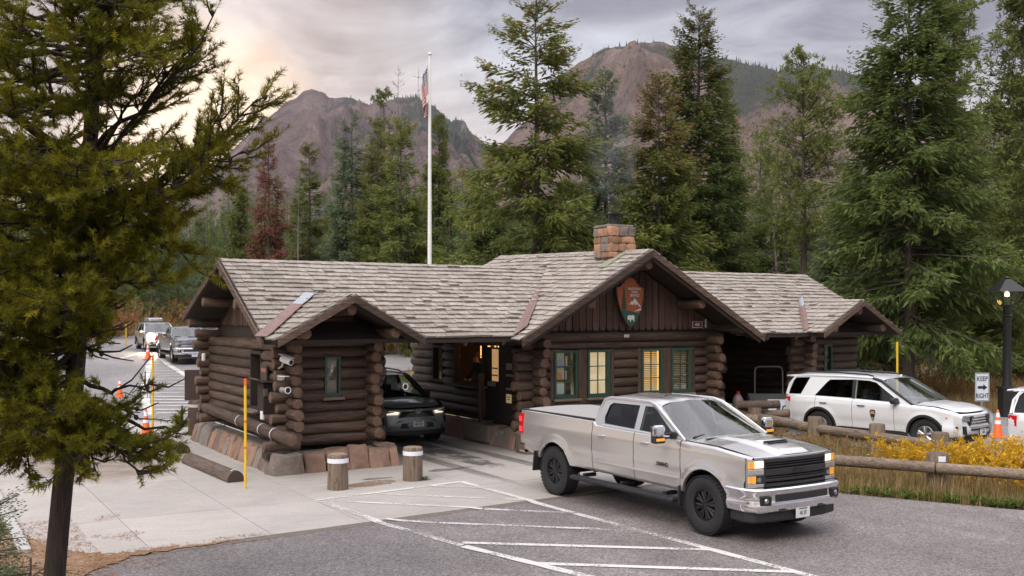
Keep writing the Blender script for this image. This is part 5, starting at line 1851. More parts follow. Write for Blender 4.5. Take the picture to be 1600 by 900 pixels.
    cm.build('cones', plain('pine_cone', (.05, .038, .03), .9, var=.4), root, kind='stuff')
    return root


near_pine()


# small spruces and a bush in the lower left corner
def sapling(px, D, H, Rr, seed, label, mat, lean=0):
    d = spruce_data(seed, H, Rr, .05, dens=.8, twig=4.0, lev=.09, droop=.2, ragged=.35)
    V, T, limbs = d
    c = V.reshape(-1, 4, 3); ctr = c[:, :1]; V = (ctr + (c - ctr) * .30).reshape(-1, 3)
    root = empty('young_spruce', at(px, D), label, 'sapling', local=True)
    trunk_mesh(H, .03, 0, seed, limbs, n=6, zb=-.05).build('trunk', M['bark'], root)
    np_mesh('crown', V, quads(len(V)), M[mat], root, T)


sapling(-22, 11.2, 1.35, .5, 61, 'grey green spruce sapling at the lower left edge', 'spruce_blue')
sapling(48, 10.6, .75, .42, 62, 'small spruce sapling at the foot of the near pine', 'spruce_blue')
sapling(4, 9.9, .62, .5, 63, 'yellow green bush in the lower left corner', 'pinefore')


# ---- shrubs and grass
def leafy_shrub(name, loc, H, W, mat, label, group, seed, stems=26, leaf=.055, nleaf=46, cat='shrub', stemmat='deadwood', spread=.5):
    g = np.random.default_rng(seed); rnd = random.Random(seed)
    root = empty(name, loc, label, cat, group, local=True)
    st = MB(); VV = []; TT = []
    for i in range(stems):
        ph = rnd.uniform(0, 6.28); r = W * rnd.random() ** .6 * .5; h = H * rnd.uniform(.55, 1.05)
        b = Vector((math.cos(ph) * r * .6, math.sin(ph) * r * .6, -.05)); t = Vector((math.cos(ph) * r * (1 + spread), math.sin(ph) * r * (1 + spread), h))
        mid = b.lerp(t, .5) + Vector((rnd.gauss(0, .05), rnd.gauss(0, .05), .04))
        st.tube([b, mid, t], [.007, .005, .002], 3, cap=False)
        u = .18 + .82 * g.random(nleaf)
        p = np.array([(b.lerp(mid, x * 2) if x < .5 else mid.lerp(t, x * 2 - 1))[:] for x in u])
        p += g.normal(0, .03, p.shape)
        dv = g.normal(size=(nleaf, 3)); dv[:, 2] += .9; dv /= np.linalg.norm(dv, axis=1)[:, None]
        ll = leaf * g.uniform(.6, 1.4, nleaf)
        VV.append(fan(p, dv, ll, ll * .36, g)); TT.append(np.repeat(np.clip(g.normal(.55, .2, nleaf), 0, 1), 4))
    st.build('stems', M[stemmat], root, kind='stuff')
    V = np.concatenate(VV)
    np_mesh('leaves', V, quads(len(V)), M[mat], root, np.concatenate(TT), kind='stuff')
    return root


M['yellowleaf'] = leafmat('golden_willow_leaves', (0.40, 0.20, 0.012), (0.74, 0.46, 0.020), (0.82, 0.60, 0.06), .35)
M['ochreleaf'] = leafmat('ochre_brush_leaves', (0.16, 0.08, 0.02), (0.36, 0.20, 0.05), (0.46, 0.32, 0.12), .25)
M['weed'] = leafmat('green_weed_leaves', (0.03, 0.06, 0.012), (0.11, 0.17, 0.03), (0.24, 0.30, 0.07), .3)
M['rustleaf'] = leafmat('rust_brush_leaves', (0.14, 0.055, 0.02), (0.30, 0.14, 0.05), (0.42, 0.24, 0.10), .2)
M['drygrass'] = leafmat('dry_grass_blades', (0.20, 0.13, 0.05), (0.40, 0.29, 0.13), (0.55, 0.44, 0.24), .3)
M['greengrass'] = leafmat('green_grass_blades', (0.13, 0.13, 0.03), (0.30, 0.26, 0.08), (0.48, 0.39, 0.18), .3)

YB_ = ((17.75, 12.55, .72, 1.5, 'golden willow bush between the two rail fences, nearest the single post'), (18.35, 11.5, .85, 1.8, 'dense golden willow bush right of the single fence post'),
       (18.6, 10.2, 1.05, 1.9, 'tallest golden willow bush at the right edge of the verge'), (17.7, 10.6, .72, 1.5, 'low golden willow bush just behind the near rail'),
       (19.3, 9.1, 1.0, 1.9, 'golden willow bush cut by the right edge, behind the rail'), (17.35, 13.6, .75, .9, 'thin golden sprig between the rail fences'), (18.9, 12.4, .78, 1.5, 'golden willow bush below the orange cone'))
for i, (x, y, h, w, lab) in enumerate(YB_):
    leafy_shrub('willow_bush', (x, y, 0), h, w, 'yellowleaf', lab, 'golden willow bushes on the verge', 100 + i, stems=int(46 * w), nleaf=60, leaf=.08)
for i, (x, y, h, w, lab) in enumerate(((17.6, 16.6, .65, .9, 'dry brown weeds left of the second fence post'), (18.3, 18.6, .6, .9, 'dry weeds below the far end of the log rail'), (17.3, 15.0, .7, .8, 'brown seed heads in front of the fence posts'))):
    leafy_shrub('dry_brush', (x, y, 0), h, w, 'ochreleaf', lab, 'dry weeds on the verge', 130 + i, stems=30, nleaf=34, leaf=.05)
for i, (px, D, h, w, mat, lab) in enumerate(((182, 84, 3.2, 4.5, 'rustleaf', 'rust brown brush beside the far yellow pole'), (160, 82, 2.2, 3.5, 'rustleaf', 'low rust brush left of the far yellow pole'), (222, 92, 2.4, 6, 'ochreleaf', 'ochre brush behind the far traffic cone'),
                                             (250, 98, 3.4, 7, 'ochreleaf', 'ochre brush behind the headlights'), (140, 84, 2.4, 4, 'rustleaf', 'rust brush at the left bend of the road'), (112, 66, 2.2, 5, 'rustleaf', 'rust brush nearest the near pine trunk'), (70, 58, 2.2, 5, 'ochreleaf', 'ochre brush behind the near pine boughs'), (330, 96, 3.4, 7, 'ochreleaf', 'ochre brush behind the pickup on the approach road'),
                                             (1420, 41, 1.3, 2.4, 'ochreleaf', 'ochre brush left of the thin trunk behind the patrol car'), (1478, 39, 1.0, 2.0, 'ochreleaf', 'ochre brush at the foot of the thin trunk'), (1545, 38, 1.0, 2.6, 'ochreleaf', 'ochre brush at the foot of the street lamp'),
                                             (1600, 36, 1.0, 2.2, 'ochreleaf', 'ochre brush right of the street lamp'), (1450, 43, 1.9, 2.6, 'weed', 'green brush between two trunks behind the patrol car'), (1520, 44, 1.9, 3.0, 'weed', 'green brush behind the keep right sign'),
                                             (645, 62, 1.0, 4, 'ochreleaf', 'ochre brush seen through the near lane'), (612, 90, 1.8, 5, 'weed', 'green brush seen through the near lane'), (660, 92, 1.6, 5, 'ochreleaf', 'pale brush across the back road'),
                                             (1380, 44, 2.4, 3, 'weed', 'green brush at the end of the far roof'))):
    leafy_shrub('brush', at(px, D), h, w, mat, lab, 'brush along the forest edge', 150 + i, stems=50, nleaf=42, leaf=.05 * max(1, D / 22))


def inside(poly, x, y):
    c = np.zeros(len(x), bool)
    for (x0, y0), (x1, y1) in zip(poly, poly[1:] + poly[:1]):
        c ^= ((y0 > y) != (y1 > y)) & (x < (x1 - x0) * (y - y0) / (y1 - y0 + 1e-12) + x0)
    return c


def grass(name, poly, n, h, mat, seed, blades=5, w=.006, patch=1.0, lean=.35):
    g = np.random.default_rng(seed)
    xs_ = [p[0] for p in poly]; ys_ = [p[1] for p in poly]
    x = g.uniform(min(xs_), max(xs_), n * 3); y = g.uniform(min(ys_), max(ys_), n * 3)
    k = inside(poly, x, y); x, y = x[k][:n], y[k][:n]
    dn = np.array([noise.noise((a * .9, b * .9, seed)) for a, b in zip(x, y)])
    k = dn + g.uniform(-.5, .5, len(x)) > -.25 * patch; x, y, dn = x[k], y[k], dn[k]
    m = len(x)
    x = np.repeat(x, blades) + g.normal(0, .03, m * blades); y = np.repeat(y, blades) + g.normal(0, .03, m * blades)
    hh = np.repeat(h * g.uniform(.5, 1.2, m) * (1 + .5 * dn), blades) * g.uniform(.6, 1.1, m * blades)
    ph = g.uniform(0, 6.28, m * blades); ln = g.uniform(0, lean, m * blades) * hh
    b = np.stack([x, y, ground_z(x, y) - .02], 1)
    d = np.stack([np.cos(ph), np.sin(ph), 0 * x], 1); s = np.stack([-np.sin(ph), np.cos(ph), 0 * x], 1) * w
    mid = b + d * (ln * .3)[:, None]; mid[:, 2] += hh * .6
    tip = b + d * ln[:, None]; tip[:, 2] += hh
    V = np.stack([b - s, b + s, mid + s * .7, mid - s * .7, tip], 1).reshape(-1, 3)
    i = np.arange(len(x))[:, None] * 5
    F = np.concatenate([i + np.array([0, 1, 2]), i + np.array([0, 2, 3]), i + np.array([3, 2, 4])])
    t = np.repeat(np.clip(np.repeat(g.normal(.5, .2, m), blades) + g.normal(0, .1, m * blades), 0, 1), 5)
    np_mesh(name, V, F, M[mat], tint=t, kind='stuff')


VERGE = [(14.6, 16.0), (14.5, 14.2), (14.8, 12.9), (15.4, 11.7), (15.95, 10.6), (16.5, 9.7), (18.2, 7.8), (21, 5), (20.2, 12), (20.3, 16), (19.6, 19), (19.3, 22), (17.6, 22), (15.6, 19.8)]
grass('dry_grass', VERGE, 7000, .42, 'drygrass', 3, 6, .005, lean=.7)
grass('green_grass', [(14.9, 13.0), (15.5, 11.8), (16.0, 10.7), (16.6, 9.7), (17.6, 8.6), (18.2, 9.2), (17.0, 11.0), (16.4, 12.2), (15.5, 13.6)], 1400, .20, 'greengrass', 4, 6, .006)
grass('green_grass', [(14.6, 16), (14.6, 14.4), (18.5, 13.5), (18.9, 19), (16, 19.5)], 2200, .28, 'greengrass', 6, 5, .006)
# broad-leaved weeds along the asphalt edge
g = np.random.default_rng(9)
t = g.random(200)
ex = np.interp(t, [0, .3, .55, .8, 1], [14.85, 15.45, 16.0, 16.6, 18.0]) + g.uniform(0, .35, 200); ey = np.interp(t, [0, .3, .55, .8, 1], [12.85, 11.7, 10.6, 9.6, 8.0]) + g.uniform(-.05, .35, 200)
base = np.repeat(np.stack([ex, ey, 0 * ex], 1), 9, 0); n = len(base)
ph = g.uniform(0, 6.28, n); dv = np.stack([np.cos(ph), np.sin(ph), g.uniform(.3, 1.2, n)], 1); dv /= np.linalg.norm(dv, axis=1)[:, None]
V = fan(base, dv, g.uniform(.1, .26, n), g.uniform(.025, .05, n), g)
np_mesh('roadside_weeds', V, quads(len(V)), M['weed'], tint=np.repeat(np.clip(g.normal(.55, .2, n), 0, 1), 4), kind='stuff')
grass('back_meadow', [(16, 33), (30, 28), (60, 40), (40, 45), (20, 45)], 2500, .45, 'drygrass', 12, 4, .012)
grass('far_verge', [(20, 57), (30, 57), (60, 58), (50, 75), (26, 72)], 3000, .8, 'drygrass', 13, 4, .03)
grass('forest_edge_grass', [tuple(at(1290, 36)[:2]), tuple(at(1420, 34)[:2]), tuple(at(1640, 33)[:2]), tuple(at(1660, 44)[:2]), tuple(at(1290, 46)[:2])], 5000, .5, 'drygrass', 14, 4, .012)
grass('road_bend_grass', [tuple(at(60, 80)[:2]), tuple(at(140, 84)[:2]), tuple(at(300, 93)[:2]), tuple(at(300, 104)[:2]), tuple(at(40, 100)[:2])], 2500, 1.0, 'drygrass', 15, 4, .04)
# ---------------------------------------------------------------- vehicles (local axes: x forward, y left, z up; rear axle at x = 0)
M['silver'] = car_paint('silver_truck_paint', (0.58, 0.565, 0.55), .6, .20, .08)
M['whitepaint'] = car_paint('white_car_paint', (0.72, 0.73, 0.75), .0, .28, .10)
M['greypaint'] = car_paint('grey_green_car_paint', (0.21, 0.25, 0.255), .1, .30, .06)
M['bluepaint'] = car_paint('blue_grey_truck_paint', (0.16, 0.18, 0.22), .5, .30, .10)
M['silver2'] = car_paint('pale_silver_paint', (0.42, 0.42, 0.42), .5, .3, .12)
M['tonneau'] = plain('grey_vinyl', (0.30, 0.285, 0.275), .75, var=.12, scale=5, bump=.15, bscale=90)
M['redlens'] = plain('red_lens', (0.45, 0.008, 0.012), .15, coat=1.0, emit=(1, .02, .02), estr=.12)
M['redlit'] = plain('lit_tail_lamp', (0.6, 0.02, 0.02), .2, emit=(1, .03, .04), estr=1.3)
M['amber'] = plain('lit_amber_lens', (0.7, 0.28, 0.03), .15, coat=1.0, emit=(1, .40, .03), estr=.35, var=.5, scale=25)
M['headlit'] = plain('lit_head_lamp', (0.9, 0.85, 0.75), .15, emit=(1, .86, .66), estr=.6, var=.35, scale=30)
M['headclear'] = plain('clear_lamp', (0.30, 0.31, 0.33), .10, metal=.6, coat=1)
M['beam'] = plain('full_beam_lamp', (1, .9, .7), .2, emit=(1, .82, .55), estr=300)
M['platewhite'] = plain('plate_white', (.68, .70, .70), .5)
M['platetext'] = plain('plate_ink', (.03, .06, .08), .5)
M['alloy'] = plain('alloy_wheel', (.55, .55, .56), .28, metal=.8)
M['blackrim'] = plain('black_wheel', (.014, .014, .015), .4)
M['seat'] = plain('dark_seat', (.035, .033, .032), .8)


def text_obj(name, s, size, loc, rot, mat, parent=None, depth=.002, align='CENTER', sx=1.0):
    cu = bpy.data.curves.new(name, 'FONT')
    cu.body = s; cu.size = size; cu.extrude = depth; cu.align_x = align; cu.align_y = 'CENTER'
    cu.offset = size * .012
    t = bpy.data.objects.new(name, cu); C.objects.link(t)
    bpy.context.view_layer.update()
    me = bpy.data.meshes.new_from_object(t.evaluated_get(bpy.context.evaluated_depsgraph_get()))
    bpy.data.objects.remove(t)
    me.materials.clear(); me.materials.append(mat)
    o = bpy.data.objects.new(name, me); C.objects.link(o)
    if parent is not None: o.parent = parent
    o.location = Vector(loc) - org(parent); o.rotation_euler = rot; o.scale = (sx, 1, 1)
    return o


def wheel(parent, x, y, r, w, rim_r, rimmat, spokes=8, white=False):
    """tyre with rim, spokes and hub; y < 0 is the right-hand side"""
    s = -1 if y < 0 else 1
    m = MB(); m.smooth = True
    t = w / 2
    prof = [(rim_r * .96, -t * .8), (rim_r + .012, -t * .92), (r * .84, -t), (r * .95, -t * .92), (r, -t * .72), (r * 1.003, 0), (r, t * .72), (r * .95, t * .92), (r * .84, t), (rim_r + .012, t * .92), (rim_r * .96, t * .8)]
    m.lathe(prof, 36, 'y', (x, y, r))
    m.smooth = False
    for k in range(44):                      # tread blocks
        a = 2 * math.pi * k / 44
        for dy in (-.36, 0, .36):
            c = (x + math.cos(a + dy * .12) * r * 1.0, y + dy * w, r + math.sin(a + dy * .12) * r * 1.0)
            m.box(c, (.016, w * .27, .045 * r / .4), ry=-(a + dy * .12))
    o = m.build('wheel', M['rubber'], parent)
    q = MB(); q.smooth = True
    f = y + s * t * .62
    q.lathe([(rim_r * .97, (-s) * t * .6), (rim_r * .97, s * t * .75), (rim_r * .90, s * t * .80), (rim_r * .86, s * t * .5), (rim_r * .80, -s * t * .1), (0.0, -s * t * .1)] if s > 0 else
            [(0.0, -s * t * .1), (rim_r * .80, -s * t * .1), (rim_r * .86, s * t * .5), (rim_r * .90, s * t * .80), (rim_r * .97, s * t * .75), (rim_r * .97, -s * t * .6)], 30, 'y', (x, y, r))
    q.smooth = False
    for k in range(spokes):
        a = 2 * math.pi * (k + .3) / spokes
        for da in (-.10, .10):
            p0 = Vector((x + math.cos(a) * rim_r * .2, y + s * t * .62, r + math.sin(a) * rim_r * .2))
            p1 = Vector((x + math.cos(a + da * 1.6) * rim_r * .86, y + s * t * .55, r + math.sin(a + da * 1.6) * rim_r * .86))
            q.cyl(p0, p1, .020 * rim_r / .23, .026 * rim_r / .23, 6)
    q.smooth = True
    q.cyl((x, y + s * t * .3, r), (x, y + s * t * .72, r), rim_r * .30, rim_r * .24, 14)
    for k in range(8):
        a = 2 * math.pi * k / 8
        q.cyl((x + math.cos(a) * rim_r * .2, y + s * t * .7, r + math.sin(a) * rim_r * .2), (x + math.cos(a) * rim_r * .2, y + s * t * .76, r + math.sin(a) * rim_r * .2), .012, n=6)
    q.build('rim', rimmat, o)
    return o


def sweep(m, pts, prof, caps=True):
    """sweep a (outward, z) profile along a plan polyline (x,y) listed from right (-y) to left (+y)"""
    k = len(pts)
    rows = []
    for i, (x, y) in enumerate(pts):
        a = Vector(pts[max(i - 1, 0)]); b = Vector(pts[min(i + 1, k - 1)])
        d = (b - a).normalized(); n = Vector((d.y, -d.x))
        rows.append([(x + n.x * o, y + n.y * o, z) for o, z in prof])
    m.grid(rows)
    if caps:
        np_ = len(prof)
        m.add(rows[0], [tuple(range(np_))]); m.add(rows[-1], [tuple(reversed(range(np_)))])
    return m


def rbox_prof(o0, o1, z0, z1, b=.012):
    """closed profile with rounded outer edges"""
    return [(o0, z0), (o1 - b, z0), (o1 - b * .3, z0 + b * .3), (o1, z0 + b), (o1, z1 - b), (o1 - b * .3, z1 - b * .3), (o1 - b, z1), (o0, z1), (o0, z0)]


class Car:
    def __init__(s, root, P):
        s.r = root; s.P = P
    def Y(s, x, z):
        P = s.P
        y = P['w'] - P['tumble'] * max(0, (z - P['zw']) / (P['belt'](1.0) - P['zw'])) ** 2 - P['tuck'] * max(0, (P['zw'] - z) / (P['zw'] - P['sill'])) ** 2
        for cx, r in ((0, P['ra']), (P['wb'], P['fa'])):
            d = math.hypot(x - cx, z - P['zc'])
            u = (d - r) / P.get('flw', .13)
            if -.6 < u < 1: y += P['flare'] * (1 - max(0, u)) ** 2 * (3 - 2 * (1 - max(0, u))) * min(1, max(0, (z - .3) * 4))
        xf = P['xf']; xr = P['xr']
        if x > xf - .75: y -= P['nose'] * ((x - xf + .75) / .75) ** 2.2
        if x < xr + .5: y -= P['tail'] * ((xr + .5 - x) / .5) ** 2
        for zc, h, w_ in P.get('creases', ()):
            y += h * math.exp(-((z - zc) / w_) ** 2)
        return y
    def bottom(s, x):
        P = s.P
        z = P['bot'](x)
        for cx, r in ((0, P['ra']), (P['wb'], P['fa'])):
            dx = abs(x - cx)
            if dx < r: z = max(z, P['zc'] + math.sqrt(max(0, r * r - dx * dx)))
        return z
    def side(s, name, x0, x1, mat, sides=(-1, 1), sh=None, nz=16):
        P = s.P; sh = sh or P.get('shoulder', .05)
        xs = set(np.linspace(x0, x1, max(4, int((x1 - x0) / .07))).tolist())
        for cx, r in ((0, P['ra']), (P['wb'], P['fa'])):
            for k in range(33):
                a = math.pi * k / 32
                x = cx + r * math.cos(a)
                if x0 < x < x1: xs.add(x)
            for e in (-r, r):
                for d_ in (-.0015, .0015):
                    if x0 < cx + e + d_ < x1: xs.add(cx + e + d_)
        xs = sorted(xs)
        out = []
        for sd in sides:
            rows = []
            for x in xs:
                zb = s.bottom(x); zt = P['belt'](x)
                col = [(x, sd * (s.Y(x, zb) - .06), zb + .005), (x, sd * (s.Y(x, zb) - .012), zb)]
                for k in range(nz):
                    z = zb + .012 + (zt - sh - zb - .012) * k / (nz - 1)
                    col.append((x, sd * s.Y(x, z), z))
                yb = s.Y(x, zt - sh)
                for k in range(1, 5):
                    a = math.pi / 2 * k / 4
                    col.append((x, sd * (yb - sh * (1 - math.cos(a))), zt - sh + sh * math.sin(a)))
                rows.append(col)
            m = MB(); m.smooth = True
            m.grid(rows, flip=(sd < 0))
            o = m.build(name, mat, s.r, sharp=40)
            out.append(o)
        return out
    def sidebox(s, name, x0, x1, z0, z1, o0, o1, mat, parent=None, sides=(-1, 1), n=None, b=.01):
        """a strip that follows the body side"""
        out = []
        for sd in sides:
            n_ = n or max(2, int((x1 - x0) / .12) + 1)
            rows = []
            for x in np.linspace(x0, x1, n_):
                y = s.Y(x, (z0 + z1) / 2)
                rows.append([(x, sd * (y + o), z) for o, z in rbox_prof(o0, o1, z0, z1, b)])
            m = MB(); m.grid(rows, flip=(sd < 0))
            k = len(rows[0])
            m.add(rows[0], [tuple(range(k))] if sd < 0 else [tuple(reversed(range(k)))]); m.add(rows[-1], [tuple(reversed(range(k)))] if sd < 0 else [tuple(range(k))])
            out.append(m.build(name, mat, parent or s.r))
        return out
    def arch_lip(s, mat, t=.035, o=.012, name='wheel_arch'):
        P = s.P
        for cx, r in ((0, P['ra']), (P['wb'], P['fa'])):
            for sd in (-1, 1):
                rows = []
                zb = P['bot'](cx)
                for k in range(25):
                    a = math.pi * k / 24
                    pr = []
                    for (rr, oo) in ((r - .01, -.05), (r - .01, o), (r + t, o), (r + t + .01, -.02)):
                        x = cx + rr * math.cos(a); z = P['zc'] + rr * math.sin(a)
                        pr.append((x, sd * (s.Y(cx + (r + .02) * math.cos(a), P['zc'] + (r + .02) * math.sin(a)) + oo), z))
                    rows.append(pr)
                m = MB(); m.smooth = True; m.grid(rows, flip=(sd < 0)); m.build(name, mat, s.r, sharp=50)
    def greenhouse(s, outline, holes, yb, yt, zb, zt, body, glassmats, x_of=None, trim=True, edge=.02):
        """side frames with real window openings, panes set back in them"""
        ymap = lambda z: yb + (yt - yb) * (z - zb) / (zt - zb)
        for sd in (-1, 1):
            m = MB()
            m.flat([outline] + holes, lambda a, b: (a, sd * ymap(b), b), flip=(sd > 0))
            m.flat([outline] + holes, lambda a, b: (a, sd * (ymap(b) - .05), b), flip=(sd < 0))
            for lp in [outline] + holes:      # reveals
                n = len(lp)
                for i in range(n):
                    (a0, b0), (a1, b1) = lp[i], lp[(i + 1) % n]
                    m.add([(a0, sd * ymap(b0), b0), (a1, sd * ymap(b1), b1), (a1, sd * (ymap(b1) - .05), b1), (a0, sd * (ymap(b0) - .05), b0)], [(0, 1, 2, 3)])
            fr = m.build('window_frame', body, s.r)
            for h, gm in zip(holes, glassmats):
                m = MB(); m.flat([h], lambda a, b: (a, sd * (ymap(b) - .022), b), flip=(sd > 0)); m.build('side_window', gm, s.r)
                if trim:
                    m = MB(); m.tube([(a, sd * (ymap(b) - .010), b) for a, b in h], .010, 5, closed=True); m.build('window_seal', M['black'], fr)
    def sheet(s, name, fn, nu, nv, mat, thick=.006, flip=False, smooth=True, parent=None):
        rows = [[fn(u, v) for v in np.linspace(-1, 1, nv)] for u in np.linspace(0, 1, nu)]
        m = MB(); m.smooth = smooth; m.grid(rows, flip=flip)
        return m.build(name, mat, parent or s.r, sharp=40)


def plate(parent, c, rz, txt, w=.305, h=.152, name='licence_plate'):
    """number plate facing local -y turned by rz"""
    m = MB(); m.bbox(c, (w, .012, h), .006, rz); p = m.build(name, M['platewhite'], parent)
    n = Vector((math.sin(rz), -math.cos(rz), 0))
    text_obj('plate_text', txt, h * .52, Vector(c) + n * .0075 + Vector((0, 0, -h * .04)), (math.pi / 2, 0, rz), M['platetext'], p, sx=.82)
    m = MB(); m.bbox(Vector(c) + Vector((0, 0, h * .38)) + n * .007, (w * .6, .003, h * .10), .001, rz); m.build('plate_strip', M['platetext'], p)
    return p


def interior(r, seats, z, floor, dash_x=None):
    m = MB()
    m.bbox(((floor[0] + floor[1]) / 2, 0, floor[3] / 2 + floor[2] / 2), (floor[1] - floor[0], 1.5, floor[3] - floor[2]), .04)
    m.build('cabin_floor', M['dim'], r)
    for x in seats:
        for y in (-.38, .38):
            q = MB(); q.bbox((x, y, z + .08), (.5, .5, .16), .05); q.bbox((x - .25, y, z + .40), (.14, .48, .62), .06, ry=R(-12)); q.bbox((x - .33, y, z + .78), (.10, .26, .18), .04, ry=R(-8))
            q.build('seat', M['seat'], r)
    if dash_x:
        q = MB(); q.bbox((dash_x, 0, z + .36), (.45, 1.5, .22), .07); q.build('dashboard', M['seat'], r)
        q = MB(); q.tube([(dash_x - .35 + .02 * math.cos(t), .38 + .18 * math.sin(t), z + .42 + .17 * math.cos(t)) for t in np.linspace(0, 2 * math.pi, 17)[:-1]], .014, 6, closed=True); q.build('steering_wheel', M['black'], r)


def pickup(name, loc, rz, label, paint, lit=True, chromeface=False, ptxt='45 27', detail=True, amber=True):
    r = empty(name, loc, label, 'pickup truck', None, rz, local=True)
    lerp = lambda x, *p: float(np.interp(x, p[0::2], p[1::2]))
    P = dict(w=.985, zw=.95, tumble=.035, tuck=.05, sill=.56, zc=.44, ra=.51, fa=.52, wb=4.0, xf=4.93, xr=-1.2, nose=.075, tail=.03, flare=.045, flw=.17,
             belt=lambda x: lerp(x, -1.2, 1.455, 1.15, 1.435, 1.1501, 1.375, 3.4, 1.335, 4.2, 1.315, 4.93, 1.235),
             bot=lambda x: lerp(x, -1.2, .74, -.5, .62, .5, .58, 3.5, .56, 4.6, .60, 4.93, .66), creases=((.84, -.012, .035), (1.19, .010, .07)), shoulder=.045)
    c = Car(r, P)
    c.side('bed_side', -1.19, 1.135, paint, sh=.03)
    c.side('rear_door', 1.15, 2.285, paint, sh=.03); c.side('front_door', 2.30, 3.435, paint, sh=.03)
    c.side('front_fender', 3.45, 4.90, paint, sh=.06)
    # tailgate, bed wall, tonneau cover
    m = MB(); sweep(m, [(-1.19, -.93), (-1.21, -.6), (-1.21, .6), (-1.19, .93)][::-1], rbox_prof(-.06, 0.0, .74, 1.44, .02)); m.build('tailgate', paint, r)
    c.sheet('tonneau_cover', lambda u, v: (-1.15 + 2.28 * u, v * .90, 1.462 + .025 * (1 - v * v) - .02 * (abs(v) > .97)), 12, 15, M['tonneau'], flip=True)
    m = MB()
    for s in (-1, 1): m.bbox((-.01, s * .905, 1.458), (2.3, .05, .03), .01)
    m.bbox((-1.15, 0, 1.455), (.06, 1.8, .03), .01)
    m.build('cover_rail', M['plastic'], r)
    m = MB(); m.bbox((1.14, 0, 1.0), (.05, 1.86, .9), .01); m.build('bed_bulkhead', M['dim'], r)
    # frame, wells
    m = MB(); m.box((1.9, 0, .60), (5.9, 1.0, .22)); m.box((1.9, 0, .80), (1.9, 1.8, .35)); m.box((-.85, 0, .85), (.55, 1.8, .25)); m.box((4.72, 0, .85), (.3, 1.6, .4)); m.box((0, 0, 1.15), (1.3, 1.75, .3)); m.box((4.05, 0, 1.1), (1.4, 1.6, .28))
    m.cyl((0, -.9, .43), (0, .9, .43), .07, n=10); m.cyl((4, -.9, .43), (4, .9, .43), .06, n=10); m.build('chassis', M['dim'], r)
    m = MB(); m.bbox((-1.32, 0, .58), (.30, .10, .09), .01); m.build('tow_hitch', M['black'], r)
    m = MB(); sweep(m, [(-1.0, -.99), (-1.2, -.98), (-1.29, -.85), (-1.3, 0), (-1.29, .85), (-1.2, .98), (-1.0, .99)][::-1], rbox_prof(-.08, 0, .66, .82, .02)); m.build('rear_bumper', M['chrome'], r)
    # cab
    interior(r, (1.75, 2.75), .78, (1.2, 3.5, .6, .8), 3.3)
    gl = [M['tintglass'], M['carglass']]
    c.greenhouse([(1.165, 1.36), (1.19, 1.62), (1.27, 1.79), (1.36, 1.835), (2.55, 1.845), (2.68, 1.80), (3.50, 1.33), (3.4, 1.325)],
                 [[(1.42, 1.415), (1.375, 1.52), (1.42, 1.72), (1.50, 1.765), (2.215, 1.775), (2.235, 1.395)], [(2.375, 1.39), (2.355, 1.775), (2.56, 1.775), (2.66, 1.735), (3.20, 1.41), (3.23, 1.375)]],
                 .935, .735, 1.34, 1.84, paint, gl)
    ry = lambda v: .735 * v
    c.sheet('roof', lambda u, v: (1.22 + 1.42 * u, ry(v) * (1 - .02 * (u - .5) ** 2), 1.805 + .10 * (1 - abs(v) ** 2.6) ** .8 - .045 * abs(2 * u - 1) ** 6 + .006 * math.cos(v * 9) * (abs(v) < .8)), 16, 27, paint, flip=True)
    c.sheet('windscreen', lambda u, v: (3.50 + .10 * (1 - v * v) - (.92 + .02) * u, v * (.905 - .19 * u), 1.335 + .025 * (1 - v * v) + (.47 + .04 * (1 - v * v)) * u), 8, 15, M['screenglass'], flip=True)
    c.sheet('rear_window', lambda u, v: (1.18 + .07 * u, v * (.82 - .1 * u), 1.36 + .42 * u), 3, 7, M['tintglass'])
    for s in (-1, 1):
        m = MB(); m.smooth = True; m.tube([(3.50, s * .925, 1.335), (3.10, s * .85, 1.555), (2.64, s * .755, 1.795), (2.45, s * .725, 1.843), (1.4, s * .725, 1.84), (1.25, s * .735, 1.80), (1.17, s * .80, 1.6), (1.165, s * .90, 1.37)], [.03, .036, .04, .032, .032, .04, .045, .045], 8); m.build('cab_pillar', paint, r)
        m = MB(); m.tube([(1.40, s * .925, 1.388), (2.4, s * .925, 1.372), (3.25, s * .928, 1.352)], .011, 6); m.build('belt_trim', M['chrome'], r)
    m = MB(); sweep(m, [(3.44, -.88), (3.52, -.5), (3.56, 0), (3.52, .5), (3.44, .88)], [(-.16, 1.352), (.04, 1.345), (.04, 1.33), (-.16, 1.33)]); m.build('cowl', M['plastic'], r)
    for y0, y1 in ((-.75, -.1), (-.08, .6)):
        m = MB(); m.tube([(3.50, y0, 1.375), (3.46, (y0 + y1) / 2, 1.405), (3.40, y1, 1.425)], .010, 5); m.build('wiper', M['black'], r)
    m = MB(); m.lathe([(0, .0), (.035, 0), (.028, .022), (0, .03)], 8, c=(2.2, -.15, 1.895)); m.build('roof_aerial', M['black'], r)
    # hood with a raised centre and an intake
    def hood(u, v):
        x = 3.50 + .10 * (1 - v * v) + (4.955 - 3.50 - .10 * (1 - v * v) - .065 * abs(v) ** 2.4) * u
        w = .865 - .03 * u ** 2
        z = P['belt'](x) + .006 + .05 * (1 - v * v) * (1 - .85 * u ** 6) - .012 * u ** 8
        sm = lambda a, b, t: max(0, min(1, (t - a) / (b - a))) ** 2 * (3 - 2 * max(0, min(1, (t - a) / (b - a))))
        z += .034 * (1 - sm(.40, .56, abs(v) + .06 * u)) * sm(0, .2, u) * (1 - .7 * sm(.86, 1, u))
        z += .028 * (1 - sm(.26, .34, abs(v))) * sm(.5, .62, u) * (1 - sm(.66, .70, u))
        return (x, v * w, z)
    c.sheet('hood', hood, 36, 49, paint, flip=True)
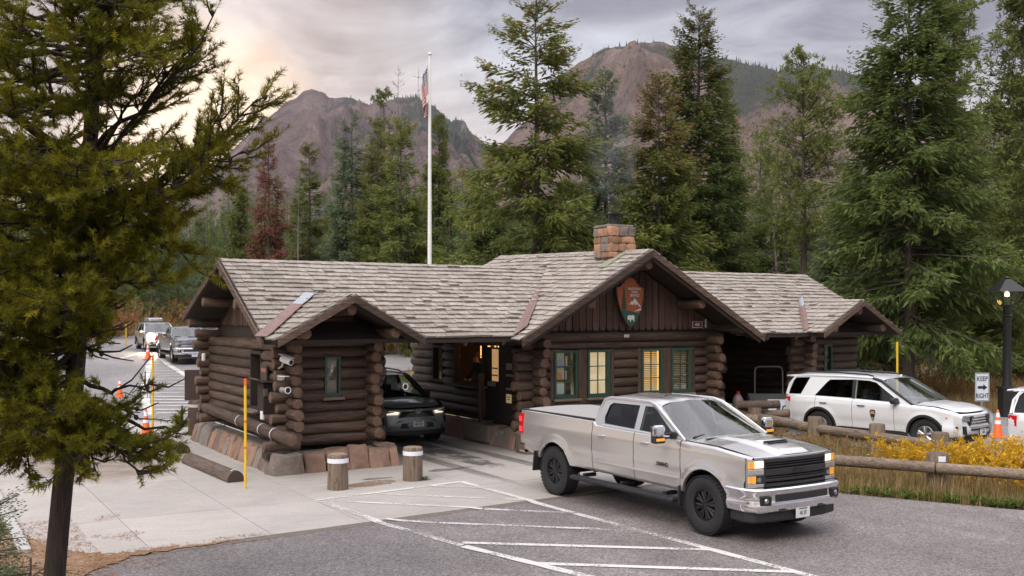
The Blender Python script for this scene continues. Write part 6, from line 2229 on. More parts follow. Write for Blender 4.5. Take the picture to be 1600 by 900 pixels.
    for i, u in enumerate((.685, .725)):
        x, _, z = hood(u, 0); m = MB(); m.bbox((x, 0, z + .010), (.035, .50 - .08 * i, .02), .006); m.build('hood_intake', M['black'], r)
    m = MB(); x, y, z = hood(.10, -.62); m.bbox((x, y, z + .004), (.05, .30, .012), .004, R(8)); m.build('hood_vent', M['black'], r)
    # face
    fr = lambda y: 4.95 - .085 * (abs(y) / .95) ** 2.4
    fpts = lambda a, b, n, o=0: [(fr(y) + o, y) for y in np.linspace(a, b, n)]
    gm = M['chrome'] if chromeface else M['plastic']
    m = MB(); sweep(m, fpts(-.95, .95, 25), rbox_prof(-.12, -.045, .78, 1.215, .01)); m.build('nose_backing', M['dim'], r)
    m = MB()
    for z0, z1, o in ((.805, .845, .028), (.875, .915, .02), (.925, .945, .012), (.965, 1.055, .03), (1.075, 1.095, .012), (1.115, 1.135, .012), (1.15, 1.195, .028)):
        sweep(m, fpts(-.655, .655, 13), rbox_prof(-.05, o, z0, z1, .008))
    for y in (-.66, .66): m.bbox((fr(y) - .02, y, 1.0), (.08, .03, .40), .008)
    g_ = m.build('grille', gm, r)
    m = MB(); x = fr(0) + .032
    m.prism([(-.11, -.022), (-.045, -.022), (-.045, -.036), (.045, -.036), (.045, -.022), (.11, -.022), (.125, .022), (.06, .022), (.06, .036), (-.03, .036), (-.03, .022), (-.095, .022)], 0, .014, lambda a, b, h: (x + h, a, 1.01 + b)); m.build('emblem', M['black'] if not chromeface else M['satin'], g_)
    m = MB(); sweep(m, fpts(-.86, .86, 21), rbox_prof(-.06, .022, 1.20, 1.236, .012)); m.build('hood_lip', M['chrome'], r)
    for s in (-1, 1):
        yr = (lambda a, b: fpts(min(s * a, s * b), max(s * a, s * b), 8))
        m = MB(); sweep(m, yr(.675, .955), rbox_prof(-.05, .004, .80, 1.20, .01)); m.build('lamp_housing', M['satin'], r)
        hl = M['headlit'] if lit else M['headclear']
        m = MB(); sweep(m, yr(.685, .84), rbox_prof(-.02, .016, 1.075, 1.180, .012)); m.build('headlight', hl, r)
        m = MB(); sweep(m, yr(.85, .955), rbox_prof(-.02, .014, 1.07, 1.180, .012)); m.build('turn_signal', M['amber'] if amber else M['headclear'], r)
        m = MB(); sweep(m, yr(.685, .955), rbox_prof(-.02, .022, .985, 1.06, .01)); m.build('lamp_bar', M['silver'] if not chromeface else M['chrome'], r)
        m = MB(); sweep(m, yr(.685, .81), rbox_prof(-.02, .012, .85, .975, .012)); m.build('lower_lamp', M['plastic'], r)
        m = MB(); sweep(m, yr(.82, .955), rbox_prof(-.02, .014, .86, .965, .012)); m.build('turn_signal', M['amber'] if amber else M['headclear'], r)
        q = MB(); q.lathe([(0, .0), (.035, 0), (.045, -.03)], 12, 'x', (fr(.76) + .02, s * .76, .91)); q.build('lower_lamp_bulb', M['headclear'], r)
        m = MB(); sweep(m, yr(.685, .955), rbox_prof(-.02, .02, .80, .85, .01)); m.build('lamp_bar', M['silver'] if not chromeface else M['chrome'], r)
    bp = [(4.46, -.985), (4.70, -.995), (4.88, -.975), (4.985, -.90), (5.035, -.78), (5.055, -.60), (5.075, -.3), (5.08, 0), (5.075, .3), (5.055, .60), (5.035, .78), (4.985, .90), (4.88, .975), (4.70, .995), (4.46, .985)]
    m = MB(); m.smooth = True
    sweep(m, bp, [(-.10, .455), (-.03, .445), (.0, .47), (.012, .56), (-.005, .60), (-.005, .69), (.02, .735), (.025, .775), (.005, .795), (-.10, .80), (-.10, .455)]); b_ = m.build('front_bumper', M['chrome'], r, sharp=30)
    m = MB(); sweep(m, [(5.058, -.56), (5.078, -.3), (5.083, 0), (5.078, .3), (5.058, .56)], rbox_prof(-.02, .012, .60, .705, .01)); m.build('bumper_intake', M['plastic'], b_)
    for s in (-1, 1):
        m = MB(); m.bbox((5.025, s * .76, .625), (.07, .19, .13), .012, R(-12 * -s)); f_ = m.build('fog_pocket', M['black'], b_)
        q = MB(); q.lathe([(0, .052), (.03, .05), (.042, .035), (.046, 0)], 14, 'x', (5.02, s * .76, .625)); q.build('fog_lamp', M['headclear'], b_)
    m = MB(); sweep(m, [(4.50, -.94), (4.80, -.95), (4.93, -.88), (5.0, -.6), (5.03, 0), (5.0, .6), (4.93, .88), (4.80, .95), (4.50, .94)], rbox_prof(-.10, 0, .30, .45, .03)); m.build('air_dam', M['plastic'], r)
    for y in (-.42, .42): m = MB(); m.tube([(5.0, y - .06, .46), (5.09, y - .05, .47), (5.09, y + .05, .47), (5.0, y + .06, .46)], .018, 6); m.build('tow_hook', M['black'], r)
    plate(r, (5.075, .0, .405), math.pi / 2, ptxt)
    # sides
    c.sidebox('lower_moulding', 1.18, 3.40, .735, .775, -.02, .010, paint)
    for s in (-1, 1):
        for x in (1.33, 2.48):
            y = s * (c.Y(x, 1.22) + .02)
            m = MB(); m.smooth = True; m.tube([(x, y - s * .02, 1.215), (x + .03, y + s * .012, 1.217), (x + .15, y + s * .014, 1.217), (x + .21, y - s * .018, 1.215)], [.012, .017, .017, .012], 8); m.build('door_handle', M['chrome'], r)
            m = MB(); m.lathe([(0, 0), (.05, 0.0)], 12, 'y', (x + .09, s * (c.Y(x, 1.2) + .0015), 1.205)); 
        m = MB(); m.bbox((2.02, s * 1.04, .42), (2.75, .16, .075), .03); sb = m.build('running_board', M['plastic'], r)
        m = MB(); m.bbox((2.02, s * 1.05, .460), (2.5, .10, .012), .004); m.build('step_tread', M['rubber'], sb)
        for x in (.95, 2.0, 3.1): q = MB(); q.bbox((x, s * .88, .48), (.08, .26, .06), .01); q.build('bracket', M['black'], sb)
        m = MB(); m.bbox((-.60, s * .93, .55), (.03, .26, .38), .01, ry=R(8)); m.build('mud_flap', M['rubber'], r)
        m = MB(); m.bbox((3.44, s * .90, .50), (.03, .24, .3), .01); m.build('mud_flap', M['rubber'], r)
        # tow mirrors on double arms
        m = MB(); m.bbox((3.20, s * 1.04, 1.415), (.05, .34, .03), .012); m.bbox((3.20, s * 1.04, 1.355), (.05, .34, .03), .012); m.bbox((3.23, s * .925, 1.385), (.16, .05, .13), .02); mi = m.build('mirror_arm', M['plastic'], r)
        m = MB(); m.bbox((3.22, s * 1.245, 1.475), (.13, .22, .18), .045); m.build('mirror_shell', M['chrome'], mi)
        m = MB(); m.bbox((3.22, s * 1.245, 1.335), (.12, .22, .10), .025); m.build('mirror_base', M['plastic'], mi)
        m = MB(); m.bbox((3.285, s * 1.255, 1.345), (.02, .17, .045), .008); m.build('mirror_signal', M['amber'], mi)
        m = MB(); m.bbox((3.150, s * 1.245, 1.42), (.006, .19, .25), .002); m.build('mirror_glass', M['headclear'], mi)
        # tail lamps
        m = MB(); sweep(m, ([(-1.225, .80), (-1.225, .90), (-1.20, .955), (-1.08, .978)] if s > 0 else [(-1.08, -.978), (-1.20, -.955), (-1.225, -.90), (-1.225, -.80)])[::-1], rbox_prof(-.05, .008, 1.00, 1.39, .015)); t_ = m.build('tail_light', M['redlens'], r)
        for z in (1.09, 1.28): q = MB(); q.bbox((-1.16, s * .975, z), (.10, .016, .09), .006); q.build('lamp_bulb', M['redlit'], t_)
    if detail:
        c_ = c.Y(3.0, .9) + .004
        text_obj('door_badge', '2500HD', .085, (3.02, -c_, .92), (math.pi / 2, 0, 0), M['black'], r, .004)
    for x, y in ((0, -.86), (0, .86), (4.0, -.87), (4.0, .87)):
        wheel(r, x, y, .432, .30, .245, M['blackrim'] if not chromeface else M['alloy'], 8)
    return r


def suv(name, loc, rz, label, paint, kind='patrol', ptxt='U.S. 51', lights=False, beam=False, rails=True):
    r = empty(name, loc, label, 'SUV', None, rz, local=True)
    lerp = lambda x, *p: float(np.interp(x, p[0::2], p[1::2]))
    WB = 2.87
    P = dict(w=.985, zw=.82, tumble=.045, tuck=.06, sill=.32, zc=.375, ra=.435, fa=.435, wb=WB, xf=3.74, xr=-1.10, nose=.20, tail=.11, flare=.025, flw=.16,
             belt=lambda x: lerp(x, -1.1, 1.10, -.2, 1.115, 1.0, 1.10, 2.4, 1.07, 3.1, 1.045, 3.5, .97, 3.74, .86),
             bot=lambda x: lerp(x, -1.1, .46, -.6, .33, .4, .30, 2.4, .30, 3.3, .32, 3.74, .38), creases=((.98, .012, .06), (.55, -.014, .08)), shoulder=.05)
    c = Car(r, P)
    c.side('rear_quarter', -1.09, -.135, paint); c.side('rear_door', -.125, .935, paint); c.side('front_door', .945, 2.075, paint); c.side('front_fender', 2.085, 3.70, paint, sh=.07)
    c.arch_lip(M['plastic'], .045, .014)
    c.sidebox('sill_cladding', .45, 2.42, .27, .42, -.04, .012, M['plastic'])
    m = MB(); m.box((1.3, 0, .42), (4.3, 1.2, .24)); m.box((1.25, 0, .6), (2.0, 1.8, .4)); m.box((-.8, 0, .75), (.5, 1.7, .5)); m.box((0, 0, .95), (1.0, 1.7, .2)); m.box((WB, 0, .88), (1.1, 1.6, .2)); m.box((3.4, 0, .65), (.4, 1.4, .4)); m.build('chassis', M['dim'], r)
    interior(r, (.35, 1.35), .48, (-.9, 2.3, .5, .75), 2.1)
    yb, yt = .925, .735
    gm = M['tintglass']
    c.greenhouse([(-.98, 1.10), (-1.0, 1.20), (-.93, 1.50), (-.85, 1.60), (-.4, 1.645), (.6, 1.665), (1.35, 1.655), (1.62, 1.60), (2.52, 1.065), (2.4, 1.06), (1.0, 1.09)],
                 [[(-.965, 1.135), (-.955, 1.25), (-.89, 1.50), (-.82, 1.575), (-.40, 1.60), (-.60, 1.15)], [(-.18, 1.135), (.12, 1.50), (.20, 1.565), (.85, 1.595), (.90, 1.13)], [(1.00, 1.125), (.965, 1.595), (1.30, 1.59), (1.50, 1.55), (2.20, 1.115), (2.2, 1.095)]],
                 yb, yt, 1.08, 1.655, paint, [gm, gm, M['carglass']])
    c.sheet('roof', lambda u, v: (-1.02 + 2.66 * u, .745 * v, lerp(u, 0, 1.585, .12, 1.64, .45, 1.675, .75, 1.66, .94, 1.62, 1, 1.585) + .065 * (1 - abs(v) ** 2.6) ** .8), 18, 21, paint, flip=True)
    c.sheet('windscreen', lambda u, v: (2.55 + .10 * (1 - v * v) - .98 * u, v * (.895 - .17 * u), 1.065 + .02 * (1 - v * v) + (.525 + .05 * (1 - v * v)) * u), 8, 15, M['screenglass'], flip=True)
    c.sheet('rear_window', lambda u, v: (-1.06 + .10 * u, v * (.86 - .13 * u), 1.14 + .42 * u), 4, 9, gm)
    m = MB(); m.bbox((-1.04, 0, 1.615), (.26, 1.42, .04), .018, ry=R(-6)); m.build('spoiler', paint, r)
    for s in (-1, 1):
        m = MB(); m.smooth = True; m.tube([(2.54, s * .918, 1.066), (2.1, s * .85, 1.325), (1.64, s * .755, 1.595), (1.40, s * .735, 1.655)], [.03, .036, .04, .034], 8); m.build('windscreen_pillar', M['plastic'] if kind != 'pale' else paint, r)
        m = MB(); m.smooth = True; m.tube([(1.40, s * .728, 1.656), (.6, s * .732, 1.668), (-.4, s * .732, 1.648), (-.86, s * .735, 1.605), (-1.0, s * .80, 1.4), (-1.03, s * .90, 1.12)], .032, 8); m.build('roof_edge', paint, r)
        m = MB(); m.tube([(.92, s * (yb - .095), 1.36), (.92, s * .93, 1.10)], .03, 4)
        m = MB(); m.prism([(.905, 1.13), (.995, 1.125), (.96, 1.60), (.855, 1.60)], 0, .012, lambda a, b, h: (a, s * (yb + (yt - yb) * (b - 1.08) / .575 + .002 + h), b)); m.build('door_pillar', M['black'], r)
        if rails:
            m = MB(); m.smooth = True; m.tube([(-.75, s * .66, 1.69), (-.6, s * .66, 1.735), (.4, s * .665, 1.752), (1.2, s * .66, 1.735), (1.36, s * .655, 1.70)], .022, 8); m.build('roof_rail', M['plastic'], r)
        m = MB(); m.bbox((2.12, s * 1.03, 1.14), (.16, .24, .15), .045); m.bbox((2.16, s * .93, 1.10), (.10, .12, .05), .02); m.build('wing_mirror', M['plastic'] if kind != 'pale' else paint, r)
        for x in (.02, 1.10):
            y = s * (c.Y(x, .96) + .012); m = MB(); m.smooth = True; m.tube([(x, y - s * .012, .965), (x + .03, y + s * .016, .967), (x + .16, y + s * .016, .967), (x + .2, y - s * .012, .965)], .014, 6); m.build('door_handle', M['plastic'], r)
        tz = (.90, 1.075) if kind != 'pale' else (.80, 1.09)
        tl = [(-1.115, .62), (-1.12, .75), (-1.08, .86), (-.90, .935)] if s > 0 else [(-.90, -.935), (-1.08, -.86), (-1.12, -.75), (-1.115, -.62)]
        m = MB(); sweep(m, tl[::-1], [(-.05, tz[0]), (.008, tz[0] + .01), (.018, tz[0] + .06), (.012, tz[1] - .015), (-.05, tz[1]), (-.05, tz[0])]); m.build('tail_light', M['redlens'], r)
    # hood
    def hood(u, v):
        x = 2.56 + .09 * (1 - v * v) + (3.66 - 2.56 - .09 * (1 - v * v) - .16 * abs(v) ** 2.6) * u
        w = .86 - .12 * u ** 2.2
        z = P['belt'](x) + .05 * (1 - v * v) + .012 - .02 * u ** 6 + .012 * math.exp(-((abs(v) - .55) / .08) ** 2) * (1 - u)
        return (x, v * w, z)
    c.sheet('hood', hood, 22, 29, paint, flip=True)
    m = MB(); sweep(m, [(2.48, -.87), (2.57, -.5), (2.61, 0), (2.57, .5), (2.48, .87)], [(-.14, 1.085), (.06, 1.08), (.06, 1.05), (-.14, 1.05)]); m.build('cowl', M['plastic'], r)
    m = MB(); m.tube([(2.56, -.7, 1.10), (2.50, -.35, 1.135), (2.48, 0.05, 1.14)], .010, 5); m.tube([(2.58, -.02, 1.10), (2.52, .3, 1.135), (2.47, .65, 1.13)], .010, 5); m.build('wiper', M['black'], r)
    # rear
    m = MB(); sweep(m, [(-.88, -.955), (-1.05, -.90), (-1.12, -.7), (-1.14, 0), (-1.12, .7), (-1.05, .90), (-.88, .955)][::-1], [(-.12, .40), (.0, .42), (.03, .55), (.0, .66), (0, .90), (-.02, 1.10), (-.12, 1.12), (-.12, .40)]); m.build('tailgate', paint, r)
    m = MB(); sweep(m, [(-.80, -.955), (-1.05, -.90), (-1.13, -.7), (-1.15, 0), (-1.13, .7), (-1.05, .90), (-.80, .955)][::-1], rbox_prof(-.1, .02, .30, .46, .03)); m.build('rear_valance', M['plastic'], r)
    # face
    fr = lambda y: 3.76 - .20 * (abs(y) / .85) ** 2.6
    fp = lambda a, b, n: [(fr(y), y) for y in np.linspace(a, b, n)]
    m = MB(); m.smooth = True; sweep(m, [(3.30, -.955)] + fp(-.90, .90, 25) + [(3.30, .955)], [(-.12, .36), (-.01, .36), (.03, .42), (.045, .52), (.035, .60), (.005, .66), (-.005, .88), (-.04, .905), (-.12, .90), (-.12, .36)]); m.build('front_bumper', paint, r, sharp=35)
    m = MB(); sweep(m, [(3.28, -.945)] + fp(-.86, .86, 21) + [(3.28, .945)], rbox_prof(-.10, .02, .25, .37, .03)); m.build('air_dam', M['plastic'], r)
    if kind == 'crossover':
        m = MB()
        m.prism([(-.50, .70), (.50, .70), (.40, .855), (-.40, .855)], -.02, .03, lambda a, b, h: (fr(a) + h, a, b)); g_ = m.build('grille', M['black'], r)
        m = MB()
        for k in range(5):
            z = .715 + .03 * k; sweep(m, fp(-.47 + .018 * k, .47 - .018 * k, 11), rbox_prof(0, .042, z, z + .008, .003))
        for k in range(-6, 7): m.box((fr(k * .07) + .036, k * .07, .775), (.012, .008, .13))
        m.build('grille_mesh', M['plastic'], g_)
        for w_, h_, rr_ in ((.075, .05, .008), (.03, .048, .006), (.055, .018, .006)):
            m = MB(); m.tube([(fr(0) + .05, w_ * math.cos(t), .855 + h_ * math.sin(t)) for t in np.linspace(0, 2 * math.pi, 21)[:-1]], rr_, 6, closed=True); m.build('emblem', M['chrome'], r)
        m = MB(); m.prism([(-.78, .40), (.78, .40), (.50, .62), (-.50, .62)], 0, .06, lambda a, b, h: (fr(a) + h - .005, a, b)); m.build('lower_grille', M['plastic'], r)
        m = MB(); m.prism([(-.46, .44), (.46, .44), (.42, .56), (-.42, .56)], 0, .07, lambda a, b, h: (fr(a) + h - .002, a, b)); m.build('lower_intake', M['black'], r)
        for s in (-1, 1):
            m = MB(); m.bbox((fr(.80) - .01, s * .83, .60), (.10, .08, .20), .02, R(-35 * -s)); m.build('fog_pocket', M['black'], r)
        plate(r, (fr(0) + .085, 0, .54), math.pi / 2, ptxt)
    else:
        m = MB(); m.prism([(-.50, .60), (.50, .60), (.54, .70), (.50, .85), (-.50, .85), (-.54, .70)], -.02, .035, lambda a, b, h: (fr(a) + h, a, b)); g_ = m.build('grille', M['plastic'], r)
        m = MB()
        for rw in range(3):
            for k in range(-5, 6):
                y = (k + .5 * (rw % 2)) * .088
                if abs(y) < .45: m.bbox((fr(y) + .035, y, .675 + rw * .065), (.012, .060, .040), .01)
        m.build('grille_mesh', M['blackrim'], g_)
        m = MB(); sweep(m, fp(-.50, .50, 11), rbox_prof(0, .055, .585, .605, .006)); m.build('grille_bar', M['satin'], g_)
        m = MB(); sweep(m, fp(-.46, .46, 11), rbox_prof(0, .058, .505, .555, .01)); m.build('lower_intake', M['black'], r)
        m = MB(); sweep(m, fp(-.62, .62, 13), rbox_prof(0, .055, .365, .425, .012)); m.build('skid_plate', M['plastic'], r)
        for s in (-1, 1):
            m = MB(); pts = [(.60, .43), (.72, .43), (.74, .54), (.88, .58), (.88, .62), (.62, .62)]
            m.prism([(s * a, b) for a, b in pts], 0, .055, lambda a, b, h: (fr(a) + h - .004, a, b)); m.build('fog_pocket', M['plastic'], r)
        plate(r, (fr(0) + .075, .0, .455), math.pi / 2, ptxt)
    for s in (-1, 1):
        pts = [(.52, .73), (.80, .76), (.90, .80), (.91, .86), (.80, .865), (.52, .85)] if kind != 'crossover' else [(.52, .775), (.78, .775), (.89, .83), (.89, .875), (.80, .88), (.48, .835)]
        m = MB()
        fx = lambda y: fr(y) + .028 - max(0, abs(y) - .78) * 1.9
        m.prism([(s * a, b) for a, b in pts], 0, .03, lambda a, b, h: (fx(a) + h - .012, a, b))
        m.build('headlight', M['beam'] if beam and s < 0 else M['headlit'] if lights else M['headclear'], r)
        if kind == 'patrol':
            m = MB(); m.bbox((3.44, s * .88, .81), (.18, .03, .05), .01, R(-38 * s)); m.build('side_marker', M['redlens'], r)
    for x, y in ((0, -.85), (0, .85), (WB, -.85), (WB, .85)):
        wheel(r, x, y, .372, .24, .225, M['alloy'], 5)
    return r, c


# silver pickup leaving the near lane
TR = pickup('pickup_truck', (11.06, 15.45, .015), R(-88.5), 'silver lifted crew cab pickup with black wheels, leaving the station across the painted hatching', M['silver'])
TR.scale = (.98, .945, 1.0)
# grey-green crossover in the lane
RV, _ = suv('crossover_suv', (11.00, 26.75, .015), R(-90), 'grey green crossover with lit headlights stopped in the lane between kiosk and office', M['greypaint'], 'crossover', 'AJ2 657', True)
# patrol car behind the rail
PC, pc = suv('patrol_suv', (21.52, 18.86, .01), R(-80), 'white ranger patrol SUV with a door badge, parked behind the log rail', M['whitepaint'], 'patrol', 'I 402')
# its door shield
x0, z0 = 1.52, .74
def shield(parent, fn, s=1.0):
    out = [(-.5, .9), (-.2, 1.0), (0, .95), (.2, 1.0), (.5, .9), (.62, .55), (.52, .1), (.3, -.45), (0, -1.0), (-.3, -.45), (-.52, .1), (-.62, .55)]
    m = MB(); m.prism([(a * .13 * s, b * .15 * s) for a, b in out], 0, .004, fn(0)); o = m.build('door_shield', plain('shield_dark', (.05, .04, .03), .5), parent)
    m = MB(); m.prism([(a * .10 * s, b * .11 * s) for a, b in out], .004, .006, fn(0)); m.build('shield_face', plain('shield_gold', (.42, .28, .12), .5, var=.4, scale=20), o)
    m = MB(); m.prism([(-.06 * s, -.03 * s), (.05 * s, -.05 * s), (.055 * s, .02 * s), (.01 * s, .045 * s), (-.05 * s, .03 * s)], .006, .008, fn(0)); m.build('shield_figure', M['dim'], o)
shield(PC, lambda q: (lambda a, b, h: (x0 + a, -(pc.Y(x0 + a, z0 + b) + .002 + h), z0 + b)))
# the car cut by the right edge
EC, _ = suv('edge_suv', (21.86, 12.70, .01), R(-72), 'white SUV with a red tail lamp, cut off by the right edge', M['whitepaint'], 'pale', '', rails=False)
# waiting vehicles on the approach road
g1 = at(299, 53.5)
BT = pickup('waiting_pickup', (g1.x + .4, g1.y + 4.9, gz(g1.x, g1.y + 2) + .03), R(-93), 'blue grey pickup with a chrome grille waiting on the approach road', M['bluepaint'], False, True, '', False, False)
g2 = at(262, 62)
BS, _ = suv('waiting_suv', (g2.x - .15, g2.y + 3.6, gz(g2.x, g2.y + 1.5) + .03), R(-92), 'pale SUV with glaring headlight queued behind the blue grey pickup', M['silver2'], 'pale', '', True, True)
m = MB(); m.bbox((.3, 0, 1.86), (1.6, .9, .24), .08); m.build('roof_box', M['satin'], BS)

m = MB(); m.smooth = True; m.lathe([(0, .09), (.15, .07), (.21, 0), (.15, -.07), (0, -.09)], 16, 'x', (3.66, -.74, .86)); m.build('high_beam', M['beam'], BS)
# ---------------------------------------------------------------- things standing about
def cone(loc, label, h=.74):
    r = empty('traffic_cone', loc, label, 'traffic cone', 'orange traffic cones', random.uniform(0, 1.5), local=True)
    k = h / .74
    m = MB(); m.bbox((0, 0, .016), (.36 * k, .36 * k, .032), .012); m.smooth = True
    m.lathe([(.135 * k, .03), (.128 * k, .05), (.024 * k, h - .01), (.018 * k, h), (0, h)], 18)
    m.build('cone_body', M['orange'], r, sharp=50)
    rad = lambda z: (.128 + (.024 - .128) * (z - .05) / (.69)) * k
    for z0, z1 in ((.36, .46), (.54, .66)):
        m = MB(); m.smooth = True; m.lathe([(rad(z0) + .003, z0 * k), (rad(z1) + .003, z1 * k)], 18); m.build('reflective_collar', M['whiteband'], r)
    return r


cone((5.57, 28.45, .012), 'orange cone standing by the yellow pole at the apron edge')
cone(at(187, 39.6, .02), 'orange cone half hidden by the pine bough, left of the painted island')
cone(at(231, 56.5, .03), 'farthest orange cone at the tip of the painted island', .88)
cone((24.94, 16.53, .01), 'orange cone between the two white SUVs behind the golden bushes')
cone((13.45, 25.72, 1.30), 'small red cone seen in the office side window', .55)
m = MB(); m.box((13.45, 25.72, 1.28), (.5, .6, .03)); m.build('window_shelf', M['dark_wood'], w1)


def pole(loc, h, label, flag=True, r=.025):
    t = empty('snow_pole', loc, label, 'marker pole', 'yellow marker poles', local=True)
    m = MB(); m.smooth = True; m.tube([(0, 0, -.05), (.002, 0, h * .5), (.0, .004, h)], r, 10); m.build('pole', M['yellow'], t)
    if flag:
        for z in (h * .60, h * .36):
            q = MB(); q.smooth = True; q.lathe([(r + .002, z), (r + .002, z + .045)], 10); q.build('orange_ring', M['orange'], t)
        q = MB(); q.lathe([(r + .003, h - .12), (r + .003, h + .004), (0, h + .006)], 10); q.build('orange_cap', M['orange'], t)


pole((5.51, 18.98, .012), 2.06, 'yellow marker pole with orange rings in front of the near kiosk')
pole((5.79, 28.66, .012), 2.15, 'yellow marker pole beside the cone at the apron edge', r=.03)
pole(at(197, 66, .0), 1.55, 'small yellow marker pole far off at the road bend', False, .04)
pole(at(1402, 34, .0), 2.35, 'yellow marker pole rising behind the patrol SUV', False, .035)


def bollard(loc, label, seed):
    t = empty('timber_bollard', loc, label, 'bollard', 'timber bollards before the kiosk', seed, local=True)
    m = MB(); m.smooth = True
    n = 26; rows = []
    for z, k in ((-.1, 1), (.02, 1.03), (.3, 1.0), (.60, .99), (.655, .965), (.66, .93)):
        rows.append([(math.cos(a) * .192 * k * (1 + .02 * noise.noise((math.cos(a) * 3, math.sin(a) * 3, seed))), math.sin(a) * .192 * k * (1 + .02 * noise.noise((math.cos(a) * 3 + 5, math.sin(a) * 3, seed))), z) for a in np.linspace(0, 2 * math.pi, n + 1)])
    m.grid(rows, flip=True); m.build('post', M['weathered']['z'], t, sharp=50)
    m = MB(); m.lathe([(.18, .655), (.10, .668 + .01 * seed % .02), (0, .66)], 20); m.build('end_grain', plain('weathered_end_%d' % seed, (.22, .16, .11), .9, var=.4, scale=14, bump=.8), t)
    m = MB(); m.smooth = True; m.lathe([(.1985, .50), (.1985, .585)], 28); m.build('white_band', M['whiteband'], t)


bollard((6.98, 18.02, .012), 'left timber bollard with a white band in front of the near kiosk', 1)
bollard((8.62, 18.22, .012), 'timber bollard with a chipped top at the mouth of the lane', 2)
m = MB()
gg = np.random.default_rng(4)
b_ = np.stack([8.78 + gg.normal(0, .06, 120), 18.08 + gg.normal(0, .05, 120), np.full(120, .012)], 1); dv_ = np.stack([gg.normal(0, .5, 120), gg.normal(0, .5, 120), np.ones(120)], 1); dv_ /= np.linalg.norm(dv_, axis=1)[:, None]
tag(np_mesh('grass_tuft', fan(b_, dv_, gg.uniform(.04, .11, 120), np.full(120, .015), gg), quads(480), M['weed'], tint=np.repeat(gg.random(120), 4)), 'small green tuft growing at the foot of the right bollard', 'grass tuft')
m = MB(); m.lathe([(0, .030), (.10, .030), (.105, .012)], 20, c=(8.02, 18.15, 0)); tag(m.build('drain_cover', M['mortar'], None), 'small round cover in the concrete between the bollards', 'cover')


def log_stop(a, b, label):
    a, b = Vector((*a, .012)), Vector((*b, .012))
    t = empty('log_wheel_stop', (a + b) / 2, label, 'wheel stop', 'half log wheel stops', local=True)
    L = (b - a).length; rz = math.atan2(b.y - a.y, b.x - a.x); t.rotation_euler = (0, 0, rz)
    m = MB(); m.smooth = True
    n = 12; rows = []
    for x in np.linspace(-L / 2, L / 2, 9):
        rows.append([(x, -math.cos(th) * .17 * (1 + .04 * noise.noise((x * 2, th, 3))), .01 + max(0, math.sin(th) * .215 * (1 + .05 * noise.noise((x * 2, th * 2, 8))))) for th in np.linspace(-.25, math.pi + .25, n)])
    m.grid(rows, flip=True); m.m = 1; m.smooth = False
    for k, row in ((0, rows[0]), (1, rows[-1])): m.add(row, [tuple(range(n)) if k else tuple(reversed(range(n)))])
    m.build('half_log', [M['weathered_dark']['x'], M['brownpaint']], t, sharp=50)
    q = MB(); q.smooth = True
    x = -L / 2 + .07 if label.startswith('near') else -L / 2 + .06
    q.grid([[(x + dx, -math.cos(th) * .178, .012 + max(0, math.sin(th) * .226)) for th in np.linspace(.7, 2.0, 8)] for dx in (0, .04)]); q.build('white_band', M['whiteband'], t)


log_stop((5.55, 19.75), (5.40, 22.9), 'near half log wheel stop on the concrete beside the yellow pole')
log_stop((5.62, 24.4), (5.52, 27.2), 'far half log wheel stop behind the pine bough')


def rail_fence(posts, rails, label, group=None, pr=.185, ph=.80, tag_at=None):
    t = empty('log_rail_fence', (*posts[0], 0), label, 'fence', group)
    for i, (x, y) in enumerate(posts):
        m = MB(); m.smooth = True; n = 18; sdx = random.random() * 50
        rows = []
        for z, k in ((-.3, 1.0), (.3, 1), (ph - .04, .98), (ph, .93)):
            rows.append([(x + math.cos(a) * pr * k * (1 + .03 * noise.noise((math.cos(a) * 2 + sdx, math.sin(a) * 2, z))), y + math.sin(a) * pr * k, z) for a in np.linspace(0, 2 * math.pi, n + 1)])
        m.grid(rows, flip=True); m.smooth = False; m.m = 1
        m.add([*rows[-1][:-1]], [tuple(range(n))])
        p = m.build('post', [M['weathered']['z'], M['weathered_dark']['z']], t, sharp=50)
        if tag_at == i:
            q = MB(); q.bbox((x - .10, y - .165, ph - .09), (.13, .012, .10), .003, R(-30)); q.build('white_tag', M['whiteband'], p)
    for a, b, r in rails:
        d = (Vector(b) - Vector(a)); ax = 'x' if abs(d.x) > abs(d.y) else 'y'
        log(a, b, r, 'rail', t, ax, [M['weathered'][ax], M['log_end']], n=12)
    return t


rail_fence([(16.30, 12.0), (18.2, 8.0), (14.35, 15.6)], [((14.2, 15.45, .53), (16.04, 11.86, .50), .105), ((16.06, 11.84, .50), (18.3, 7.3, .50), .10)], 'front log rail fence on round posts along the asphalt verge', 'log rail fences', .20, .74, 0)
rail_fence([(19.45, 19.9), (18.95, 17.35), (18.92, 15.5), (18.72, 13.72)], [((19.43, 19.85, .55), (18.95, 17.4, .52), .115), ((18.96, 17.38, .52), (18.70, 13.5, .50), .115), ((18.70, 13.48, .50), (18.5, 11.6, .46), .11)], 'rear log rail fence with four stout posts before the patrol SUV', 'log rail fences', .18, .80)

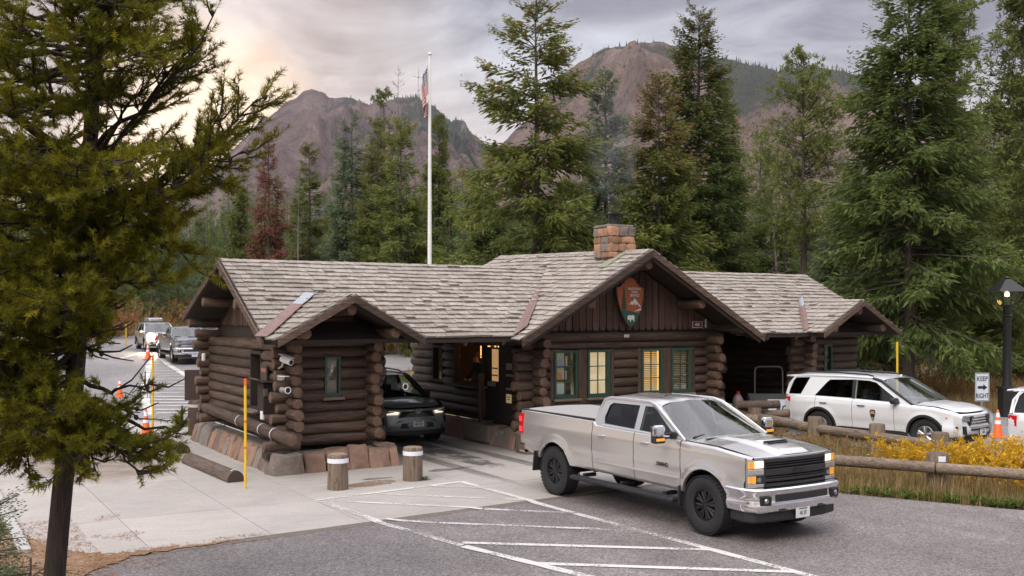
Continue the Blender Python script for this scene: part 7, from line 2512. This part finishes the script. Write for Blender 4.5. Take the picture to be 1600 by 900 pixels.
# guard log along the kiosk with white bands
gl_ = empty('guard_log', (6.55, 23.0, 0), 'long brown guard log with white bands along the kiosk wall', 'guard rail')
log((6.47, 25.7, .96), (6.55, 19.35, .80), .125, 'log_rail', gl_, 'y', [M['log']['y'], M['log_end']])
for y in (22.75, 21.15, 20.35):
    tt_ = (26.9 - y) / (26.9 - 19.35)
    c_ = Vector((6.45 + .1 * tt_, y, .98 - .18 * tt_)); q = MB(); q.smooth = True
    q.tube([c_ + Vector((0, -.02, 0)), c_ + Vector((0, .02, 0))], .137, 20, cap=False); q.build('white_band', M['whiteband'], gl_)
for y, z in ((25.4, .85), (20.25, .70)):
    log((6.25, y, z - .12), (7.0, y, z - .12), .11, 'bracket_log', gl_, 'x')
q = MB(); q.bbox((6.55, 20.3, .42), (.55, .30, .16), .02); q.bbox((6.55, 20.3, .57), (.5, .28, .13), .02, .06); q.build('support_block', M['log']['x'], gl_)

# cameras
def bullet_cam(loc, rz, label, s=1.0):
    t = empty('security_camera', loc, label, 'camera', None, rz, local=True)
    m = MB(); m.smooth = True; m.cyl((0, .05, 0), (0, -.26 * s, -.06), .062 * s, .066 * s, 16); m.build('camera_body', M['white'], t, sharp=50)
    m = MB(); m.cyl((0, -.262 * s, -.061), (0, -.268 * s, -.062), .048 * s, n=16); m.build('lens', M['black'], t)
    m = MB(); m.bbox((0, -.10, .065 * s), (.145 * s, .36 * s, .012), .004, rx=R(13)); m.build('sun_shield', M['white'], t)
    m = MB(); m.tube([(0, 0, -.06), (0, .06, -.16), (0, .16, -.2)], .022, 8); m.build('bracket', M['satin'], t)
bullet_cam((6.72, 20.42, 2.36), R(18), 'white bullet camera under the kiosk eave at the corner')
t = empty('security_camera', (6.66, 20.40, 1.98), 'small grey box camera below the white bullet camera', 'camera', None, R(20), local=True)
m = MB(); m.bbox((0, 0, 0), (.10, .16, .12), .02); m.build('camera_body', M['satin'], t)
m = MB(); m.bbox((0, -.09, .03), (.13, .2, .02), .005); m.build('sun_shield', M['white'], t)
def lens_cam(loc, rz, label):
    t = empty('plate_camera', loc, label, 'camera', 'round lens cameras', rz, local=True)
    m = MB(); m.smooth = True; m.cyl((0, .1, 0), (0, -.12, 0), .065, n=16); m.build('camera_body', M['satin'], t, sharp=50)
    m = MB(); m.tube([(.066 * math.cos(a), -.122, .066 * math.sin(a)) for a in np.linspace(0, 6.283, 19)[:-1]], .010, 6, closed=True); m.build('lens_ring', M['white'], t)
    m = MB(); m.cyl((0, -.121, 0), (0, -.126, 0), .05, n=16); m.build('lens', M['black'], t)
lens_cam((6.70, 20.28, 1.73), R(15), 'round lens camera on the kiosk corner beside the fee box')
lens_cam((9.28, 20.15, 1.72), R(10), 'round lens camera on the kiosk corner facing the lane')
# fee box on the kiosk's side
t = empty('fee_box', (6.72, 21.45, 1.1), 'dark wooden fee box with a slanted lid on the kiosk wall', 'box')
m = MB(); m.bbox((6.72, 21.45, 1.48), (.34, .42, .66), .012); m.build('cabinet', M['dark_wood'], t)
m = MB(); m.bbox((6.66, 21.42, 1.85), (.58, .62, .035), .006, ry=R(12)); m.build('lid', M['weathered_dark']['y'], t)
m = MB(); m.bbox((6.60, 21.22, 1.62), (.09, .02, .16), .004); m.build('slot_plate', M['satin'], t)
m = MB(); m.bbox((6.56, 21.34, 1.13), (.05, .16, .18), .01); m.build('card_holder', M['white'], t)
t = empty('notice_board', (6.78, 22.05, 1.6), 'small brown notice board with a red heading beside the fee box', 'notice')
m = MB(); m.bbox((6.80, 21.95, 1.92), (.05, .42, .46), .01); m.build('board_panel', M['brownpaint'], t)
m = MB(); m.box((6.772, 21.95, 2.06), (.006, .34, .08)); m.build('red_heading', plain('faded_red', (.35, .12, .10), .6), t)
# wall lamp / sensor at back corner
t = empty('wall_lamp', (6.55, 26.3, 2.2), 'small white fixture on the rear log ends of the kiosk', 'lamp')
m = MB(); m.bbox((6.60, 26.45, 2.18), (.09, .09, .20), .03); m.build('housing', M['white'], t)

# sign boards and bin behind the kiosk
t = empty('sign_boards', (7.34, 29.0, .012), 'pair of brown sign boards with a white notice behind the kiosk', 'sign', None, R(-18), local=True)
m = MB(); m.bbox((0, 0, .85), (.12, .12, 1.7), .01); m.build('post', M['brownpaint'], t)
m = MB(); m.bbox((-.32, -.03, 1.28), (.58, .04, .86), .008); m.build('board_panel', M['brownpaint'], t)
m = MB(); m.bbox((.30, -.05, 1.28), (.58, .04, .86), .008); m.build('board_panel', M['brownpaint'], t)
m = MB(); m.bbox((-.10, -.03, .50), (.52, .04, .5), .008); m.build('lower_panel', M['brownpaint'], t)
m = MB(); m.box((.26, -.075, 1.50), (.30, .006, .32)); n_ = m.build('paper_notice', plain('white_notice', (.72, .66, .68), .6), t)
m = MB()
for k in range(5): m.box((.26, -.080, 1.60 - k * .05), (.24 - .04 * (k % 2), .004, .014))
m.build('print_lines', plain('pink_print', (.35, .18, .2), .6), n_)
m = MB(); m.box((.26, -.075, 1.26), (.13, .006, .055)); m.build('sticker', M['white'], t)
t = empty('litter_bin', (6.86, 28.05, .012), 'round brown litter bin with a pale band beside the kiosk', 'bin', local=True)
m = MB(); m.smooth = True; m.lathe([(0, 0), (.24, 0), (.27, .05), (.275, .86), (.24, .93), (.0, .95)], 24); m.build('drum', M['brownpaint'], t, sharp=50)
m = MB(); m.smooth = True; m.lathe([(.281, .76), (.281, .84)], 24); m.build('pale_band', plain('pale_band', (.5, .46, .42), .5), t)

# arrowhead sign in the office gable
t = empty('arrowhead_sign', (15.73, YF - .25, 2.95), 'orange and green arrowhead shaped park sign in the office gable', 'sign')
yy_ = YF - .24
ah = lambda a, b, h: (15.73 + a * .455, yy_ - h, 3.585 + b * .64)
out = [(-.30, .93), (-.12, .99), (.12, 1.0), (.30, .94), (.42, .86), (.44, .72), (.58, .76), (.60, .66), (.80, .62), (.98, .60), (.96, .42), (.92, .16), (.84, -.12), (.70, -.42), (.50, -.68), (.28, -.88), (.06, -1.0), (-.08, -.97), (-.30, -.82), (-.52, -.58), (-.72, -.28), (-.86, .02), (-.95, .34), (-.98, .60), (-.80, .62), (-.62, .66), (-.60, .78), (-.46, .74), (-.42, .86)]
M['arrow_rim'] = plain('arrowhead_rim', (.05, .03, .022), .5)
M['arrow_brown'] = plain('arrowhead_rust', (.40, .105, .035), .5, var=.1)
M['arrow_green'] = plain('arrowhead_green', (.018, .095, .065), .5)
M['arrow_white'] = plain('arrowhead_white', (.75, .76, .76), .5)
M['arrow_tree'] = plain('arrowhead_tree_green', (.035, .06, .035), .5)
m = MB(); m.prism(out, 0, .045, ah); m.build('sign_board', M['arrow_rim'], t)
m = MB(); m.prism([(a * .94, b * .95) for a, b in out], .045, .052, ah); m.build('rust_field', M['arrow_brown'], t)
low = [(-.68, -.34), (-.45, -.30), (-.1, -.33), (.3, -.40), (.62, -.42), (.47, -.64), (.26, -.83), (.05, -.94), (-.08, -.92), (-.28, -.78), (-.50, -.55)]
m = MB(); m.prism(low, .052, .058, ah); m.build('meadow', M['arrow_green'], t)
m = MB(); m.prism([(-.10, -.10), (.08, .06), (.16, .03), (.28, .17), (.40, .07), (.50, -.01), (.62, -.10), (.76, -.20), (.60, -.16), (.46, -.06), (.34, -.12), (.26, -.02), (.16, -.12), (.05, -.07)], .052, .06, ah); m.build('mountain_shape', M['arrow_white'], t)
m = MB(); m.prism([(.22, -.36), (.50, -.34), (.74, -.30), (.70, -.24), (.45, -.30)], .058, .064, ah); m.build('river', M['arrow_white'], t)
tp = []
for k in range(7):
    z = .58 - k * .12; w = .03 + .030 * k + .02
    tp += [(-.46 + w, z - .12), (-.46 + w * .5, z - .12)]
tr_ = [(-.46, .66)] + tp + [(-.43, -.34)] + [(-.49, -.34)] + [(-.92 - a, b) for a, b in reversed(tp)]
m = MB(); m.prism(tr_, .052, .062, ah); m.build('tree_shape', M['arrow_tree'], t)
bz = [(-.24, -.60), (-.20, -.53), (-.10, -.50), (.02, -.52), (.14, -.50), (.24, -.53), (.27, -.60), (.24, -.66), (.24, -.76), (.19, -.76), (.17, -.68), (.02, -.68), (.0, -.77), (-.05, -.77), (-.06, -.68), (-.14, -.70), (-.20, -.70)]
m = MB(); m.prism(bz, .058, .066, ah); m.build('bison_shape', M['arrow_white'], t)
for s_, b_ in (('NATIONAL', .53), ('PARK', .40), ('SERVICE', .27)):
    text_obj('lettering', s_, .088, ah(.28, b_, .056), (math.pi / 2, 0, 0), M['arrow_white'], t, .003, sx=.92)
# number plates on the wall
t = empty('number_sign', (18.02, YF - .17, 3.0), 'small brown house number sign reading 480 under the right eave', 'sign')
m = MB(); m.bbox((18.02, YF - .185, 3.01), (.36, .02, .18), .004); m.build('panel', plain('sign_red_brown', (.11, .035, .025), .5), t)
m = MB()
for dx, dz, w, h in ((0, .078, .34, .010), (0, -.078, .34, .010), (-.165, 0, .010, .15), (.165, 0, .010, .15)): m.box((18.02 + dx, YF - .197, 3.01 + dz), (w, .004, h))
m.build('border', M['arrow_white'], t)
text_obj('lettering', '480', .115, (18.02, YF - .197, 3.008), (math.pi / 2, 0, 0), M['arrow_white'], t)
t = empty('number_digits', (15.70, YF - .16, 2.74), 'white digits fixed to the log above the windows', 'number')
text_obj('digits', '888', .11, (15.70, YF - .172, 2.73), (math.pi / 2, 0, 0), M['arrow_white'], t)
t = empty('thermometer', (18.35, YF - .17, 3.1), 'thin white thermometer beside the number sign', 'thermometer')
m = MB(); m.bbox((18.33, YF - .18, 3.04), (.055, .02, .22), .008); m.build('case', M['white'], t)
m = MB(); m.box((18.33, YF - .193, 3.04), (.012, .004, .18)); m.build('scale', plain('blue_scale', (.1, .14, .3), .5), t)

# notices on the lane wall of the office
for (y, z, w, h, mat, lab) in ((21.72, 1.98, .30, .16, 'silver2', 'pale notice strip high on the wall beside the office door'), (21.72, 1.76, .34, .06, 'silver2', 'narrow pale strip beside the office door'), (21.72, 1.42, .34, .05, 'silver2', 'lowest pale strip beside the office door'),
                               (22.62, 1.50, .40, .12, 'silver2', 'grey name plate on the office door')):
    t = empty('notice', (xl - .12, y, z), lab, 'notice', 'notices by the office door')
    m = MB(); m.bbox((xl - .115, y, z), (.02, w, h), .003); m.build('panel', plain('grey_notice', (.24, .23, .23), .5), t)
t = empty('glowing_notice', (xl - .12, 21.75, 1.15), 'small cream notice with dark print and a glow of its own near the door', 'notice')
m = MB(); m.bbox((xl - .115, 21.75, 1.18), (.02, .24, .22), .004); m.build('panel', plain('cream_notice', (.75, .62, .38), .5, emit=(1, .8, .45), estr=.12), t)  # lit look is the panel's own emission
m = MB()
for k in range(2): m.box((xl - .127, 21.75, 1.22 - .06 * k), (.004, .16 - .05 * k, .018))
m.build('print_lines', M['dim'], t)

# the ranger leaning in the lane window
def ranger():
    t = empty('person', (xl + .28, 24.0, .52), 'ranger in dark uniform and flat brimmed hat leaning in the office lane window', 'person', None, 0)
    o = Vector((xl + .28, 24.0, .52))
    J = {'pel': (0.10, 0, .92), 'sp': (.06, 0, 1.12), 'ch': (0, 0, 1.32), 'nk': (-.06, 0, 1.45), 'hd': (-.10, 0, 1.53), 'ht': (-.11, 0, 1.66),
         'sl': (.01, .18, 1.38), 'el': (-.10, .26, 1.12), 'wl': (-.30, .14, 1.02), 'hl': (-.38, .10, 1.0), 'sr': (.01, -.18, 1.38), 'er': (-.10, -.27, 1.12), 'wr': (-.32, -.16, 1.02), 'hr': (-.40, -.12, 1.0),
         'kl': (.08, .10, .50), 'al': (.10, .11, .06), 'tl': (-.05, .12, .03), 'kr': (.10, -.10, .50), 'ar': (.12, -.11, .06), 'tr': (-.03, -.12, .03)}
    Rd = {'pel': .15, 'sp': .14, 'ch': .16, 'nk': .058, 'hd': .085, 'ht': .07, 'sl': .07, 'el': .05, 'wl': .034, 'hl': .04, 'sr': .07, 'er': .05, 'wr': .034, 'hr': .04, 'kl': .07, 'al': .05, 'tl': .045, 'kr': .07, 'ar': .05, 'tr': .045}
    E_ = [('pel', 'sp'), ('sp', 'ch'), ('ch', 'nk'), ('nk', 'hd'), ('hd', 'ht'), ('ch', 'sl'), ('sl', 'el'), ('el', 'wl'), ('wl', 'hl'), ('ch', 'sr'), ('sr', 'er'), ('er', 'wr'), ('wr', 'hr'), ('pel', 'kl'), ('kl', 'al'), ('al', 'tl'), ('pel', 'kr'), ('kr', 'ar'), ('ar', 'tr')]
    ks = list(J)
    me = bpy.data.meshes.new('body'); me.from_pydata([J[k] for k in ks], [(ks.index(a), ks.index(b)) for a, b in E_], [])
    ob = bpy.data.objects.new('body_tmp', me); C.objects.link(ob)
    ob.modifiers.new('s', 'SKIN'); sub = ob.modifiers.new('u', 'SUBSURF'); sub.levels = 2
    for i, k in enumerate(ks):
        v = me.skin_vertices[0].data[i]; v.radius = (Rd[k], Rd[k]); v.use_root = (k == 'pel')
    bpy.context.view_layer.update()
    m2 = bpy.data.meshes.new_from_object(ob.evaluated_get(bpy.context.evaluated_depsgraph_get()))
    bpy.data.objects.remove(ob)
    skin = plain('skin', (.42, .24, .17), .6); cloth = plain('dark_uniform', (.022, .024, .02), .85); trou = plain('dark_green_trousers', (.03, .035, .028), .85)
    m2.materials.clear()
    for q in (cloth, skin, trou): m2.materials.append(q)
    for p in m2.polygons:
        c = p.center; p.use_smooth = True
        p.material_index = 1 if (c.z > 1.46 or c.x < -.33) else 2 if c.z < .92 else 0
    b = bpy.data.objects.new('body', m2); C.objects.link(b); b.parent = t
    q = MB(); q.smooth = True; q.lathe([(.0, .005), (.20, .0), (.205, .008), (.095, .018), (.088, .10), (.06, .125), (0, .105)], 20, c=o + Vector((-.11, 0, 1.63))); q.build('hat', plain('straw_hat', (.10, .07, .045), .8), t)
    q = MB(); q.box(o + Vector((-.19, .03, 1.575)), (.012, .018, .01)); q.box(o + Vector((-.19, -.03, 1.575)), (.012, .018, .01)); q.build('eyes', M['dim'], t)
    q = MB(); q.cyl(o + Vector((-.17, 0, 1.56)), o + Vector((-.205, 0, 1.535)), .010, .014, 6); q.build('nose', skin, t)
ranger()

# flag
t = empty('flagpole', at(671.5, 40), 'tall white flagpole behind the station with a limp striped flag', 'flagpole', local=True)
m = MB(); m.smooth = True; m.tube([(0, 0, -.3), (0, 0, 6), (0, 0, 13.45)], [.095, .085, .05], 14)
m.build('pole', M['white'], t); m = MB(); m.smooth = True; m.lathe([(0, 13.44), (.05, 13.47), (.075, 13.52), (.05, 13.58), (0, 13.6)], 12); m.build('finial', M['white'], t)
m = MB(); m.tube([(.0, -.10, .9), (.0, -.09, 13.3)], .008, 4); m.build('halyard', M['white'], t)
fm = [plain('flag_red', (.42, .03, .04), .8), plain('flag_white', (.66, .64, .64), .8), plain('flag_blue', (.03, .04, .13), .8)]
fo = empty('flag', (t.location.x, t.location.y, 13.1), 'red white and blue striped flag hanging limp from the pole top', 'flag', local=True)
nu, nv = 36, 26
rows = []
for i in range(nu + 1):
    u = i / nu; row = []
    for j in range(nv + 1):
        v = j / nv
        fold = math.sin(u * 15 + v * 1.5) * .11 * (.25 + u) * (.5 + .5 * v)
        x = -.08 - .30 * math.sin(u * 2.2) * (.35 + .65 * (1 - v)) + fold * .6 + .30 * u * u * (v > -1) * (1 - v) * .6
        y = -.10 + math.cos(u * 15 + v) * .10 * (.2 + u)
        z = -.05 - v * 1.05 - u * (1.35 - .25 * v)
        rx_c, ry_c = x * CX + y * SX, -x * SX + y * CX
        row.append((rx_c, ry_c, z))
    rows.append(row)
m = MB(); m.smooth = True
P_ = np.array(rows)
vs = P_.reshape(-1, 3); b0 = len(m.v); m.v.extend([tuple(p) for p in vs])
for i in range(nu):
    for j in range(nv):
        m.f.append((i * (nv + 1) + j, i * (nv + 1) + j + 1, (i + 1) * (nv + 1) + j + 1, (i + 1) * (nv + 1) + j)); m.sm.append(True)
        u, v = (i + .5) / nu, (j + .5) / nv
        m.mi.append(2 if u < .40 and v < 7 / 13 else (0 if int(v * 13) % 2 == 0 else 1))
o = m.build('cloth', fm, fo)
md = o.modifiers.new('thick', 'SOLIDIFY'); md.thickness = .006
m = MB()
for i in range(5):
    for j in range(6):
        u = .04 + .36 * (i + .5) / 5; v = .03 + .5 * (j + .5) / 6
        a, b = int(u * nu), int(v * nv); p = Vector(rows[a][b]); n_ = (Vector(rows[a + 1][b]) - p).cross(Vector(rows[a][b + 1]) - p).normalized()
        m.add([p + n_ * .012 + Vector((.03 * math.cos(k * 1.2566) * CX, -.03 * math.cos(k * 1.2566) * SX, .03 * math.sin(k * 1.2566))) for k in range(5)], [(0, 1, 2, 3, 4)])
m.build('stars', fm[1], fo, kind='stuff')

# street lamp
t = empty('street_lamp', at(1573.5, 32.5), 'black cast street lamp with a lit four sided lantern', 'street lamp', None, -YAW, local=True)
m = MB(); m.bbox((0, 0, .45), (.36, .36, 1.0), .03); m.bbox((0, 0, .97), (.42, .42, .08), .02); m.build('plinth', M['black'], t)
m = MB(); m.smooth = True; m.tube([(0, 0, 1.0), (0, 0, 1.2), (0, 0, 3.65), (0, 0, 3.7)], [.13, .115, .095, .13], 12); m.build('post', M['black'], t, sharp=50)
for zz in (3.35,): m = MB(); m.lathe([(.10, zz - .04), (.15, zz), (.10, zz + .04)], 12); m.build('collar', M['black'], t)
m = MB(); m.prism([(-.43, 4.18), (.43, 4.18), (.12, 4.46), (.05, 4.5), (.05, 4.62), (-.05, 4.62), (-.05, 4.5), (-.12, 4.46)], -.03, .03, lambda a, b, h: (a, h, b))
def pyr(m, z0, w0, z1, w1):
    vs = [(sx * w / 2, sy * w / 2, z) for z, w in ((z0, w0), (z1, w1)) for sx, sy in ((-1, -1), (1, -1), (1, 1), (-1, 1))]
    m.add(vs, [(3, 2, 1, 0), (4, 5, 6, 7), (0, 1, 5, 4), (1, 2, 6, 5), (2, 3, 7, 6), (3, 0, 4, 7)])
m = MB(); pyr(m, 4.15, .78, 4.56, .14); m.lathe([(0, 4.48), (.05, 4.5), (.03, 4.56), (.06, 4.6), (0, 4.68)], 10); m.build('lantern_roof', M['black'], t)
m = MB()
for sx in (-1, 1):
    for sy in (-1, 1): m.cyl((sx * .15, sy * .15, 3.70), (sx * .32, sy * .32, 4.16), .016, n=6)
m.bbox((0, 0, 3.70), (.34, .34, .03), .006); m.build('lantern_frame', M['black'], t)
m = MB()
for a in range(4):
    c_, s_ = math.cos(a * math.pi / 2), math.sin(a * math.pi / 2)
    q4 = [(-.145, -.15, 3.72), (.145, -.15, 3.72), (.305, -.31, 4.14), (-.305, -.31, 4.14)]
    m.add([(x * c_ - y * s_, x * s_ + y * c_, z) for x, y, z in q4], [(0, 1, 2, 3)])
m.build('lantern_glass', M['glass'], t)
m = MB(); m.smooth = True; m.lathe([(0, 3.98), (.05, 4.0), (.06, 4.06), (.04, 4.12), (0, 4.14)], 12); m.build('bulb', plain('lamp_bulb', (1, .7, .3), .3, emit=(1, .5, .14), estr=14), t)

t.scale = (1.2, 1.2, .965)
# keep right sign
t = empty('keep_right_sign', at(1534.5, 30.5), 'white keep right sign with a black arrow beside the street lamp', 'sign', None, R(-22), local=True)
m = MB(); m.bbox((0, .03, .6), (.05, .04, 1.4), .005); m.build('post', M['satin'], t)
m = MB(); m.prism([(-.23, .67), (.23, .67), (.23, 1.52), (-.23, 1.52)], 0, .012, lambda a, b, h: (a, -h, b)); m.build('panel', plain('sign_white', (.62, .68, .74), .4), t)
m = MB()
for dx, dz, w, h in ((0, .405, .43, .012), (0, -.405, .43, .012), (-.21, 0, .012, .80), (.21, 0, .012, .80)): m.box((dx, -.0145, 1.095 + dz), (w, .004, h))
m.build('border', M['black'], t)
text_obj('lettering', 'KEEP', .205, (0, -.0145, 1.335), (math.pi / 2, 0, 0), M['black'], t, sx=.80)
text_obj('lettering', 'RIGHT', .205, (0, -.0145, .825), (math.pi / 2, 0, 0), M['black'], t, sx=.72)
m = MB(); m.prism([(-.15, 1.045), (.03, 1.045), (.03, .99), (.16, 1.085), (.03, 1.18), (.03, 1.125), (-.15, 1.125)], .0125, .0165, lambda a, b, h: (a, -h, b)); m.build('arrow', M['black'], t)

# closed sign leaning behind the patrol car
t = empty('closed_sign', at(1228, 27.6), 'white board sign leaning low behind the patrol SUV tail', 'sign', None, R(-34), local=True)
m = MB(); m.prism([(-.45, .02), (.75, .02), (.75, .95), (-.45, .95)], 0, .025, lambda a, b, h: (a, -h + (b) * .22, b)); m.build('panel', plain('board_white', (.60, .68, .76), .5), t)
for s_, x, z in (('ROAD', .12, .68), ('CLOSED', .16, .28)):
    text_obj('lettering', s_, .30, (x, -.03 + z * .22, z), (math.pi / 2 - .216, 0, 0), M['black'], t, sx=.85)

# hand cart, firewood, jug inside the closed bay mouth
t = empty('hand_cart', at(1205, 29.0, .02), 'grey sheet metal cart with a hoop handle in the dark bay', 'cart', None, R(-32), local=True)
m = MB(); m.smooth = True; m.tube([(-.40, .28, .95), (-.40, .3, 1.62), (-.36, .3, 1.72), (-.28, .3, 1.75), (.28, .3, 1.75), (.36, .3, 1.72), (.40, .3, 1.62), (.40, .28, .95)], .022, 8); m.build('handle', M['satin'], t)
gr_ = plain('grey_sheet_metal', (.22, .235, .235), .5, var=.2)
for x in (-.62, .48):
    m = MB(); m.prism([(-.35, .15), (.30, .15), (.30, 1.0), (.18, 1.0), (-.35, .62)], 0, .02, lambda a, b, h, x=x: (x + h, a, b)); m.build('side_panel', gr_, t)
m = MB(); m.bbox((-.06, .28, .55), (1.1, .02, .85), .004); m.build('back_panel', gr_, t); m = MB(); m.bbox((-.06, 0, .18), (1.1, .6, .03), .004); m.build('floor_panel', gr_, t)
for x in (-.7, .58): m = MB(); m.smooth = True; m.lathe([(0, -.04), (.13, -.04), (.15, -.02), (.15, .02), (.13, .04), (0, .04)], 18, 'x', (x, 0, .15)); m.build('wheel', M['rubber'], t)
t = empty('fuel_jug', at(1153, 28.2, -.08), 'clear jug with a red cap at the bay mouth', 'jug', local=True)
m = MB(); m.smooth = True; m.lathe([(0, .75), (.14, .75), (.15, .8), (.15, 1.0), (.08, 1.12), (.05, 1.14)], 14); m.build('bottle', plain('cloudy_plastic', (.30, .24, .24), .4), t); m = MB(); m.lathe([(.055, 1.13), (.055, 1.22), (0, 1.22)], 12); m.build('cap', plain('red_plastic', (.5, .02, .03), .4), t)
m = MB(); m.bbox((.16, -.02, .85), (.16, .16, .2), .02); m.build('red_base', plain('red_plastic_b', (.5, .03, .03), .4), t)
m = MB(); m.bbox((0, 0, .37), (.6, .5, .72), .02); m.build('crate_stand', M['dark_wood'], t)
for i, (px, D, z, L, r, az, ax) in enumerate(((1172, 27.4, .62, 1.2, .12, -20, 'y'), (1186, 27.2, .86, 1.1, .11, -35, 'y'), (1165, 26.9, .40, 1.3, .14, -15, 'x'), (1196, 26.8, .48, 1.1, .13, -40, 'x'), (1180, 26.7, .2, 1.4, .15, -25, 'x'), (1206, 27.0, .25, .9, .12, -70, 'y'), (1210, 27.2, .62, .8, .11, -60, 'x'))):
    c_ = at(px, D); a_ = R(az)
    d_ = Vector((math.cos(a_), math.sin(a_), random.uniform(-.12, .12))) * L / 2
    o = log(Vector((c_.x, c_.y, z)) - d_, Vector((c_.x, c_.y, z)) + d_, r, 'firewood_log', None, 'x', [M['weathered_dark']['x'], M['weathered']['x']] if i % 3 else [M['weathered']['x'], M['log_end']])
    tag(o, ('grey split log lying on the firewood heap', 'tan log leaning on top of the firewood heap', 'dark log at the left of the firewood heap', 'thick log in the middle of the firewood heap', 'lowest long log of the firewood heap', 'short log at the right foot of the heap', 'short pale log on the right of the heap')[i], 'log', 'firewood heap by the bay')

# thin wood smoke drifting from the flue
sm = MB(); sm.smooth = True
rows = []
for z, r, dx in ((0, .14, 0), (.4, .30, -.02), (1.0, .55, -.06), (1.8, .80, -.1), (2.8, 1.0, 0.0), (3.6, 1.0, .2), (4.0, .7, .35)):
    rows.append((z, r, dx))
n = 14
vs = []; fs = []
for z, r, dx in rows:
    for j in range(n):
        a = 2 * math.pi * j / n
        vs.append((XC + .04 + dx * CX + r * math.cos(a), CY - dx * SX + r * math.sin(a), CHZ + 1.04 + z))
k = len(rows)
for i in range(k - 1):
    for j in range(n): fs.append((i * n + j, i * n + (j + 1) % n, (i + 1) * n + (j + 1) % n, (i + 1) * n + j))
fs.append(tuple(reversed(range(n)))); fs.append(tuple((k - 1) * n + j for j in range(n)))
sm.add(vs, fs)
ms_ = bpy.data.materials.new('wood_smoke'); ms_.use_nodes = True; nt = ms_.node_tree; nt.nodes.clear()
tc = nd(nt, 'ShaderNodeTexCoord').outputs['Object']
nz_ = nd(nt, 'ShaderNodeTexNoise', {'Vector': nd(nt, 'ShaderNodeMapping', {'Vector': tc, 'Scale': (1.6, 1.6, .8)}).outputs[0], 'Scale': 1.2, 'Detail': 4.0, 'Distortion': 1.2})
gz_ = nd(nt, 'ShaderNodeSeparateXYZ', {0: nd(nt, 'ShaderNodeTexCoord').outputs['Generated']})
fall = ramp(nt, gz_.outputs[2], ((0.0, 1.0), (.35, .55), (.75, .2), (1.0, 0.0)))
cx_ = math_(nt, 'SUBTRACT', gz_.outputs[0], .48); cy_ = math_(nt, 'SUBTRACT', gz_.outputs[1], .5)
rd_ = math_(nt, 'SQRT', math_(nt, 'ADD', math_(nt, 'MULTIPLY', cx_, cx_), math_(nt, 'MULTIPLY', cy_, cy_)))
core = ramp(nt, rd_, ((0.05, 1.0), (.48, 0.0)))
dn_ = math_(nt, 'MULTIPLY', math_(nt, 'MULTIPLY', ramp(nt, nz_.outputs[0], ((.40, 0.0), (.68, 1.0))), fall), math_(nt, 'MULTIPLY', core, .42))
pv = nd(nt, 'ShaderNodeVolumePrincipled', {'Color': (.78, .84, .95, 1), 'Density': dn_})
nd(nt, 'ShaderNodeOutputMaterial', {'Volume': pv.outputs[0]})
sm.build('smoke', ms_, None, kind='stuff')
